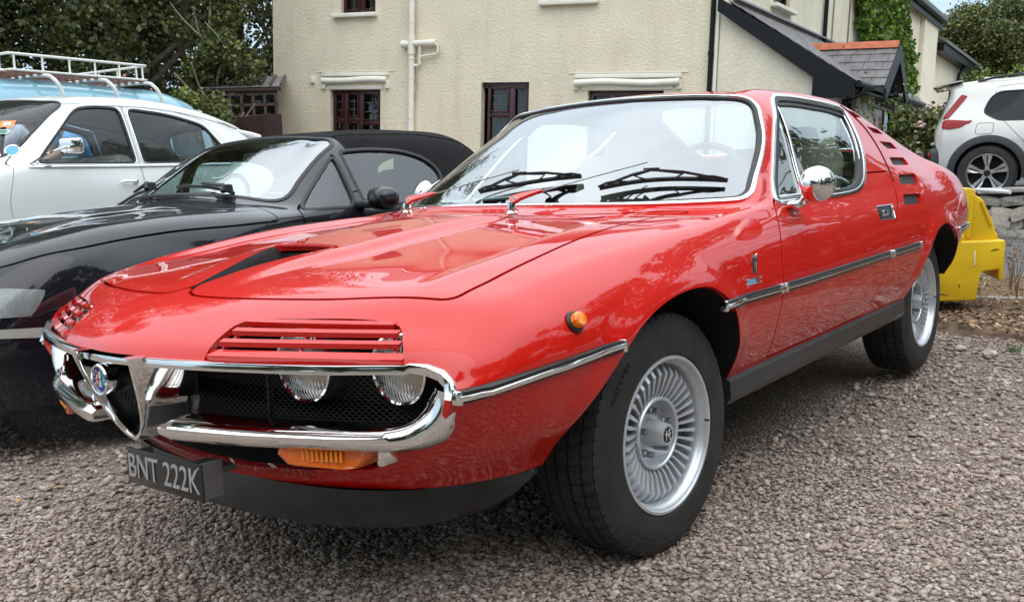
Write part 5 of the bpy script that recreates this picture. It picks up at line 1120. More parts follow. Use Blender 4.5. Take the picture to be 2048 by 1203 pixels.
# small window and door
w=win_yz(LT,.47,1.13,-.18,.94,OX,[],[[]])
mb=MB(); 
for a,b,c,d in ((2.57,2.66,-1.5,.98),(4.24,4.33,-1.5,.98),(2.57,4.33,.89,.98),(3.52,3.60,-1.5,.9)): mb.box((OX-.06,(a+b)/2,(c+d)/2),(.08,b-a,d-c),bev=.006)
DR=mb.build('door_frame',M_MAR,LT)
mb=MB(); mb.box((OX-.07,3.09,-.31),(.05,.86,2.38)); mb.build('door',mat('red_door_paint',(.34,.03,.03),rough=.4,coat=.3),DR,smooth=False)
for zc in (.45,-.45): mb=MB(); mb.box((OX-.043,3.09,zc),(.012,.50,.62),bev=.01); mb.build('door_panel',MATS['red_door_paint'],DR)
mb=MB(); mb.lathe([(0,.02),(.035,.015),(.05,0)],5,Matrix.Translation((OX-.035,3.09,.45))@Matrix.Rotation(math.radians(90),4,'Z')); mb.build('door_knocker',mat('brass',(.6,.42,.15),rough=.3,metal=1),DR)
mb=MB(); mb.box((OX-.07,3.92,-.31),(.02,.62,2.38)); mb.build('side_light',M_WGLASS,DR,smooth=False)
mb=MB(); mb.box((.9,3,-.2),(.05,6,2.4)); mb.build('inner_wall',MATS['room_dark'],LT,smooth=False)
mb=MB(); mb.box((1.92,1.2,.95),(.14,.10,.16),bev=.01); mb.build('porch_light',mat('lamp_cream',(.6,.58,.35),rough=.5),LT)
# ================================================================ VEGETATION
def leaf_mat(name,dark,mid,light,trans=.25):
    m,n,b=nodes_mat(name); g=n.nodes.new('ShaderNodeNewGeometry'); r=ramp(n,[(0,dark),(.5,mid),(.86,light),(1,(light[0]*1.5,light[1]*1.25,light[2]))])
    n.links.new(g.outputs['Random Per Island'],r.inputs[0]); n.links.new(r.outputs[0],b.inputs['Base Color']); b.inputs['Roughness'].default_value=.55
    t=n.nodes.new('ShaderNodeBsdfTranslucent'); n.links.new(r.outputs[0],t.inputs[0]); x=n.nodes.new('ShaderNodeMixShader'); x.inputs[0].default_value=trans
    n.links.new(b.outputs[0],x.inputs[1]); n.links.new(t.outputs[0],x.inputs[2]); n.links.new(x.outputs[0],n.nodes['Material Output'].inputs[0]); return m
def leaves(name,centres,radii,counts,size,m_,par=None,shape=1.0,kind=True,up=.35,seed=None):
    """leaf-sized bent quads through blob volumes (denser near the surface)"""
    rs=np.random.RandomState(seed if seed is not None else RNG.randint(1e6)); Ps=[]
    for c,r,k in zip(centres,radii,counts):
        d=rs.normal(size=(k,3)); d/=np.linalg.norm(d,axis=1)[:,None]; rr=rs.uniform(.35,1,k)**.5; r=np.asarray(r if hasattr(r,'__len__') else (r,r,r))
        lump=1+.22*np.sin(d[:,0]*5+c[0]*3)*np.cos(d[:,2]*6+c[1])+.12*rs.normal(size=k)
        Ps.append(np.asarray(c)+d*(rr*lump)[:,None]*r)
    P=np.concatenate(Ps); k=len(P); s=size*rs.uniform(.6,1.35,k)
    a=rs.normal(size=(k,3)); a/=np.linalg.norm(a,axis=1)[:,None]; n=rs.normal(size=(k,3))+np.array([0,0,up*2]); n-=a*(n*a).sum(1)[:,None]; n/=np.linalg.norm(n,axis=1)[:,None]; b=np.cross(n,a)
    s=s[:,None]; w=.42*s*shape
    V=np.stack([P-a*s*.5,P+b*w-n*s*.08,P+a*s*.5,P-b*w-n*s*.08],1).reshape(-1,3); i=np.arange(k)*4
    T=np.concatenate([np.stack([i,i+1,i+2],1),np.stack([i,i+2,i+3],1)])
    return mesh(name,V,T,m_,par,smooth=False)
M_BARK=mat('bark',(.12,.10,.08),rough=.95,noise=(6,.35,5),bump=(14,.8,.03)); M_PBARK=mat('pale_bark',(.30,.28,.20),rough=.9,noise=(5,.25,5))
M_LD=leaf_mat('dark_leaves',(.022,.032,.011),(.062,.080,.026),(.14,.15,.05)); M_LM=leaf_mat('mid_leaves',(.032,.048,.014),(.090,.115,.032),(.20,.21,.065)); M_LI=leaf_mat('ivy_leaves',(.03,.07,.010),(.085,.17,.018),(.19,.30,.03)); M_LB=leaf_mat('bright_leaves',(.04,.07,.012),(.10,.16,.03),(.22,.28,.06))
def tree(name,label,loc,h,blobs,nleaf,size,m_,group=None,bark=M_BARK,rt=.16,bare=0,bl=1.0):
    t=thing(name,label,'tree',loc,0,group); mb=MB(); 
    mb.tube(capcurve([(0,0,-.3),(.05,.03,h*.25),(-.08,.06,h*.5),(.04,-.04,h*.8)],14),np.linspace(rt,rt*.35,14),10)
    for k in range(9+bare):
        z0=h*random.uniform(.18,.65); a=random.uniform(0,6.3); L=h*random.uniform(.25,.45)*bl
        mb.tube(capcurve([(0,0,z0),(L*.4*math.cos(a),L*.4*math.sin(a),z0+L*.35),(L*.8*math.cos(a+.2),L*.8*math.sin(a+.2),z0+L*.8)],7),np.linspace(rt*.35,.012,7),6)
        if k%2==0: mb.tube(capcurve([(L*.4*math.cos(a),L*.4*math.sin(a),z0+L*.35),(L*.6*math.cos(a-.5),L*.6*math.sin(a-.5),z0+L*.7),(L*.7*math.cos(a-.9),L*.7*math.sin(a-.9),z0+L*1.0)],6),np.linspace(rt*.2,.008,6),5)
    mb.build('trunk',bark,t,angle=60)
    vol=[np.prod(np.broadcast_to(np.asarray(b[3],float),(3,)))**(2/3) for b in blobs]; tot=sum(vol)
    leaves('crown',[b[:3] for b in blobs],[b[3] for b in blobs],[max(50,int(nleaf*v/tot)) for v in vol],size,m_,t); return t
def blobset(rs,n,spread,zr,r0,r1): return [(rs.uniform(-spread[0],spread[0]),rs.uniform(-spread[1],spread[1]),rs.uniform(*zr),(rs.uniform(r0,r1),rs.uniform(r0,r1),rs.uniform(r0,r1)*.8)) for _ in range(n)]
rs=np.random.RandomState(3)
# dark tree belt on the left: rows across the view
for k,(px,d,h,mm,lab) in enumerate([(30,21,12.5,M_LD,'leftmost dark tree of the belt above the roof rack'),(150,23,13,M_LM,'second tree of the belt, green-brown, above the roof rack'),(270,21,12.5,M_LD,'dark tree of the belt above the rear of the roof rack'),(345,25,13,M_LD,'dark tree of the belt between the roof rack and the pale-stemmed tree'),(520,26,12.5,M_LM,'tree of the belt right behind the corner of the house'),(-260,20,12,M_LM,'tree of the belt beyond the left edge of the view, nearer one'),(-700,19,12,M_LD,'tree of the belt far beyond the left edge of the view')]):
    ray_=np.array([.70,.71]) if False else None
    ang=math.radians(37.793)+math.atan2(1024-px,1945.5); x=-2.08+d*math.cos(ang); y=-1.9+d*math.sin(ang)
    tree('tree',lab,(x,y,-.3),h,blobset(rs,34,(1.9,1.9),(1.0,h),.75,1.3),34000,.105,mm,group=None,rt=.2)
tree_defs=[(470,16.5,5.6)]
ang=math.radians(37.793)+math.atan2(1024-462,1945.5); x=-2.08+18.6*math.cos(ang); y=-1.9+18.6*math.sin(ang)
tree('tree','slender tree with pale forked bare stems left of the house corner',(x,y,-.2),6.0,blobset(rs,16,(.42,.42),(3.0,5.6),.28,.42),7000,.085,M_LM,bark=M_PBARK,rt=.06,bare=2,bl=.42)
# shrubs with roses in front of the belt
for px,d,w,lab in ((330,17.2,1.0,'shrub with pink roses behind the roof rack'),(372,17.6,.5,'yellow-green shrub left of the brown conservatory')):
    ang=math.radians(37.793)+math.atan2(1024-px,1945.5); x=-2.08+d*math.cos(ang); y=-1.9+d*math.sin(ang)
    t=thing('shrub',lab,'shrub',(x,y,0)); mb=MB()
    for q in range(6): a=q*1.1; mb.tube([(0,0,0),(.3*math.cos(a),.3*math.sin(a),1.2),(.5*math.cos(a),.5*math.sin(a),2.1)],[.03,.02,.008],5)
    mb.build('stem',M_BARK,t); leaves('foliage',[(rs.uniform(-w,w)*.8,rs.uniform(-w,w)*.8,rs.uniform(1.2,2.3)) for _ in range(12)],[.42 if px<350 else .3]*12,[600]*12,.075,M_LB if px>350 else M_LM,t)
    if px<350:
        fl=MB()
        for q in range(18):
            bm=bmesh.new(); bmesh.ops.create_icosphere(bm,subdivisions=1,radius=.026); Vv=[v.co+Vector((rs.uniform(-.9,.9),rs.uniform(-.9,.9),rs.uniform(1.7,2.6))) for v in bm.verts] if False else None
            c=Vector((rs.uniform(-1,1),rs.uniform(-1,1),rs.uniform(1.7,2.65))); fl.add([v.co+c for v in bm.verts],[[v.index for v in f.verts] for f in bm.faces]); bm.free()
        tag(fl.build('roses',mat('rose_pink',(.55,.22,.20),rough=.7,noise=(3,.5,3)),t),kind='stuff')
# tall tree behind the SUV
ang=math.radians(37.793)+math.atan2(1024-1985,1945.5); d=46; x=-2.08+d*math.cos(ang); y=-1.9+d*math.sin(ang)
bl=[]
while len(bl)<44:
    q=rs.uniform(-1,1,3)
    if .25<q@q<1: bl.append((q[0]*1.9,q[1]*1.9,6.45+q[2]*1.75,(rs.uniform(.55,.85),rs.uniform(.55,.85),rs.uniform(.4,.6))))
tree('tree','large round tree against the sky behind the white SUV',(x,y,-1),8.5,bl,42000,.12,M_LM,rt=.3)
ang=math.radians(37.793)+math.atan2(1024-2090,1945.5); d=50; x=-2.08+d*math.cos(ang); y=-1.9+d*math.sin(ang)
tree('tree','second tree joining the big round tree at the right edge',(x,y,-1),7.5,[(rs.uniform(-1.5,1.5),rs.uniform(-1.5,1.5),4.6+rs.uniform(-1.2,1.3),(.8,.8,.6)) for _ in range(28)],26000,.13,M_LM,rt=.3)
for px,d,h in ((1925,44,3.6),(1840,48,3.4),(2010,40,3.4)):
    ang=math.radians(37.793)+math.atan2(1024-px,1945.5); x=-2.08+d*math.cos(ang); y=-1.9+d*math.sin(ang)
    t=thing('hedge_bush','green bush below the big round tree, %s'%({1925:'behind the cottage roof end',1840:'hidden mostly by the cottage',2010:'directly above the SUV roof'}[px]),'bush',(x,y,0)); leaves('foliage',[(rs.uniform(-1.6,1.6),rs.uniform(-1.6,1.6),rs.uniform(.8,h)) for _ in range(14)],[.9]*14,[700]*14,.14,M_LB,t)
    mb=MB(); mb.tube([(0,0,-.5),(0,0,2)],.08,6); mb.build('stem',M_BARK,t)
# ivy on the wing wall
IV=thing('ivy','bright green ivy climbing the cream wall of the wing','ivy'); place(IV,WM)
cs=[];rr=[];ct=[]
def ivy_edge(w): return 8.0+np.interp(w,[1.2,2.0,2.6,3.6,4.4],[3.2,1.6,.7,.1,-.1]), np.interp(w,[1.2,1.6,2.2,2.9,3.5,4.4],[14.6,15.0,15.2,14.6,13.6,12.6])
for w in np.arange(1.3,4.45,.16):
    a,b_=ivy_edge(w); y=a
    while y<b_:
        if not ((3.0<w<3.7) and 11.9<y<12.8 and rs.rand()<.85): cs.append((.10+rs.uniform(0,.12),y+rs.uniform(-.1,.1),w+rs.uniform(-.07,.07))); rr.append((rs.uniform(.08,.20),.30,.17)); ct.append(62)
        y+=.30
leaves('foliage',cs,rr,ct,.105,M_LI,IV,shape=1.25,up=.1)
mb=MB()
for q in range(7): y0=9+q*.8; mb.tube(capcurve([(.03,y0,-1.4),(.03,y0+.2,.5),(.03,y0-.1,2.0),(.03,y0+.3,3.6)],10),.022,5)
mb.build('stem',M_BARK,IV)
# hydrangea by the door
HY=thing('hydrangea','hydrangea bush with faded pink flower heads between the lean-to and the SUV','bush',(13.62,1.98,.42))
leaves('foliage',[(rs.uniform(-.45,.45),rs.uniform(-.5,.5),rs.uniform(.1,1.1)) for _ in range(26)],[.26]*26,[520]*26,.07,M_LM,HY,shape=1.3)
mb=MB(); 
for q in range(7): a=q*.9; mb.tube([(0,0,-.3),(.25*math.cos(a),.4*math.sin(a),.8)],[.02,.008],5)
mb.build('stem',M_BARK,HY); fl=MB(); bm=bmesh.new(); bmesh.ops.create_icosphere(bm,subdivisions=1,radius=1); iv=[v.co.copy() for v in bm.verts]; ifc=[[v.index for v in f.verts] for f in bm.faces]; bm.free()
for q in range(150):
    a=rs.uniform(0,6.28); ph=rs.uniform(-.1,1.3); c=Vector((.72*math.cos(a)*math.cos(ph),.76*math.sin(a)*math.cos(ph),.25+1.08*math.sin(ph) if ph>0 else .25)); s=rs.uniform(.026,.046)
    fl.add([(v.x*s*(1+rs.uniform(-.2,.2))+c.x,v.y*s+c.y,v.z*s*.7+c.z) for v in iv],ifc)
tag(fl.build('flower_heads',mat('faded_pink',(.62,.42,.40),rough=.9,noise=(2.2,.45,4)),HY,smooth=False),kind='stuff')
tag(leaves('sprigs',[(.1,.9,1.2),(.0,1.2,1.5),(.2,.6,1.35)],[(.12,.2,.35)]*3,[70]*3,.05,M_LB,HY),kind='stuff')
# trees behind the photographer: what the paint reflects
for k,(x,y,h) in enumerate([(-12,-8,8.5),(-8.5,-11.5,9),(-4,-13.5,8.5),(1,-14,9.5),(6,-14,8.5),(11.5,-13.5,11),(15.5,-10,12),(-14,-3,8.5),(-15,3,8),(18.5,-5.6,12)]):
    tree('tree','leafy tree %s behind the viewpoint, seen in reflections'%['far left and tall','left of the viewpoint in the near row','nearly straight behind the viewpoint','behind and right of the viewpoint','right behind the front wheel side','across from the red door','at the far right end of the row','left of the roadster nose','out beyond the left edge','off beyond the verge at the right'][k],(x,y,-.2),h,blobset(rs,18,(2.3,2.3),(1.0,h),1.1,1.8),8500,.30,M_LD if k%2 else M_LM,group=None,rt=.2)
# ================================================================ generic panelled car
def car_shell(root,P,nu,nv,side_windows,ws_u,ws_v,rw_u,rw_v,doors,arches,paint,roofsel=None,roofmat=None,flare_amt=.012,gl=None,seal=M_RUBBER,trim=None,hood=None,rwgl=None,sgl=None,yswin=.3,bodyname='body',rim=.012,wsr=.5):
    """returns bvh of the surface; polygons in (x,z) for both flanks, windscreen and rear window in (station, line) parameters"""
    S=loft(P,nu,nv,smooth=2)
    for A in arches:
        flare(S,A,flare_amt,.09)
    S.N=vnormals(S.V,S.T); B=bvh(S); G=Shell(); G.V,G.N,G.uv,G.T=S.V.copy(),S.N.copy(),S.uv.copy(),S.T.copy()
    ws=roundpoly([(ws_u[0],-ws_v[0]),(ws_u[1],-ws_v[1]),(ws_u[1],ws_v[1]),(ws_u[0],ws_v[0])],wsr); rw=roundpoly([(rw_u[0],-rw_v),(rw_u[1],-rw_v),(rw_u[1],rw_v),(rw_u[0],rw_v)],.5)
    for A in arches: split(G,np.where(np.abs(G.V[:,1])>.45,sdpoly(G.V[:,[0,2]],A),1))
    split(G,sdpoly(G.uv,ws)); split(G,sdpoly(G.uv,rw))
    for w in side_windows: split(G,np.where(np.abs(G.V[:,1])>yswin,sdpoly(G.V[:,[0,2]],w),1))
    for d_ in doors:
        for e in (-.003,.003): split(G,np.where(np.abs(G.V[:,1])>.45,sdpoly(G.V[:,[0,2]],d_),1)+e)
    if hood is not None:
        for e in (-.003,.003): split(G,np.where(G.N[:,2]>.2,sdpoly(np.stack([G.V[:,0],np.abs(G.V[:,1])],1),hood),1)+e)
    C,U=cen(G); ay=np.abs(C[:,1]); xz=C[:,[0,2]]
    arch=np.zeros(len(ay),bool)
    for A in arches: arch|=(ay>.45)&(sdpoly(xz,A)<0)
    mws=sdpoly(U,ws)<0; mrw=sdpoly(U,rw)<0; msw=[(ay>yswin)&(sdpoly(xz,w)<0) for w in side_windows]; glass=mws|mrw
    for m in msw: glass|=m
    used=glass|arch
    for d_ in doors:
        q=sdpoly(xz,d_); md=(ay>.45)&(q<-.003)&~used; gp=(ay>.45)&(np.abs(q)<=.003)&~glass
        for s in (-1,1):
            m=md&(C[:,1]*s>0)
            if m.any(): panel('door',sub(G,m),paint,root,rim=rim)
        used|=md|gp
    if hood is not None:
        q=sdpoly(np.stack([C[:,0],ay],1),hood); tp=(C[:,2]>.35); fn=np.cross(G.V[G.T[:,1]]-G.V[G.T[:,0]],G.V[G.T[:,2]]-G.V[G.T[:,0]])[:,2]>0
        mh=fn&(q<-.003)&~used&(C[:,2]>.5); panel('bonnet',sub(G,mh),paint,root,rim=rim); used|=mh|(fn&(np.abs(q)<=.003)&(C[:,2]>.5))
    if roofsel is not None:
        mr=roofsel(C,U)&~used; panel('soft_top' if roofmat is not paint else 'roof',sub(G,mr),roofmat,root,rim=rim); used|=mr
    panel(bodyname,sub(G,~used),paint,root,rim=rim)
    gl=gl or M_GLASS
    W=sub(G,mws); panel('windscreen',W,gl,root,rim=0,off=-.005); R=sub(G,mrw); panel('rear_window',R,rwgl or gl,root,rim=0,off=-.005)
    for S2 in (W,R):
        if len(S2.T): loop_trim(S2,'window_seal',seal,root,prof_bar(-.006,.004,-.012,.010),ds=.02)
    for m in msw:
        for s in (-1,1):
            q=sub(G,m&(C[:,1]*s>0))
            if len(q.T)==0: continue
            panel('side_window',q,sgl or (gl if gl is not M_GLASS else M_SGLASS),root,rim=0,off=-.010)
            loop_trim(q,'window_seal',seal,root,prof_bar(-.014,.003,-.014,.006),ds=.02)
            if trim is not None: loop_trim(q,'window_trim',trim,root,prof_bar(-.002,.006,.003,.011),ds=.02)
    g0=S.grid[0]; g1=S.grid[-1]
    for g in (g0,g1): mesh('end_panel',[tuple(p) for p in g],[tuple(range(len(g)))],paint,root,smooth=False)
    for A in arches:
        q=A[A[:,1]>.24]; q=q[np.argsort(-np.arctan2(q[:,1]-.3,q[:,0]-A[:,0].mean()))]; n=len(q)
        for s in (-1,1):
            a=[]
            for k in range(n):
                D,_=drape_side(B,[q[k]],s); a.append((q[k][0],s*((abs(D[0][1]) if len(D) else .74)-.004),q[k][1]))
            c=[(p[0],s*.40,p[2]) for p in a]; mesh('wheel_arch_liner',a+c,[(k,k+1,n+k+1,n+k) for k in range(n-1)]+[tuple(n+k for k in range(n))],M_DARK,root,angle=60)
    return S,B,G
def arch_poly(cx,r,z=.31,fl=1.0):
    t=np.linspace(-.35,math.pi+.35,60); return np.stack([cx+r*np.cos(t),z+r*fl*np.sin(t)],1)
def simple_wheel(parent,loc,R,rimr,w,spokes,rimmat,side=-1,style='multi'):
    V,F=tyre_mesh(R=R,rim=rimr,w=w,nseg=96,sipe=False); t=mesh('wheel',V,F,M_TYRE,parent,angle=30); t.location=loc; t.rotation_euler=(0,0,0 if side<0 else math.pi)
    k=rimr/.19; mb=MB(); mb.lathe([(rimr+.006,w*.46),(rimr,w*.48),(rimr-.006,w*.46),(rimr-.012,w*.40),(rimr-.018,w*.2),(rimr-.018,-w*.4),(rimr,-w*.4)],64,closed=True); mb.build('rim',rimmat,t,angle=30)
    mb=MB(); mb.lathe([(rimr-.016,.0),(.05,.004),(0,.004)],40); mb.build('brake_shadow',M_DARK,t)
    if style=='split5':
        for q in range(5):
            a=2*math.pi*q/5+math.pi/2; R_=Matrix.Rotation(-a,4,'Y')
            pl=[(.035,.028),(.09,.022),(rimr*.62,.040),(rimr*.96,.062),(rimr*.985,.020),(rimr*.985,-.020),(rimr*.96,-.062),(rimr*.62,-.040),(.09,-.022),(.035,-.028)]
            V,F=prism_vf(pl,'y',-w*.40,-w*.34); V=[R_@Vector((v[0],v[1]+ (.02 if v[0]<.12 else 0),v[2])) for v in V]; mesh('spoke',V,F,rimmat,t,smooth=False)
            V,F=prism_vf([(.09,.004),(rimr*.9,.010),(rimr*.9,-.010),(.09,-.004)],'y',-w*.405,-w*.403); mesh('spoke_slot',[R_@Vector(v) for v in V],F,M_DARK,t,smooth=False)
        mb=MB(); mb.lathe([(0,w*.36),(.035,w*.36),(.042,w*.32),(.042,.0)],24); mb.build('hub_cap',M_BLACK,t)
    else:
        if spokes==1: mb=MB(); mb.lathe([(0,w*.44),(rimr*.45,w*.42),(rimr*.7,w*.36),(rimr*.9,w*.38),(rimr*.96,w*.3)],40); mb.build('wheel_disc',rimmat,t)
        for q in range(spokes if spokes>1 else 0):
            a=2*math.pi*q/spokes; R_=Matrix.Rotation(-a,4,'Y'); V,F=prism_vf([(.03,.016),(rimr*.97,.024),(rimr*.97,-.024),(.03,-.016)],'y',-w*.38,-w*.30); mesh('spoke',[R_@Vector(v) for v in V],F,rimmat,t,smooth=False)
        mb=MB(); mb.lathe([(0,w*.42),(.03,w*.41),(.04,w*.36),(.04,.0)],24); mb.build('hub_cap',rimmat,t)
    return t
# ================================================================ BLACK ROADSTER
M_BLKPAINT=mat('black_car_paint',(.005,.005,.009),rough=.45,coat=1,coat_rough=.012,ior=1.45,spec=.1)
M_ROOFCLOTH=mat('black_soft_top_cloth',(.010,.010,.011),rough=.95,bump=(500,.5,.002,'voronoi'),noise=(4,.35,5),spec=.2)
Z3=thing('roadster','black two-seat roadster with closed cloth roof between the red coupe and the white saloon','car',(0,2.27,0))
def z3_body():
    S=[]; st=lambda *a: S.append(a)
    lo=lambda x,y6=.80,y7=.83,y8=.82,y9=.80,z9=.20: [(x,y6,.68),(x,y7,.56),(x,y8,.42),(x,y9,z9)]
    st((-.80,0,.50),(-.79,.22,.50),(-.76,.40,.495),(-.70,.55,.49),(-.66,.63,.48),(-.63,.68,.46),(-.61,.71,.44),(-.60,.725,.40),(-.60,.725,.34),(-.60,.70,.20))
    st((-.77,0,.60),(-.76,.22,.60),(-.72,.41,.60),(-.66,.56,.60),(-.60,.65,.585),(-.55,.715,.56),(-.52,.745,.52),(-.50,.76,.46),(-.50,.76,.38),(-.52,.74,.20))
    st((-.66,0,.675),(-.65,.22,.677),(-.62,.42,.68),(-.56,.58,.68),(-.50,.68,.665),(-.45,.745,.63),(-.42,.775,.58),(-.40,.79,.50),(-.40,.79,.40),(-.42,.77,.20))
    st((-.45,0,.745),(-.45,.22,.748),(-.44,.42,.752),(-.42,.59,.755),(-.38,.70,.74),(-.34,.765,.70),(-.31,.795,.64),(-.30,.81,.54),(-.30,.81,.42),(-.30,.79,.20))
    st((-.19,0,.812),(-.19,.22,.810),(-.19,.42,.808),(-.18,.60,.812),(-.17,.71,.798),(-.15,.775,.75),(-.14,.81,.68),(-.13,.825,.56),(-.13,.825,.43),(-.13,.80,.20))
    st((.10,0,.858),(.10,.24,.853),(.10,.44,.842),(.10,.61,.838),(.10,.715,.826),(.10,.78,.778),(.10,.815,.69),(.10,.83,.57),(.10,.828,.43),(.10,.80,.20))
    st((.38,0,.880),(.38,.25,.874),(.39,.45,.860),(.42,.62,.846),(.43,.72,.832),(.43,.785,.785),(.43,.818,.695),(.43,.833,.58),(.43,.83,.43),(.43,.80,.20))
    st((.58,0,.888),(.60,.25,.882),(.64,.46,.868),(.72,.64,.848),(.73,.735,.824),(.73,.79,.790),*lo(.73))
    st((.615,0,.905),(.635,.25,.899),(.69,.46,.882),(.775,.655,.845),(.785,.735,.826),(.79,.785,.795),*lo(.79))
    st((.84,0,1.02),(.85,.25,1.015),(.89,.44,.995),(.95,.615,.965),(.96,.71,.885),(.96,.775,.800),*lo(.96))
    st((1.10,0,1.155),(1.105,.24,1.148),(1.13,.41,1.13),(1.155,.575,1.095),(1.165,.69,.94),(1.17,.775,.800),*lo(1.17))
    st((1.20,0,1.195),(1.205,.24,1.188),(1.22,.40,1.172),(1.25,.555,1.128),(1.26,.68,.95),(1.26,.775,.800),*lo(1.26))
    st((1.55,0,1.240),(1.55,.24,1.232),(1.55,.41,1.210),(1.55,.570,1.145),(1.55,.69,.96),(1.55,.775,.800),*lo(1.55))
    st((1.95,0,1.250),(1.95,.24,1.243),(1.95,.42,1.215),(1.95,.575,1.130),(1.95,.69,.95),(1.95,.775,.800),*lo(1.95))
    st((2.24,0,1.226),(2.24,.24,1.218),(2.24,.42,1.185),(2.24,.56,1.080),(2.22,.67,.93),(2.20,.775,.805),*lo(2.2))
    st((2.46,0,1.165),(2.46,.24,1.155),(2.43,.42,1.10),(2.38,.55,.99),(2.37,.66,.89),(2.40,.77,.812),*lo(2.40))
    st((2.66,0,.97),(2.65,.25,.96),(2.63,.45,.92),(2.60,.60,.87),(2.60,.69,.845),(2.66,.765,.808),*lo(2.66))
    st((2.86,0,.885),(2.85,.27,.882),(2.84,.48,.872),(2.83,.62,.858),(2.83,.70,.842),(2.83,.76,.805),*lo(2.83))
    st((3.05,0,.865),(3.05,.27,.862),(3.04,.48,.852),(3.03,.61,.835),(3.02,.685,.815),(3.0,.735,.775),(3.0,.765,.68),(3.0,.785,.56),(3.0,.775,.42),(3.0,.75,.25))
    st((3.20,0,.84),(3.20,.26,.838),(3.19,.46,.825),(3.17,.58,.80),(3.15,.64,.775),(3.13,.68,.74),(3.12,.70,.66),(3.12,.715,.55),(3.12,.70,.42),(3.10,.68,.28))
    S=np.array(S,float); g=(S[...,2]>1.13); S[...,2]=np.where(g,1.13+(S[...,2]-1.13)*.82,S[...,2]); return S
zwin=roundpoly([(.815,.826),(1.155,.822),(1.175,1.075),(1.165,1.085)],.02); zwin2=roundpoly([(1.205,.822),(1.66,.826),(1.76,.86),(1.84,.93),(1.85,.985),(1.78,1.055),(1.62,1.100),(1.40,1.108),(1.215,1.098)],[.01,.04,.05,.05,.05,.08,.1,.05,.02])
zdoor=roundpoly([(.80,.822),(.80,.78),(.82,.60),(.86,.30),(1.85,.30),(1.93,.50),(1.95,.78),(1.93,.90),(1.2,.90),(.86,.86)],.03)
zhood=roundpoly([(-.69,-.3),(-.66,.40),(-.58,.56),(-.47,.68),(-.30,.755),(-.1,.775),(.1,.780),(.40,.785),(.66,.79),(.66,.5),(.56,-.3)],[0,.1,.1,.1,.1,.1,.1,.1,.02,.1,0])
SZ,BZ,GZ=car_shell(Z3,z3_body(),190,150,[zwin,zwin2],(8.15,11.0),(2.95,2.95),(15.25,15.95),2.3,[zdoor],[arch_poly(.04,.355),arch_poly(2.33,.355)],M_BLKPAINT,roofsel=lambda C,U:(U[:,0]>11.05)&(U[:,0]<17.0)&(np.abs(U[:,1])<4.75)&(C[:,2]>.815),roofmat=M_ROOFCLOTH,gl=glass_mat('roadster_glass',(.80,.95,.93),1.0,3.4),sgl=glass_mat('roadster_side_glass',(.62,.74,.72),1.0,1.9),rwgl=glass_mat('clear_plastic_window',(.75,.80,.70),1.0,1.6),hood=zhood)
# seams of the soft top
for v in (2.55,-2.55):
    uvg=SZ.uv.reshape(*SZ.grid.shape[:2],2); pts=[];ups=[]
    j=int(np.argmin(np.abs(uvg[0,:,1]-v)))
    for i in range(SZ.grid.shape[0]):
        if 11.1<uvg[i,j,0]<16: pts.append(SZ.grid[i,j]); ups.append(SZ.N.reshape(SZ.grid.shape)[i,j])
    V,F=sweep(np.array(pts),np.array(ups),prof_bar(-.003,.004,-.007,.007)); mesh('roof_seam',V,F,M_ROOFCLOTH,Z3,angle=60)
for s in (-1,1):
    # door mirror, lamps, markers
    mb=MB(); mb.box((1.20,s*.885,.862),(.115,.165,.105),R=Matrix.Rotation(s*.25,3,'Z'),bev=.040); mr=mb.build('door_mirror',M_BLKPAINT,Z3,angle=60)
    mb=MB(); mb.box((1.17,s*.80,.835),(.07,.10,.035),bev=.012); mb.build('mirror_foot',M_BLACK,mr)
    patch(Z3,SZ,[(-.62,.53),(-.44,.525),(-.395,.590),(-.385,.612),(-.50,.626),(-.62,.62)],s,'headlamp',mat('roadster_lamp_glass',(.20,.22,.22),rough=.25,metal=.2,coat=.6,bump=(45,.5,.004,'wave'),noise=(9,.5,3)),off=.003)
    patch(Z3,SZ,[(-.56,.460),(-.410,.446),(-.398,.455),(-.400,.478),(-.415,.482),(-.56,.490)],s,'side_marker',mat('clear_marker',(.34,.335,.31),rough=.3,coat=.5),off=.004)
    V,F=tube_vf([tuple(p) for p in drape_side(BZ,capcurve([(.80,.80),(.62,.792),(.56,.752),(.50,.742)],10),s)[0]],.003,5); mesh('panel_gap',V,F,M_DARK,Z3)
for s in (-1,1):
    mb=MB(); mb.box((-.775+.0,s*.105,.50),(.04,.185,.105),bev=.03); k_=mb.build('kidney_grille',M_CHROME,Z3)
    mb=MB(); mb.box((-.79,s*.105,.50),(.03,.150,.080),bev=.02); mb.build('grille_insert',M_BLACK,k_)
mb=MB(); mb.box((-.62,0,.27),(.22,1.25,.16),bev=.05); mb.box((-.70,0,.36),(.16,1.10,.12),bev=.03); mb.build('front_apron',M_BLKPAINT,Z3)
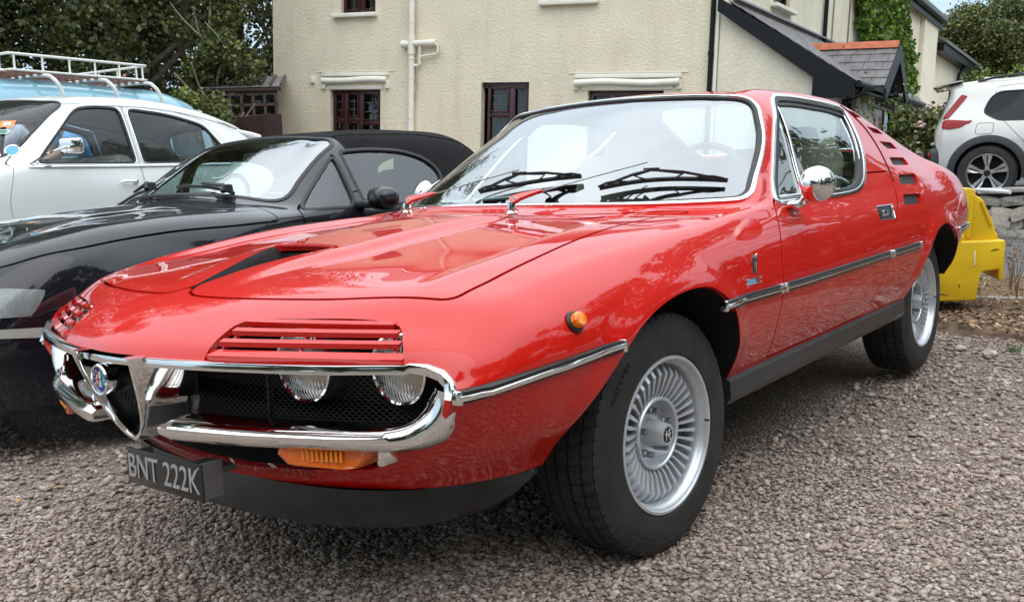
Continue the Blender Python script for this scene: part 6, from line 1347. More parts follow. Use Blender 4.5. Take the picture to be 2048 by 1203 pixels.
# wipers
for y,L in ((-.42,.40),(.18,.40)):
    mb=MB(); P=[]; 
    for t in np.linspace(0,1,12):
        yy=y+L*t; h=BZ.ray_cast(Vector((.72-.04*(1-abs(yy)/.6),yy,2)),Vector((0,0,-1)))[0]; P.append((h.x,h.y,h.z+.014))
    mb.tube(P,.008,6); w_=mb.build('wiper',M_BLACK,Z3); mb=MB(); mb.tube([tuple(np.array(P[1])+[-.03,0,.0]),tuple(np.array(P[1])+[-.01,.02,.028]),tuple(np.array(P[6])+[0,0,.016])],[.013,.011,.006],6); mb.lathe([(0,.035),(.020,.03),(.024,0)],14,Matrix.Translation(P[1])@Matrix.Rotation(math.radians(-90),4,'X')); mb.build('wiper_arm',M_BLACK,w_)
mb=MB(); mb.box((1.35,0,.36),(2.0,1.3,.05)); mb.box((.98,0,.70),(.30,1.3,.22),bev=.06); mb.box((2.15,0,.70),(.4,1.3,.30),bev=.05); mb.build('cabin_trim',M_INT,Z3,angle=50)
for y in (-.36,.36): mb=MB(); mb.box((1.62,y,.52),(.5,.48,.16),bev=.05); mb.box((1.90,y,.74),(.15,.46,.54),R=Matrix.Rotation(.25,3,'Y'),bev=.06); mb.box((1.97,y,1.03),(.09,.25,.13),bev=.04); mb.build('seat',M_INT,Z3,angle=50)
mb=MB(); mb.tube([(1.24+.06*math.sin(a),.36+.175*math.cos(a),.84+.165*math.sin(a)) for a in np.linspace(0,2*math.pi,32,endpoint=False)],.013,8,closed=True); mb.tube([(1.2,.36,.78),(1.24,.36,.84)],.03,8); mb.tube([(1.22,.19,.83),(1.22,.53,.83)],.012,6); mb.build('steering_wheel',M_BLACK,Z3)
mb=MB(); mb.box((1.17,0,1.09),(.02,.19,.05),bev=.012); mb.build('rear_view_mirror',M_BLACK,Z3)
for x,s in ((.04,-1),(2.33,-1),(.04,1),(2.33,1)): simple_wheel(Z3,(x,s*.70,.305),.308,.205,.20,7,M_RIM,s)
dust_coat(M_BLKPAINT,.05)
# ================================================================ FRENCH SALOONS (white, and blue behind)
def ds_body():
    S=[]; st=lambda *a: S.append(a)
    def lo(x,w=.895): return [(x,w,.80),(x,w+.005,.60),(x,w-.01,.40),(x,w-.05,.22)]
    st((0,0,.42),(.02,.25,.42),(.06,.45,.42),(.14,.60,.42),(.20,.70,.42),(.25,.76,.42),(.27,.78,.40),(.28,.785,.36),(.28,.78,.30),(.28,.75,.22))
    st((.05,0,.55),(.07,.25,.56),(.11,.45,.57),(.19,.61,.58),(.26,.72,.58),(.32,.79,.56),(.34,.81,.52),(.36,.82,.45),(.36,.81,.36),(.36,.78,.22))
    st((.25,0,.68),(.26,.25,.69),(.30,.46,.70),(.36,.62,.72),(.42,.74,.72),(.46,.81,.68),(.48,.84,.62),(.50,.85,.52),(.50,.84,.38),(.50,.80,.22))
    st((.70,0,.82),(.70,.25,.82),(.72,.47,.82),(.75,.64,.83),(.78,.76,.82),(.80,.84,.78),(.80,.870,.70),(.80,.88,.56),(.80,.86,.40),(.80,.82,.22))
    st((1.15,0,.925),(1.16,.26,.922),(1.2,.48,.915),(1.28,.67,.905),(1.30,.78,.885),(1.30,.86,.84),(1.30,.885,.74),(1.30,.89,.58),(1.30,.875,.40),(1.30,.835,.22))
    st((1.32,0,.985),(1.34,.27,.98),(1.42,.50,.965),(1.60,.73,.940),(1.62,.80,.930),(1.64,.865,.900),*lo(1.64,.888))
    st((1.62,0,1.19),(1.63,.27,1.18),(1.70,.49,1.16),(1.84,.685,1.12),(1.86,.76,1.04),(1.88,.865,.912),*lo(1.88))
    st((1.92,0,1.36),(1.93,.27,1.352),(1.98,.48,1.335),(2.08,.645,1.30),(2.10,.74,1.14),(2.12,.865,.918),*lo(2.12))
    st((2.10,0,1.425),(2.10,.27,1.418),(2.14,.47,1.40),(2.22,.63,1.362),(2.25,.735,1.17),(2.28,.865,.92),*lo(2.28))
    st((2.60,0,1.468),(2.60,.27,1.460),(2.60,.47,1.438),(2.60,.635,1.388),(2.60,.735,1.18),(2.60,.865,.92),*lo(2.60))
    st((3.05,0,1.462),(3.05,.27,1.453),(3.05,.46,1.43),(3.05,.62,1.375),(3.05,.73,1.17),(3.05,.862,.92),*lo(3.05,.892))
    st((3.45,0,1.425),(3.45,.27,1.415),(3.45,.45,1.39),(3.45,.60,1.325),(3.45,.715,1.14),(3.45,.85,.92),*lo(3.45,.88))
    st((3.80,0,1.360),(3.80,.26,1.350),(3.80,.43,1.325),(3.80,.565,1.255),(3.80,.69,1.10),(3.80,.825,.915),*lo(3.80,.855))
    st((4.08,0,1.285),(4.08,.25,1.275),(4.07,.40,1.245),(4.05,.52,1.185),(4.03,.65,1.06),(4.02,.79,.905),*lo(4.02,.825))
    st((4.25,0,1.10),(4.25,.26,1.095),(4.23,.43,1.07),(4.20,.56,1.03),(4.18,.67,.98),(4.16,.765,.89),*lo(4.16,.80))
    st((4.42,0,.955),(4.42,.27,.95),(4.41,.46,.94),(4.39,.60,.925),(4.38,.69,.90),(4.36,.74,.86),*lo(4.36,.775))
    st((4.70,0,.86),(4.70,.27,.855),(4.69,.45,.845),(4.67,.58,.825),(4.65,.65,.80),(4.63,.69,.76),(4.62,.71,.70),(4.62,.715,.56),(4.62,.70,.42),(4.62,.67,.28))
    st((4.82,0,.70),(4.82,.26,.695),(4.81,.44,.685),(4.79,.55,.67),(4.78,.60,.65),(4.77,.63,.62),(4.76,.64,.57),(4.76,.64,.50),(4.76,.63,.40),(4.76,.60,.30))
    return np.array(S,float)
DSP=ds_body(); _gh=(DSP[:,3,2]>1.0)
for _j,_f in ((2,1.05),(3,1.085),(4,1.065)): DSP[_gh,_j,1]*=_f
def saloon(root,paint,roofpaint,people=False):
    w1=roundpoly([(1.76,.935),(2.580,.930),(2.580,1.345),(2.36,1.350),(2.22,1.330),(2.16,1.29)],[.02,.02,.02,.05,.03,.02]); w2=roundpoly([(2.645,.930),(3.62,.932),(3.56,1.02),(3.42,1.225),(3.36,1.250),(3.05,1.315),(2.645,1.342)],[.02,.02,.05,.05,.02,.2,.02]); w3=roundpoly([(3.56,.95),(3.95,1.06),(3.90,1.12),(3.48,1.22)],.04)
    d1=roundpoly([(1.56,.24),(1.52,.70),(1.60,.93),(2.10,1.36),(2.605,1.37),(2.605,.26)],.03); d2=roundpoly([(2.615,.26),(2.615,1.37),(3.10,1.345),(3.46,1.27),(3.68,.95),(3.60,.60),(3.42,.26)],.03)
    S,B,G=car_shell(root,DSP,170,130,[w1,w2],(5.15,7.75),(2.85,2.9),(13.15,14.6),2.4,[d1,d2],[arch_poly(.92,.36),arch_poly(4.02,.33,z=.27)],paint,roofsel=lambda C,U:(U[:,0]>8.05)&(U[:,0]<13.0)&(np.abs(U[:,1])<3.15)&(C[:,2]>1.15),roofmat=roofpaint,gl=glass_mat('saloon_glass',(.86,.90,.90),1.0,1.5),trim=M_CHROME,yswin=.4,flare_amt=.006,bodyname='body')
    for s in (-1,1):
        D,N=drape_side(B,capcurve([(1.70,.915),(2.2,.912),(2.8,.912),(3.55,.915)],20),s); V,F=sweep(D,N,prof_bar(-.002,.010,-.010,.010)); mesh('waist_trim',V,F,M_CHROME,root,angle=40)
        for x in (2.47,3.36):
            D,N=drape_side(B,[(x,.80)],s); p=D[0]; mb=MB(); mb.tube([(x-.075,p[1]+s*.014,.800),(x-.055,p[1]+s*.034,.803),(x+.035,p[1]+s*.036,.803),(x+.060,p[1]+s*.012,.80)],[.007,.010,.009,.006],8); mb.lathe([(0,.022),(.016,.02),(.019,.0)],14,Matrix.Translation((x+.055,p[1],.798))@(Matrix.Identity(4) if s<0 else Matrix.Rotation(math.pi,4,'Z'))); mb.build('door_handle',M_CHROME,root)
        # roof gutter
        uvg=S.uv.reshape(*S.grid.shape[:2],2); j=int(np.argmin(np.abs(uvg[0,:,1]-s*3.18))); pts=[];ups=[]
        for i in range(S.grid.shape[0]):
            if 7.6<uvg[i,j,0]<13.1: pts.append(S.grid[i,j]); ups.append(S.N.reshape(S.grid.shape)[i,j])
        V,F=sweep(np.array(pts),np.array(ups),prof_bar(-.003,.010,-.009,.009)); mesh('roof_gutter',V,F,M_CHROME if paint is roofpaint else M_CHROME,root,angle=50)
        p=pts[-1]; mb=MB(); mb.tube([(p[0]-.28,p[1]+s*.02,p[2]+.055),(p[0]+.02,p[1]+s*.03,p[2]-.005),(p[0]+.10,p[1]+s*.03,p[2]-.03)],[.016,.035,.044],12); mb.build('roof_trumpet',paint if roofpaint is paint else M_BLACK,root)
        # door mirror
        mb=MB(); mb.tube(capcurve([(1.72,s*.84,.93),(1.80,s*.93,1.0),(1.90,s*.99,1.045)],8),.008,6); m_=mb.build('door_mirror',M_CHROME,root); mb=MB(); mb.box((1.94,s*.995,1.05),(.05,.17,.11),R=Matrix.Rotation(-s*.3,3,'Z'),bev=.022); mb.build('mirror_head',M_CHROME,m_)
        for x,z in ((.92,.33),(4.02,.33)): simple_wheel(root,(x,s*.72,.34),.34,.20,.17,1,M_RIM,s)
    mb=MB(); mb.tube([(.02,0,.38),(.06,.45,.38),(.20,.74,.38),(.45,.84,.38)],.035,8); mb.tube([(.02,0,.38),(.06,-.45,.38),(.20,-.74,.38),(.45,-.84,.38)],.035,8); mb.build('front_bumper',M_CHROME,root)
    mb=MB(); mb.tube([(4.60,.74,.42),(4.80,.66,.42),(4.88,0,.42),(4.80,-.66,.42),(4.60,-.74,.42)],.035,8); mb.build('rear_bumper',M_CHROME,root)
    M_GS=mat('grey_pleated_seat',(.30,.29,.27),rough=.8,bump=(9,.8,.02,'wave'))
    for x0,xb,nm in ((2.35,2.62,'front_seat'),(3.25,3.55,'rear_seat')):
        mb=MB(); mb.box((x0,0,.58),(.50,1.35,.22),bev=.07); mb.box((xb,0,.78),(.16,1.35,.46),R=Matrix.Rotation(.25,3,'Y'),bev=.06); mb.build(nm,M_GS,root,angle=60)
    mb=MB(); mb.box((2.5,0,.40),(2.6,1.5,.06)); mb.box((1.72,0,.84),(.22,1.35,.16),bev=.05); mb.build('cabin_trim',M_INT,root,angle=60)
    mb=MB(); mb.tube([(1.98+.05*math.sin(a),-.40+.19*math.cos(a),.93+.18*math.sin(a)) for a in np.linspace(0,6.283,30,endpoint=False)],.012,7,closed=True); mb.tube([(1.85,-.40,.86),(1.98,-.40,.93),(1.98,-.40,.76)],.012,6); mb.build('steering_wheel',M_BLACK,root)
    return S,B
M_WHITE=mat('white_car_paint',(.70,.74,.73),rough=.4,coat=.8,coat_rough=.03,spec=.2); M_BLUE=mat('pale_blue_car_paint',(.17,.36,.45),rough=.4,coat=.9,coat_rough=.03,spec=.2)
DA=math.radians(9); DSC=1.0
Bp=np.array([2.03,4.73])
def ds_origin(B,ang,xl=2.61,yl=-.86):
    c,s=math.cos(ang),math.sin(ang); return (B[0]-DSC*(xl*c-yl*s),B[1]-DSC*(xl*s+yl*c))
ox,oy=ds_origin(Bp,DA)
DS1=thing('saloon','white classic French saloon seen side-on behind the black roadster, stickers in its windscreen','car',(ox,oy,.21),DA); DS1.scale=(DSC,)*3
SD,BD1=saloon(DS1,M_WHITE,M_WHITE)
# pale blue van behind it, carrying the rack
def van_body():
    S=[]; st=lambda *a: S.append(a)
    def lo(x,w=.86): return [(x,w,.95),(x,w,.70),(x,w-.01,.45),(x,w-.04,.25)]
    st((.0,0,.55),(.01,.25,.55),(.04,.45,.55),(.10,.62,.55),(.15,.70,.55),(.20,.75,.54),(.22,.77,.52),(.23,.78,.46),(.24,.775,.38),(.25,.74,.27))
    st((.03,0,1.08),(.04,.26,1.08),(.07,.47,1.08),(.13,.64,1.07),(.18,.73,1.06),(.24,.79,1.02),(.26,.81,.90),(.27,.82,.68),(.28,.81,.45),(.29,.78,.26))
    st((.12,0,1.26),(.13,.26,1.26),(.16,.47,1.25),(.22,.63,1.24),(.27,.71,1.20),(.36,.80,1.08),(.38,.835,.94),(.39,.84,.69),(.39,.83,.45),(.40,.80,.26))
    st((.34,0,1.62),(.34,.26,1.62),(.37,.46,1.61),(.42,.60,1.59),(.48,.69,1.52),(.54,.82,1.09),*lo(.55,.85))
    st((.50,0,1.80),(.50,.27,1.79),(.52,.46,1.76),(.56,.61,1.70),(.62,.705,1.60),(.70,.825,1.10),*lo(.71))
    st((.85,0,1.90),(.85,.28,1.885),(.85,.48,1.84),(.87,.63,1.755),(.90,.72,1.64),(.92,.83,1.10),*lo(.92))
    st((1.5,0,1.94),(1.5,.29,1.925),(1.5,.50,1.875),(1.5,.65,1.775),(1.5,.73,1.65),(1.5,.83,1.10),*lo(1.5))
    st((3.2,0,1.94),(3.2,.29,1.925),(3.2,.50,1.875),(3.2,.65,1.775),(3.2,.73,1.65),(3.2,.83,1.10),*lo(3.2))
    st((3.8,0,1.90),(3.8,.28,1.885),(3.8,.48,1.84),(3.8,.63,1.75),(3.8,.71,1.63),(3.8,.82,1.10),*lo(3.8))
    st((4.08,0,1.80),(4.08,.26,1.79),(4.07,.44,1.75),(4.05,.58,1.68),(4.03,.66,1.58),(4.02,.79,1.09),*lo(4.02,.83))
    st((4.20,0,1.62),(4.20,.25,1.615),(4.19,.42,1.60),(4.17,.54,1.56),(4.15,.62,1.48),(4.14,.74,1.08),(4.14,.78,.94),(4.14,.79,.70),(4.14,.78,.45),(4.12,.75,.26))
    st((4.28,0,1.20),(4.28,.25,1.20),(4.27,.42,1.19),(4.25,.55,1.18),(4.24,.62,1.16),(4.22,.68,1.06),(4.22,.71,.92),(4.22,.72,.70),(4.22,.71,.48),(4.20,.68,.30))
    return np.array(S,float)
VO=(.66,7.80); VZ=.13
DS2=thing('van','pale blue classic van behind the white saloon, white roof rack on top','van',(VO[0],VO[1],VZ),DA)
vw=[roundpoly([(a,1.17),(b,1.17),(b-.01,1.56),(a+.01,1.56)],.06) for a,b in ((.80,1.42),(1.55,2.45),(2.55,3.35),(3.45,3.95))]
car_shell(DS2,van_body(),110,90,vw,(2.25,3.75),(2.9,2.8),(9.3,10.6),2.6,[roundpoly([(.66,.30),(.66,1.10),(.76,1.62),(1.48,1.62),(1.48,.30)],.03),roundpoly([(1.50,.30),(1.50,1.62),(2.50,1.62),(2.50,.30)],.03)],[arch_poly(.98,.37),arch_poly(3.30,.37)],M_BLUE,gl=glass_mat('saloon_glass'),flare_amt=0,yswin=.5)
VB=bvh(loft(van_body(),60,60))
for s in (-1,1):
    P=[(x,s*(.742 if .8<x<3.9 else .70),1.66) for x in np.linspace(.62,4.0,20)]; mb=MB(); mb.tube(P,.016,6); mb.build('roof_gutter',M_WHITE,DS2)
    D,N=drape_side(VB,[(x,1.09) for x in np.linspace(.45,4.1,20)],s); V,F=sweep(D,N,prof_bar(-.002,.008,-.012,.012)); mesh('waist_trim',V,F,M_WHITE,DS2,angle=40)
    for x in (.98,3.30): simple_wheel(DS2,(x,s*.70,.33),.33,.19,.17,1,M_WHITE,s)
mb=MB(); mb.box((.02,0,.42),(.10,1.6,.14),bev=.03); mb.build('front_bumper',M_WHITE,DS2); mb=MB(); mb.box((4.27,0,.42),(.10,1.5,.14),bev=.03); mb.build('rear_bumper',M_WHITE,DS2)
mb=MB(); mb.box((2.3,0,.6),(3.2,1.5,.5),bev=.05); mb.build('cabin_trim',M_INT,DS2)
# stickers
def sticker(x,z,w,h,m_,label=None,shape='rect',inner=None,txt=None,tm=None,ts=.02,rot=0):
    # flat on the side of the windscreen: ray to shell, oriented by the normal
    hco=BD1.ray_cast(Vector((x,-3,z)),Vector((0,1,0))); p,n=hco[0],hco[1]; n=n if n.y<0 else -n
    q=n.to_track_quat('Z','Y').to_matrix().to_4x4(); up=Vector((0,0,1)); xa=up.cross(n).normalized(); ya=n.cross(xa); M=Matrix((( xa.x,ya.x,n.x,0),(xa.y,ya.y,n.y,0),(xa.z,ya.z,n.z,0),(0,0,0,1)))
    M=Matrix.Translation(p+n*.004)@M@Matrix.Rotation(rot,4,'Z')
    pl=[(-w/2,-h/2),(w/2,-h/2),(w/2,h/2),(-w/2,h/2)] if shape=='rect' else [(w/2*math.cos(a),h/2*math.sin(a)) for a in np.linspace(0,6.283,28,endpoint=False)]
    o=mesh('sticker',[M@Vector((a,b,0)) for a,b in pl],[tuple(range(len(pl)))],m_,DS1,smooth=False)
    if inner: mesh('sticker_print',[M@Vector((a*inner[1],b*inner[1],.0012)) for a,b in pl],[tuple(range(len(pl)))],inner[0],o,smooth=False)
    if txt: text('sticker_text',txt,ts,tm,o,M@Matrix.Translation((0,0,.0022)),ext=.0003)
SW_=mat('sticker_white',(.75,.75,.72),rough=.5); SB_=mat('sticker_blue',(.10,.35,.60),rough=.5); SO_=mat('sticker_orange',(.75,.22,.04),rough=.5); SN_=mat('sticker_navy',(.03,.035,.07),rough=.5); SR_=mat('sticker_red',(.55,.06,.05),rough=.5)
for s_ in ((1.70,1.03,.10,.10,SW_,None,'disc',(SB_,.78)),(1.60,.995,.095,.095,SW_,None,'disc',(SR_,.45)),(1.80,1.215,.10,.075,SO_,None,'rect',(SW_,.5)),(1.74,1.16,.085,.05,SW_,None,'disc',(mat('sticker_green',(.05,.2,.12),rough=.5),.8)),(1.47,.955,.05,.04,SW_,None,'disc',(SB_,.7))):
    try: sticker(*s_)
    except Exception as e_: print('sticker',e_)
try: sticker(1.70,1.26,.15,.06,SN_,None,'rect',None,'2023',SR_,.035,.12)
except Exception as e_: print(e_)
try: sticker(3.78,1.03,.085,.060,SW_,None,'rect',(SR_,.6))
except Exception as e_: print(e_)
# roof rack on the blue car
RK=thing('roof_rack','white tubular roof rack with varnished wooden slats on the blue van roof','roof rack',(VO[0],VO[1],VZ),DA)
M_RKW=mat('rack_white',(.70,.70,.66),rough=.4); M_WOOD=mat('varnished_wood',(.28,.075,.03),rough=.35,coat=.5,noise=(8,.3,5))
x0,x1,yr,zt=1.75,3.35,.60,1.975
loopP=smoothloop([(x0,-yr+.06,zt+.16),(x0+.06,-yr,zt+.16),(x1-.06,-yr,zt+.16),(x1,-yr+.06,zt+.16),(x1,yr-.06,zt+.16),(x1-.06,yr,zt+.16),(x0+.06,yr,zt+.16),(x0,yr-.06,zt+.16)],80)
for dz,r in ((0,.014),(-.15,.012)):
    V,F=tube_vf(np.array([(max(x0,min(x1,p[0])),max(-yr,min(yr,p[1])),p[2]+dz) for p in loopP]),r,8,closed=True); mesh('rail',V,F,M_RKW,RK)
for y in (-yr,yr):
    for x in np.linspace(x0+.05,x1-.05,6): mb=MB(); mb.tube([(x,y,zt+.01),(x,y,zt+.03),(x,y,zt+.16)],[.020,.010,.010],8); mb.build('rail_post',M_RKW,RK)
for x in (x0,x1):
    for y in np.linspace(-yr+.15,yr-.15,4): mb=MB(); mb.tube([(x,y,zt+.01),(x,y,zt+.03),(x,y,zt+.16)],[.020,.010,.010],8); mb.build('rail_post',M_RKW,RK)
for y in np.linspace(-yr+.03,yr-.03,11): mb=MB(); mb.box(((x0+x1)/2,y,zt-.004),(x1-x0+.04,.055,.018),bev=.004); mb.build('wood_slat',M_WOOD,RK)
for x in (2.10,2.75,3.32):
    mb=MB(); mb.tube(capcurve([(x+.10,-.755,1.67),(x+.06,-.75,1.82),(x+.02,-.71,1.91),(x-.01,-.60,1.95),(x-.01,0,1.955),(x-.01,.60,1.95),(x+.02,.71,1.91),(x+.06,.75,1.82),(x+.10,.755,1.67)],40),.019,8); mb.build('cross_bar',M_RKW,RK)
    for s in (-1,1): mb=MB(); mb.box((x+.10,s*.755,1.67),(.09,.035,.05),bev=.008); mb.build('clamp_foot',M_RKW,RK)
mb=MB(); mb.tube([(.95,-.70,1.72),(1.35,-.75,2.35)],.004,5); AE=mb.build('aerial',M_STEEL,DS2)
def sx(p): return [((.93-(.93-a[0])*.74 if a[0]<.93 else a[0]),)+tuple(a[1:]) for a in p]
# ================================================================ SILVER-WHITE SUV on the upper road
M_PEARL=mat('pearl_car_paint',(.56,.545,.515),rough=.35,coat=1,coat_rough=.02,spec=.4,metal=.15); M_CLAD=mat('grey_plastic_cladding',(.045,.045,.048),rough=.6,noise=(30,.15,3)); M_TINT=glass_mat('dark_privacy_glass',(.03,.033,.038),1.0,1.35)
def suv_body():
    # local x = 0 at the tail, growing to the front
    S=[]; st=lambda *a:S.append(a)
    def low(x,w=.925): return [(x,w,.82),(x,w+.01,.66),(x,w,.46),(x,w-.03,.28)]
    st((.04,0,.75),(.04,.30,.75),(.05,.52,.75),(.08,.68,.75),(.10,.76,.74),(.13,.81,.72),(.14,.83,.68),(.15,.84,.60),(.16,.83,.46),(.20,.78,.30))
    st((.05,0,.96),(.05,.30,.96),(.06,.52,.955),(.10,.69,.95),(.14,.77,.93),(.19,.83,.90),(.22,.86,.82),(.24,.87,.66),(.25,.865,.46),(.28,.83,.29))
    st((.13,0,1.10),(.13,.30,1.10),(.14,.52,1.09),(.18,.68,1.075),(.24,.77,1.05),(.31,.84,1.0),(.36,.885,.84),(.38,.90,.66),(.38,.89,.46),(.40,.86,.28))
    st((.24,0,1.36),(.24,.28,1.355),(.26,.48,1.345),(.31,.62,1.32),(.40,.73,1.20),(.50,.855,1.02),(.54,.905,.83),(.55,.92,.66),(.55,.91,.46),(.56,.88,.28))
    st((.26,0,1.525),(.26,.27,1.52),(.28,.46,1.505),(.36,.60,1.46),(.50,.715,1.28),(.66,.86,1.03),*low(.68))
    st((.20,0,1.570),(.20,.27,1.565),(.24,.46,1.552),(.40,.60,1.50),(.62,.715,1.30),(.80,.865,1.03),*low(.82))
    st((.60,0,1.618),(.60,.28,1.612),(.62,.47,1.595),(.72,.615,1.545),(.85,.735,1.30),(1.0,.870,1.02),*low(1.0))
    st((1.2,0,1.640),(1.2,.29,1.633),(1.2,.48,1.615),(1.2,.635,1.565),(1.2,.755,1.30),(1.2,.872,1.01),*low(1.2))
    st((2.0,0,1.635),(2.0,.29,1.628),(2.0,.48,1.612),(2.0,.64,1.565),(2.0,.755,1.29),(2.0,.872,.995),*low(2.0))
    st((2.6,0,1.56),(2.6,.28,1.55),(2.58,.47,1.535),(2.5,.63,1.52),(2.6,.75,1.27),(2.6,.868,.985),*low(2.6))
    st((3.15,0,1.25),(3.14,.29,1.24),(3.08,.50,1.22),(2.98,.69,1.19),(3.0,.78,1.10),(3.0,.862,.975),*low(3.0))
    st((3.48,0,1.06),(3.46,.30,1.055),(3.38,.52,1.04),(3.20,.73,1.01),(3.2,.80,.99),(3.2,.855,.96),*low(3.2))
    st((4.0,0,.99),(3.98,.30,.985),(3.94,.52,.97),(3.88,.70,.95),(3.85,.78,.93),(3.82,.83,.90),(3.82,.87,.80),(3.82,.88,.64),(3.82,.87,.44),(3.82,.83,.28))
    st((4.36,0,.86),(4.35,.28,.86),(4.31,.46,.85),(4.24,.60,.83),(4.20,.68,.80),(4.17,.73,.76),(4.15,.76,.70),(4.15,.77,.60),(4.15,.76,.44),(4.12,.74,.28))
    S=np.array(S,float); S[...,0]=np.where(S[...,0]<.93,.93-(.93-S[...,0])*.74,S[...,0]); S[...,2]=np.where(S[...,2]>1.0,1.0+(S[...,2]-1.0)*.93,S[...,2]); return S
SUV=thing('suv','pale silver-white SUV with tall red tail lamps behind the stone wall','car',(0,0,0)); SUVR=SUV
_dir=np.array([.20,-.98,0]); _h=math.atan2(_dir[1],_dir[0])
# wheel centre of the rear right wheel sits at the photographed place
wc=np.array([-2.0814,-1.904,.9484])+12.0*np.array([ _M[i][0]*(1974-1024)/1945.5-_M[i][1]*(346-601.5)/1945.5-_M[i][2] for i in range(3)])
# local wheel at (x=.93,y=-.80,z=.36): right flank is y<0 when heading along +x
c,s=math.cos(_h),math.sin(_h); SUV.scale=(.95,.95,.95); lx,ly,lz=.93*.95,-.80*.95,.36*.95
SUV.location=(wc[0]-(lx*c-ly*s),wc[1]-(lx*s+ly*c),wc[2]-lz); SUV.rotation_euler=(0,0,_h)
wA=roundpoly([(.86,1.13),(1.05,1.02),(1.60,1.005),(1.60,1.40),(1.05,1.40),(.95,1.33)],[.05,.03,.02,.02,.06,.06]); wB=roundpoly([(1.68,1.005),(2.85,.99),(2.42,1.36),(2.30,1.40),(1.68,1.40)],[.02,.02,.05,.06,.02])
dA=roundpoly([(1.02,1.46),(1.00,1.15),(1.18,.93),(1.36,.72),(1.40,.34),(1.64,.34),(1.64,1.50)],.05); dB=roundpoly([(1.65,1.50),(1.65,.34),(2.80,.34),(2.86,.95),(2.4,1.47)],.04)
AR=arch_poly(.93,.395,z=.36); AF=arch_poly(3.63,.395,z=.36)
car_shell(SUV,suv_body(),130,110,[wA,wB],(9.15,11.0),(2.8,2.8),(2.9,4.2),2.5,[dA,dB],[AR,AF],M_PEARL,gl=M_TINT,flare_amt=.0,yswin=.4)
SS_=loft(suv_body(),130,130); BS=bvh(SS_)
for sd_ in (-1,1):
    for cx in (.93,3.63):   # cladding round the arches
        t=np.linspace(-.25,math.pi+.25,40); D,N=drape_side(BS,[(cx+.44*math.cos(a),.36+.44*math.sin(a)) for a in t],sd_)
        V,F=sweep(D,N,prof_bar(-.004,.016,-.048,.046,.4)); mesh('arch_cladding',V,F,M_CLAD,SUV,angle=50)
    D,N=drape_side(BS,[(x,.36) for x in np.linspace(1.35,3.2,16)],sd_); V,F=sweep(D,N,prof_bar(-.004,.020,-.07,.07,.3)); mesh('sill_cladding',V,F,M_CLAD,SUV,angle=50)
    # tail lamp: tall upper limb and a boomerang body
    for nm,poly in (('tail_lamp',[(.20,.955),(.30,.94),(.48,.955),(.66,1.03),(.46,1.05),(.28,1.065),(.21,1.045)]),('tail_lamp_limb',[(.20,1.08),(.30,1.09),(.60,1.36),(.50,1.385),(.30,1.19)])):
        patch(SUV,SS_,sx(poly),sd_,nm,mat('tail_lamp_red',(.26,.004,.008),rough=.3,coat=.35,spec=.2),off=.012,rim=.02)
    D,N=drape_side(BS,roundpoly([(.78,.86),(.98,.86),(1.0,1.0),(.80,1.0)],.035),sd_); V,F=tube_vf(D,.003,5,closed=True); mesh('fuel_flap_gap',V,F,M_DARK,SUV)
    D,N=drape_side(BS,[(1.45,.93),(2.55,.92)],sd_)
    for p in D: mb=MB(); mb.tube([(p[0]-.09,p[1]+sd_*.004,p[2]),(p[0]-.06,p[1]+sd_*.03,p[2]),(p[0]+.07,p[1]+sd_*.03,p[2]+.004),(p[0]+.09,p[1]+sd_*.004,p[2])],.014,8); mb.build('door_handle',M_PEARL,SUV)
    mb=MB(); mb.tube(capcurve([(.80,sd_*.575,1.55),(1.2,sd_*.60,1.60),(2.2,sd_*.60,1.60),(2.5,sd_*.60,1.54)],16),.016,8); mb.build('roof_rail',M_BLACK,SUV)
mb=MB(); mb.box((.34,0,.50),(.22,1.58,.40),bev=.06); mb.build('rear_bumper',M_CLAD,SUV,angle=50)
mb=MB(); mb.box((.225,-.74,.62),(.02,.08,.06),bev=.008); mb.build('reflector',M_RED,SUV)
V,F=prism_vf([(.26,1.50),(.62,1.565),(.62,1.58),(.30,1.535)],'y',-.62,.62); mesh('rear_spoiler',V,F,M_PEARL,SUV,angle=30)
mb=MB(); mb.box((.95,0,1.61),(.18,.06,.05),bev=.02); mb.build('aerial_fin',M_PEARL,SUV)
mb=MB(); mb.box((1.9,0,.6),(2.4,1.5,.5),bev=.1); mb.build('cabin_trim',M_INT,SUV)
M_DTONE=mat('machined_alloy',(.55,.56,.57),rough=.3,metal=.8)
for x,s2 in ((.93,-1),(3.63,-1),(.93,1),(3.63,1)): simple_wheel(SUV,(x,s2*.80,.36),.36,.245,.23,5,M_DTONE,s2,style='split5')
# ================================================================ stone wall, road, verge
def at(px,py,d):
    v=np.array([_M[i][0]*(px-1024)/1945.5-_M[i][1]*(py-601.5)/1945.5-_M[i][2] for i in range(3)]); return np.array([-2.0814,-1.904,.9484])+v*d
def atz(px,py,z):
    v=np.array([_M[i][0]*(px-1024)/1945.5-_M[i][1]*(py-601.5)/1945.5-_M[i][2] for i in range(3)]); t=(z-.9484)/v[2]; return np.array([-2.0814,-1.904,.9484])+v*t
M_ASPH=mat('asphalt',(.085,.088,.095),rough=.9,noise=(2,.15,8),bump=(120,.35,.006))
P0=atz(1990,575,0);P1=atz(2048,570,0)
wl0=np.array([9.55,1.75]); wl1=np.array([11.3,-3.4])         # stone wall base line (left end -> right end)
ud=(wl1-wl0); Lw=np.linalg.norm(ud); ud/=Lw; nd=np.array([ud[1],-ud[0]]); nd=nd if nd[0]<0 else -nd   # faces the camera
def strip_poly(a,b,n0,n1,z,name,m_): 
    q=[wl0+ud*a+nd*n0,wl0+ud*b+nd*n0,wl0+ud*b+nd*n1,wl0+ud*a+nd*n1]; o=mesh(name,[(p[0],p[1],z) for p in q],[(0,1,2,3)],m_,smooth=False); o['kind']='structure'; return o
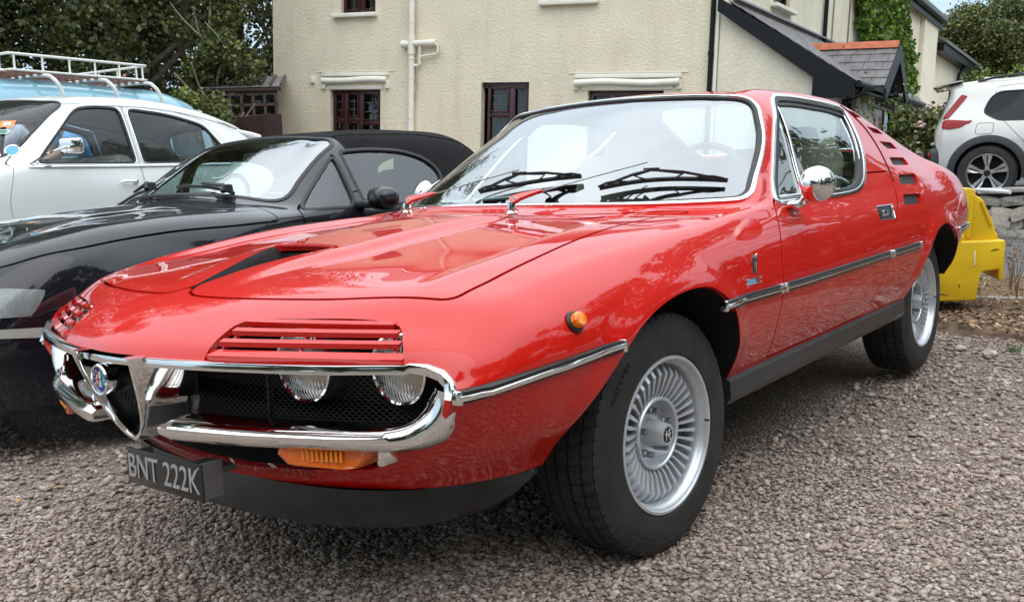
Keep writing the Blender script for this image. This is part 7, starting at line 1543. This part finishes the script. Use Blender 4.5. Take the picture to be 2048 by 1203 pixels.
strip_poly(-2.5,14,.05,4.2,.016,'road',M_ASPH)
V=[];F=[]
for a in (-2.5,14): 
    for n_,z in ((-.30,.0),(-.30,.50),(-14,.62),(-14,0)): p=wl0+ud*a+nd*n_; V.append((p[0],p[1],z))
o=mesh('upper_road',V,[(1,5,6,2),(0,4,5,1),(0,1,2,3),(7,6,5,4)],M_ASPH,smooth=False); o['kind']='structure'
M_ST,n,b=nodes_mat('wall_stone'); b.inputs['Roughness'].default_value=.92; g=n.nodes.new('ShaderNodeObjectInfo'); r=ramp(n,[(0,(.28,.26,.235)),(.4,(.42,.38,.33)),(.75,(.52,.46,.38)),(1,(.55,.40,.27))]); co=n.nodes.new('ShaderNodeTexCoord'); nz=n.nodes.new('ShaderNodeTexNoise'); nz.inputs['Scale'].default_value=9; nz.inputs['Detail'].default_value=8; n.links.new(co.outputs['Object'],nz.inputs[0]); mr_=n.nodes.new('ShaderNodeMapRange'); mr_.inputs['From Min'].default_value=.3; mr_.inputs['From Max'].default_value=.7; mr_.inputs['To Min'].default_value=.55; mr_.inputs['To Max'].default_value=1.4; n.links.new(nz.outputs[0],mr_.inputs['Value']); sc=n.nodes.new('ShaderNodeVectorMath'); sc.operation='SCALE'; n.links.new(g.outputs['Random'],r.inputs[0]); n.links.new(r.outputs[0],sc.inputs[0]); n.links.new(mr_.outputs[0],sc.inputs['Scale']); n.links.new(sc.outputs[0],b.inputs['Base Color']); bp_=n.nodes.new('ShaderNodeBump'); bp_.inputs['Distance'].default_value=.03; bp_.inputs['Strength'].default_value=.8; n.links.new(nz.outputs[0],bp_.inputs['Height']); n.links.new(bp_.outputs[0],b.inputs['Normal'])
SWL_=thing('stone_wall','low rough stone retaining wall below the SUV','wall',(wl0[0],wl0[1],0),math.atan2(ud[1],ud[0]))
Rl=Matrix.Rotation(-math.atan2(ud[1],ud[0]),3,'Z'); sgn=1 if (Rl@Vector((nd[0],nd[1],0))).y>0 else -1
mb=MB(); mb.box((Lw/2,-sgn*.16,.25),(Lw,.26,.56)); mb.build('wall_core',mat('wall_mortar',(.075,.068,.06),rough=.95,bump=(30,.8,.02)),SWL_,smooth=False)
def stone_mesh(seed):
    q=np.random.RandomState(seed); bm=bmesh.new(); bmesh.ops.create_cube(bm,size=2); bmesh.ops.subdivide_edges(bm,edges=bm.edges[:],cuts=1,use_grid_fill=True)
    for v in bm.verts:
        c=v.co; l=max(abs(c.x),abs(c.y),abs(c.z)); s=c.length; c*= (.76+.24*l/s)*(1+q.uniform(-.13,.13)); 
    me=bpy.data.meshes.new('stone'); bm.to_mesh(me); bm.free(); me.materials.append(M_ST); return me
SM=[stone_mesh(k) for k in range(7)]
z=.045; k=0; rs=np.random.RandomState(11)
while z<.50:
    h=rs.uniform(.085,.115); x=rs.uniform(-.1,.05)
    while x<Lw:
        w=rs.uniform(.13,.30); hh=h*rs.uniform(.8,1.1); o=bpy.data.objects.new('stone',SM[rs.randint(7)]); COL.objects.link(o); o.parent=SWL_
        o.location=(x+w/2,sgn*rs.uniform(-.05,-.01),z+rs.uniform(-.01,.01)); o.scale=(w*.53,rs.uniform(.08,.13),hh*.68); o.rotation_euler=(rs.uniform(-.15,.15),rs.uniform(-.3,.3),rs.uniform(-.1,.1)); x+=w*.97; k+=1
        if k>290: break
    z+=h*1.28
    if k>290: break
x=0
while x<Lw: # flat capping stones
    w=rs.uniform(.25,.45); mb=MB(); mb.box((x+w/2,-sgn*.12,.545+rs.uniform(-.006,.006)),(w-.015,.40,.05),R=Matrix.Rotation(rs.uniform(-.02,.02),3,'X'),bev=.012); mb.build('coping_stone',M_ST,SWL_); x+=w
mb=MB(); mb.box((.0,0,0),(1,1,1)) if False else None
KB=thing('white_post_rail','low white painted kerb rail on top of the stone wall behind the yellow barrier','rail'); p=at(1955,379,10.2); q=at(2020,384,9.6); mb=MB(); mb.tube([tuple(p),tuple(q)],.02,8); mb.build('rail',M_WHITE,KB)
CN=thing('bollard','small black and white striped bollard left of the SUV','bollard',tuple(at(1843,330,12.4)))
for k2,(z0,z1,m_) in enumerate(((-.9,-.06,M_WHITE),(-.06,0,M_BLACK),(0,.05,M_WHITE),(.05,.085,M_BLACK))): mb=MB(); mb.tube([(0,0,z0),(0,0,z1)],.075-.006*k2,14); mb.build('bollard_band',m_,CN)
mb=MB(); mb.lathe([(0,.16),(.03,.15),(.06,.085)],14,Matrix.Rotation(math.radians(-90),4,'X')); mb.build('bollard_cap',M_BLACK,CN)
# verge: low bank of soil with litter
vg=[(4.15,.9),(4.0,.2),(3.55,-.45),(3.3,-1.05),(3.1,-1.7),(2.9,-2.6),(4.6,-3.6),(6.2,-2.2),(6.1,-.6),(5.6,.6),(5.2,1.4)]
M_SOIL=mat('litter_soil',(.145,.095,.065),rough=.98,noise=(7,.45,8),bump=(35,1,.03))
q=smoothloop([(a,b_) for a,b_ in vg],60); cq=np.array([4.7,-.9]); V=[];F=[]; rings_=[(1,-.012),(.93,.012),(.80,.030),(.5,.036),(.2,.036)]
for f,zz in rings_: 
    for p in q: pp=cq+(p-cq)*f; V.append((pp[0],pp[1],zz+.008*math.sin(pp[0]*9)+.006*math.cos(pp[1]*11)))
n_=60
for r in range(4):
    for k in range(n_): F.append((r*n_+k,r*n_+(k+1)%n_,(r+1)*n_+(k+1)%n_,(r+1)*n_+k))
V.append((cq[0],cq[1],.036)); F+=[(4*n_+k,4*n_+(k+1)%n_,5*n_) for k in range(n_)]
mesh('verge',V,F,M_SOIL)['kind']='structure'
def inpoly(x,y,P,s=1): return sdpoly(np.stack([x,y],1),cq+(P-cq)*s)<0
# leaf litter: thousands of curled leaves
k=17000; x=RNG.uniform(2.8,6.4,k); y=RNG.uniform(-3.6,1.5,k); ok=inpoly(x,y,q,.97); x=x[ok];y=y[ok];k=len(x)
a=RNG.uniform(0,6.28,k); s=RNG.uniform(.010,.028,k); t=RNG.uniform(-.6,.6,k); zc=.028+RNG.uniform(0,.02,k); ca,sa=np.cos(a),np.sin(a)
def lv(dx,dy,dz): return np.stack([x+s*(dx*ca-dy*sa),y+s*(dx*sa+dy*ca),zc+s*(dz+dx*t)],1)
V=np.stack([lv(-1,0,0),lv(0,.5,.25),lv(1,0,.05),lv(0,-.5,.3)],1).reshape(-1,3); i=np.arange(k)*4; T=np.concatenate([np.stack([i,i+1,i+2],1),np.stack([i,i+2,i+3],1)])
M_LIT,n,b=nodes_mat('litter_leaves'); g=n.nodes.new('ShaderNodeNewGeometry'); r=ramp(n,[(0,(.07,.04,.025)),(.35,(.17,.095,.05)),(.7,(.30,.19,.10)),(1,(.45,.33,.20))]); n.links.new(g.outputs['Random Per Island'],r.inputs[0]); n.links.new(r.outputs[0],b.inputs['Base Color']); b.inputs['Roughness'].default_value=.85
tag(mesh('leaf_litter',V,T,M_LIT,smooth=False),'brown fallen leaves and bark litter along the verge','leaf litter',kind='stuff')
# dry stalks
mb=MB(); 
for q_ in range(420):
    x=RNG.uniform(4.1,5.7); y=RNG.uniform(-1.5,.45) if q_%3 else RNG.uniform(-.9,-.2)
    L=RNG.uniform(.05,.22)*(1.5 if q_%7==0 else 1); a=RNG.uniform(0,6.28); ln=RNG.uniform(.4,1.6); p=[(x,y,.02),(x+L*.35*ln*math.cos(a),y+L*.35*ln*math.sin(a),.02+L*.6),(x+L*.8*ln*math.cos(a+.4),y+L*.8*ln*math.sin(a+.4),.02+L*(1.0 if ln<1 else .5))]
    mb.tube(capcurve(p,5),np.linspace(.0018,.0008,5),3)
M_DRY=mat('dry_straw',(.36,.25,.13),rough=.9,noise=(5,.3,3)); tag(mb.build('dry_grass',M_DRY,angle=80),'dry bleached grass and stalks on the verge by the yellow barrier','grass',kind='stuff')
for k,(x,y,h) in enumerate([(4.9,-.62,.42),(5.05,-.85,.34),(4.65,-.70,.36)]):
    t=thing('dry_weed',['tallest dead weed stem right of the yellow barrier','dead weed at the right edge of the verge','dead weed nearest the gravel beside the barrier'][k],'weed',(x,y,.02)); mb=MB()
    for r_ in range(5): a=r_*1.3+k; mb.tube(capcurve([(0,0,0),(.02*math.cos(a),.02*math.sin(a),h*.5),(.09*math.cos(a),.09*math.sin(a),h*(.7+.08*r_))],6),np.linspace(.003,.001,6),4)
    mb.build('stem',mat('dead_stem',(.16,.11,.07),rough=.9),t,angle=80); tag(leaves('seed_heads',[(.05*math.cos(r_*1.3+k),.05*math.sin(r_*1.3+k),h*.75) for r_ in range(5)],[(.05,.05,.08)]*5,[22]*5,.016,M_LIT,t),kind='stuff')
t=thing('grass_tuft','small green grass tuft at the right edge of the gravel','grass tuft',(3.05,-.98,0)); mb=MB()
for r_ in range(40): a=RNG.uniform(0,6.28); L=RNG.uniform(.02,.05); mb.tube([(0+.02*math.cos(a*3),.03*math.sin(a*2),0),(.03*math.cos(a),.04*math.sin(a),L)],[.0015,.0006],3)
tag(mb.build('blades',mat('grass_green',(.06,.14,.02),rough=.7),t,angle=80),kind='stuff')
for k,(x,y,s) in enumerate([(2.92,-.90,.035),(3.0,-.75,.028)]):
    bm=bmesh.new(); bmesh.ops.create_icosphere(bm,subdivisions=2,radius=1); q2=np.random.RandomState(k)
    for v in bm.verts: v.co=Vector((v.co.x*s*1.5,v.co.y*s,v.co.z*s*.5))*(1+q2.uniform(-.1,.1))
    me=bpy.data.meshes.new('rock'); bm.to_mesh(me); bm.free(); o=link('rock',me,mat('pale_rock',(.42,.40,.37),rough=.9) if k else M_ST); o.location=(x,y,.01); tag(o,['grey-brown flat rock at the right edge of the gravel','pale rock on the gravel before the verge'][k],'rock')
# kerb of concrete in front of the barrier
mb=MB(); a=atz(1880,607,0); b2=atz(2048,640,0)
V,F=sweep([(a[0]-.2,a[1]+.3,.02),(a[0]+.05,a[1]-.1,.02),(a[0]+.15,a[1]-.9,.02)],(0,0,1),[(-.03,-.05),(.03,-.05),(.03,.05),(-.03,.05)]); tag(mesh('kerb',V,F,mat('concrete_kerb',(.26,.25,.225),rough=.95,noise=(12,.2,5)),smooth=False),kind='structure')
# ================================================================ yellow plastic barrier
YB=thing('barrier','yellow moulded plastic road barrier behind the rear of the red coupe','barrier')
M_YEL=mat('yellow_polyethylene',(.72,.47,.012),rough=.42,noise=(4,.22,8),bump=(7,.25,.01))
# the face towards the viewer lies across the view; local x along the barrier, y depth
def_c=at(1935,604,5.75); fr_=_h if False else math.radians(37.793-26.5-90+14)
YB.location=(def_c[0],def_c[1],def_c[2]-.004); YB.rotation_euler=(0,0,fr_)
# outline in local x (to the right) and z
sc_=5.75/1945.5
def L2(px,py): return ((px-1935)*sc_*1.03,(604-py)*sc_)
front=[L2(1700,600),L2(1700,480),L2(1700,376),L2(1942,376),L2(1949,380),L2(1950,394),L2(1960,396),L2(1966,405),L2(1984,447),L2(1986,458),L2(1991,466),L2(1992,476),L2(2001,480),L2(1999,552),L2(1965,540),L2(1957,550),L2(1950,599),L2(1935,604)]
low=[L2(1700,604),L2(1700,483),L2(2001,480),L2(1998,560),L2(1990,560),L2(1990,538),L2(1962,542),L2(1957,552),L2(1950,600)]
up_=[L2(1700,486),L2(1700,376),L2(1940,376),L2(1948,379),L2(1951,392),L2(1961,396),L2(1967,408),L2(1983,445),L2(1986,460),L2(1992,470),L2(1992,486)]
def bevprism(name,poly,y0,y1,b,par):
    bm=bmesh.new(); vs=[bm.verts.new((p[0],y0,p[1])) for p in poly]; f=bm.faces.new(vs); r=bmesh.ops.extrude_face_region(bm,geom=[f]); 
    for v in [e for e in r['geom'] if isinstance(e,bmesh.types.BMVert)]: v.co.y=y1
    bmesh.ops.recalc_face_normals(bm,faces=bm.faces[:]); bmesh.ops.bevel(bm,geom=bm.edges[:],offset=b,segments=3,affect='EDGES',profile=.5,clamp_overlap=True)
    me=bpy.data.meshes.new(name); bm.to_mesh(me); bm.free(); me.polygons.foreach_set('use_smooth',[True]*len(me.polygons)); me.set_sharp_from_angle(angle=math.radians(40)); return link(name,me,M_YEL,par)
bevprism('barrier_base',low,0,.42,.014,YB); bevprism('barrier_top',up_,.06,.34,.012,YB)
mb=MB(); a=L2(1965,400);b3=L2(1983,450); mb.tube([(a[0]-.012,.052,a[1]-.01),(b3[0]-.012,.052,b3[1])],.010,6); a=L2(1946,392);b3=L2(1938,474); mb.tube([(a[0],.055,a[1]),(b3[0],.055,b3[1])],.012,6); mb.build('moulded_rib',M_YEL,YB)
for k_,(px_a,py_a,px_b,py_b) in enumerate(((1885,520,1905,524),(1918,566,1921,574),(1902,452,1930,449),(1975,500,1990,498),(1880,585,1900,588))):
    a=L2(px_a,py_a); b3=L2(px_b,py_b); mb=MB(); yy=-.002 if py_a>482 else .058; mb.tube([(a[0],yy,a[1]),((a[0]+b3[0])/2,yy,(a[1]+b3[1])/2+.004),(b3[0],yy,b3[1])],[.002,.0045,.0015],5); mb.build('scuff',mat('grimy_scuff',(.20,.14,.04),rough=.9),YB)
p=L2(1946,515); mb=MB(); mb.box((p[0],-.003,p[1]),(.010,.006,.085),bev=.002); mb.build('scrape',mat('scraped_plastic',(.75,.68,.45),rough=.8),YB)
# ================================================================ fence and conservatory on the left
M_FEN=mat('dark_stained_fence',(.038,.018,.016),rough=.7,noise=(6,.3,4)); M_CON=mat('brown_conservatory_frame',(.075,.035,.033),rough=.45)
FN=thing('fence','dark stained close-boarded fence left of the house corner','fence'); a=at(380,250,16.9); b4=at(564,250,16.3); v=b4-a; n=26
for k in range(n):
    p=a+v*(k+.5)/n; mb=MB(); mb.box((p[0],p[1],(at(470,238,16.6)[2])-.6),(.02,np.linalg.norm(v[:2])/n*.96,1.25),R=Matrix.Rotation(math.atan2(v[1],v[0])-math.pi/2,3,'Z')); mb.build('fence_board',M_FEN,FN,smooth=False)
cz=at(470,196,15.6); print('cons',cz)
CV=thing('conservatory','small brown-framed conservatory with pale ribbed roof left of the house','conservatory',(0,0,0))
A=at(412,190,17.4); Bq=at(552,190,17.6); v=(Bq-A); ln=np.linalg.norm(v[:2]); ang=math.atan2(v[1],v[0]); CV.location=(A[0],A[1],0); CV.rotation_euler=(0,0,ang)
zt=at(470,186,17.5)[2]; zb=0
print('CV',A,Bq,zt,zb,ln)
for k in range(7): x=ln*k/6; mb=MB(); mb.box((x,0,zt-.75),(.05,.05,1.5)); mb.build('post',M_CON,CV,smooth=False)
for z_ in (zt,zt-.22,zt-.42,zt-.62): mb=MB(); mb.box((ln/2,-.002,z_),(ln+.05,.046,.045)); mb.build('rail',M_CON,CV,smooth=False)
mb=MB(); mb.box((ln/2,-.04,zt+.05),(ln+.2,.10,.07),bev=.01); mb.build('eaves',M_CON,CV)
mb=MB(); mb.box((ln/2,.02,zt-.7),(ln,.006,1.3)); mb.build('glazing',glass_mat('dusty_glass',(.35,.36,.33),1.0,1.5),CV,smooth=False)
for y_ in (2.5,): mb=MB(); mb.box((ln/2,y_,zt-.6),(ln,.05,1.6)); mb.build('back_wall',mat('grey_room',(.10,.10,.095),rough=.9),CV,smooth=False)
V,F=prism_vf([(-.12,zt+.08),(1.6,zt+.42),(1.6,zt+.44),(-.12,zt+.10)],'x',-.1,ln+.1); mesh('roof',V,F,mat('polycarbonate',(.20,.19,.19),rough=.35),CV,smooth=False)
for k in range(9): x=-.1+(ln+.2)*k/8; mb=MB(); mb.tube([(x,-.13,zt+.115),(x,1.6,zt+.455)],.022,6); mb.build('roof_bar',M_CON,CV)
# ================================================================ PEOPLE between the white saloon and the van
def skin_mesh(name,verts,edges,radii,m_,par,sub=2):
    me=bpy.data.meshes.new(name); me.from_pydata(verts,edges,[]); o=bpy.data.objects.new(name,me); COL.objects.link(o)
    sk=o.modifiers.new('s','SKIN'); sk.use_smooth_shade=True; L=me.skin_vertices[0].data if me.skin_vertices else None
    if L is None: bpy.context.view_layer.objects.active=o; 
    if not me.skin_vertices: me.skin_vertices.new() if hasattr(me.skin_vertices,'new') else None
    L=me.skin_vertices[0].data
    for i,r in enumerate(radii): L[i].radius=r if isinstance(r,tuple) else (r,r)
    L[0].use_root=True
    sb=o.modifiers.new('b','SUBSURF'); sb.levels=sub; sb.render_levels=sub
    dg=bpy.context.evaluated_depsgraph_get(); me2=bpy.data.meshes.new_from_object(o.evaluated_get(dg)); bpy.data.objects.remove(o)
    me2.materials.clear(); me2.polygons.foreach_set('use_smooth',[True]*len(me2.polygons)); return link(name,me2,m_,par)
M_SKIN=mat('skin',(.42,.24,.17),rough=.55); M_HAIR=mat('dark_hair',(.02,.015,.012),rough=.8,bump=(200,.5,.003)); M_GHAIR=mat('grey_hair',(.20,.19,.18),rough=.8,bump=(200,.5,.003))
def person(label,loc,rz,shirt,trousers,hair,lean=.9,sway=0):
    P=thing('person',label,'person',loc,rz); hip=Vector((0,0,.93)); d=Vector((math.sin(lean),0,math.cos(lean)))
    w_=hip+d*.18; ch=hip+d*.36; nk=hip+d*.50; n2=nk+Vector((math.sin(lean+.25),0,math.cos(lean+.25)))*.09; h1=n2+Vector((math.sin(lean+.5),0,math.cos(lean+.5)))*.10; h2=h1+Vector((math.sin(lean+.5),0,math.cos(lean+.5)))*.09
    V=[hip,w_,ch,nk,n2,h1,h2]; E=[(0,1),(1,2),(2,3),(3,4),(4,5),(5,6)]; R=[(.155,.12),(.14,.105),(.165,.115),(.07,.07),(.055,.055),(.085,.095),(.07,.075)]
    arms=[]
    for s in (-1,1):
        sh=ch+d*.10+Vector((0,s*.185,0)); el=sh+Vector((.16,s*.05,-.22)); wr=el+Vector((.19,-s*.03,-.10)); hd=wr+Vector((.07,0,-.035))
        i=len(V); V+=[sh,el,wr,hd]; E+=[(2,i),(i,i+1),(i+1,i+2),(i+2,i+3)]; R+=[.062,.045,.030,(.040,.018)]; arms.append((sh,el,wr,hd))
        for k in range(5):
            j=len(V); o=Vector((.018,(k-2)*.016*s,-.004)); L=[.045,.062,.068,.062,.050][k] 
            if k==0: o=Vector((-.01,s*-.038,-.006))
            V+=[hd+o,hd+o+Vector((L*.6,0 if k else -s*.012,-L*.35)),hd+o+Vector((L*.85,0 if k else -s*.016,-L*.8))]; E+=[(i+3,j),(j,j+1),(j+1,j+2)]; R+=[.009,.008,.007]
        kn=Vector((.04+.06*(s>0),s*.11,.50)); an=Vector((-.03+.12*(s>0),s*.12,.09)); to=an+Vector((.16,s*.02,-.05)); i=len(V); V+=[hip+Vector((0,s*.10,-.06)),kn,an,to]; E+=[(0,i),(i,i+1),(i+1,i+2),(i+2,i+3)]; R+=[.095,.062,.042,(.045,.03)]
    skin_mesh('body',[tuple(v) for v in V],E,R,M_SKIN,P)
    SV=[hip+Vector((0,0,.0)),w_,ch,nk-d*.04];SE=[(0,1),(1,2),(2,3)];SR=[(.172,.137),(.158,.122),(.180,.132),.085]
    for s,a in ((-1,arms[0]),(1,arms[1])): i=len(SV); SV+=[a[0],a[0]*.35+a[1]*.65]; SE+=[(2,i),(i,i+1)]; SR+=[.078,.066]
    skin_mesh('shirt',[tuple(v) for v in SV],SE,SR,shirt,P)
    TV=[hip+Vector((0,0,.03))];TE=[];TR=[(.168,.135)]
    for s in (-1,1): i=len(TV); TV+=[hip+Vector((0,s*.10,-.07)),Vector((.04+.06*(s>0),s*.11,.50)),Vector((-.03+.12*(s>0),s*.12,.10))]; TE+=[(0,i),(i,i+1),(i+1,i+2)]; TR+=[.110,.080,.065]
    skin_mesh('trousers',[tuple(v) for v in TV],TE,TR,trousers,P)
    skin_mesh('hair',[tuple(h1+Vector((-.02,0,.035))),tuple(h2+Vector((-.015,0,.03)))],[(0,1)],[.086,.078],hair,P)
    for s in (-1,1):
        mb=MB(); mb.box((-.03+.12*(s>0)+.08,s*.13,.045),(.27,.10,.09),bev=.035); mb.build('shoe',M_BLACK,P,angle=60)
    # face
    f=Vector((math.sin(lean+1.9),0,math.cos(lean+1.9))); c=(h1+h2)/2; mb=MB(); mb.tube([tuple(c+f*.085),tuple(c+f*.108+d*-.02),tuple(c+f*.09-d*.03)],.011,6); mb.build('nose',M_SKIN,P)
    for s in (-1,1): mb=MB(); mb.box(tuple(c+f*.088+d*.025+Vector((0,s*.03,0))),(.012,.022,.012),bev=.004); mb.build('eye',M_HAIR,P); mb=MB(); mb.box(tuple(c+Vector((0,s*.088,0))),(.03,.015,.05),bev=.006); mb.build('ear',M_SKIN,P)
    mb=MB(); mb.box(tuple(c+f*.086-d*.045),(.012,.045,.010),bev=.004); mb.build('mouth',mat('lips',(.35,.12,.10),rough=.5),P)
    return P
person('person in a grey T-shirt leaning over, seen through the windscreen of the white saloon',(1.78,6.78,.22),math.radians(20),mat('grey_tshirt',(.33,.36,.42),rough=.9,bump=(8,.4,.02)),mat('dark_jeans',(.03,.035,.05),rough=.9),M_GHAIR,lean=.75)
person('person in a sky-blue polo shirt bending forward behind the front door of the white saloon',(2.95,6.78,.24),math.radians(168),mat('sky_blue_polo',(.16,.40,.72),rough=.9,bump=(8,.4,.02)),mat('navy_trousers',(.02,.022,.035),rough=.9),M_HAIR,lean=.70)
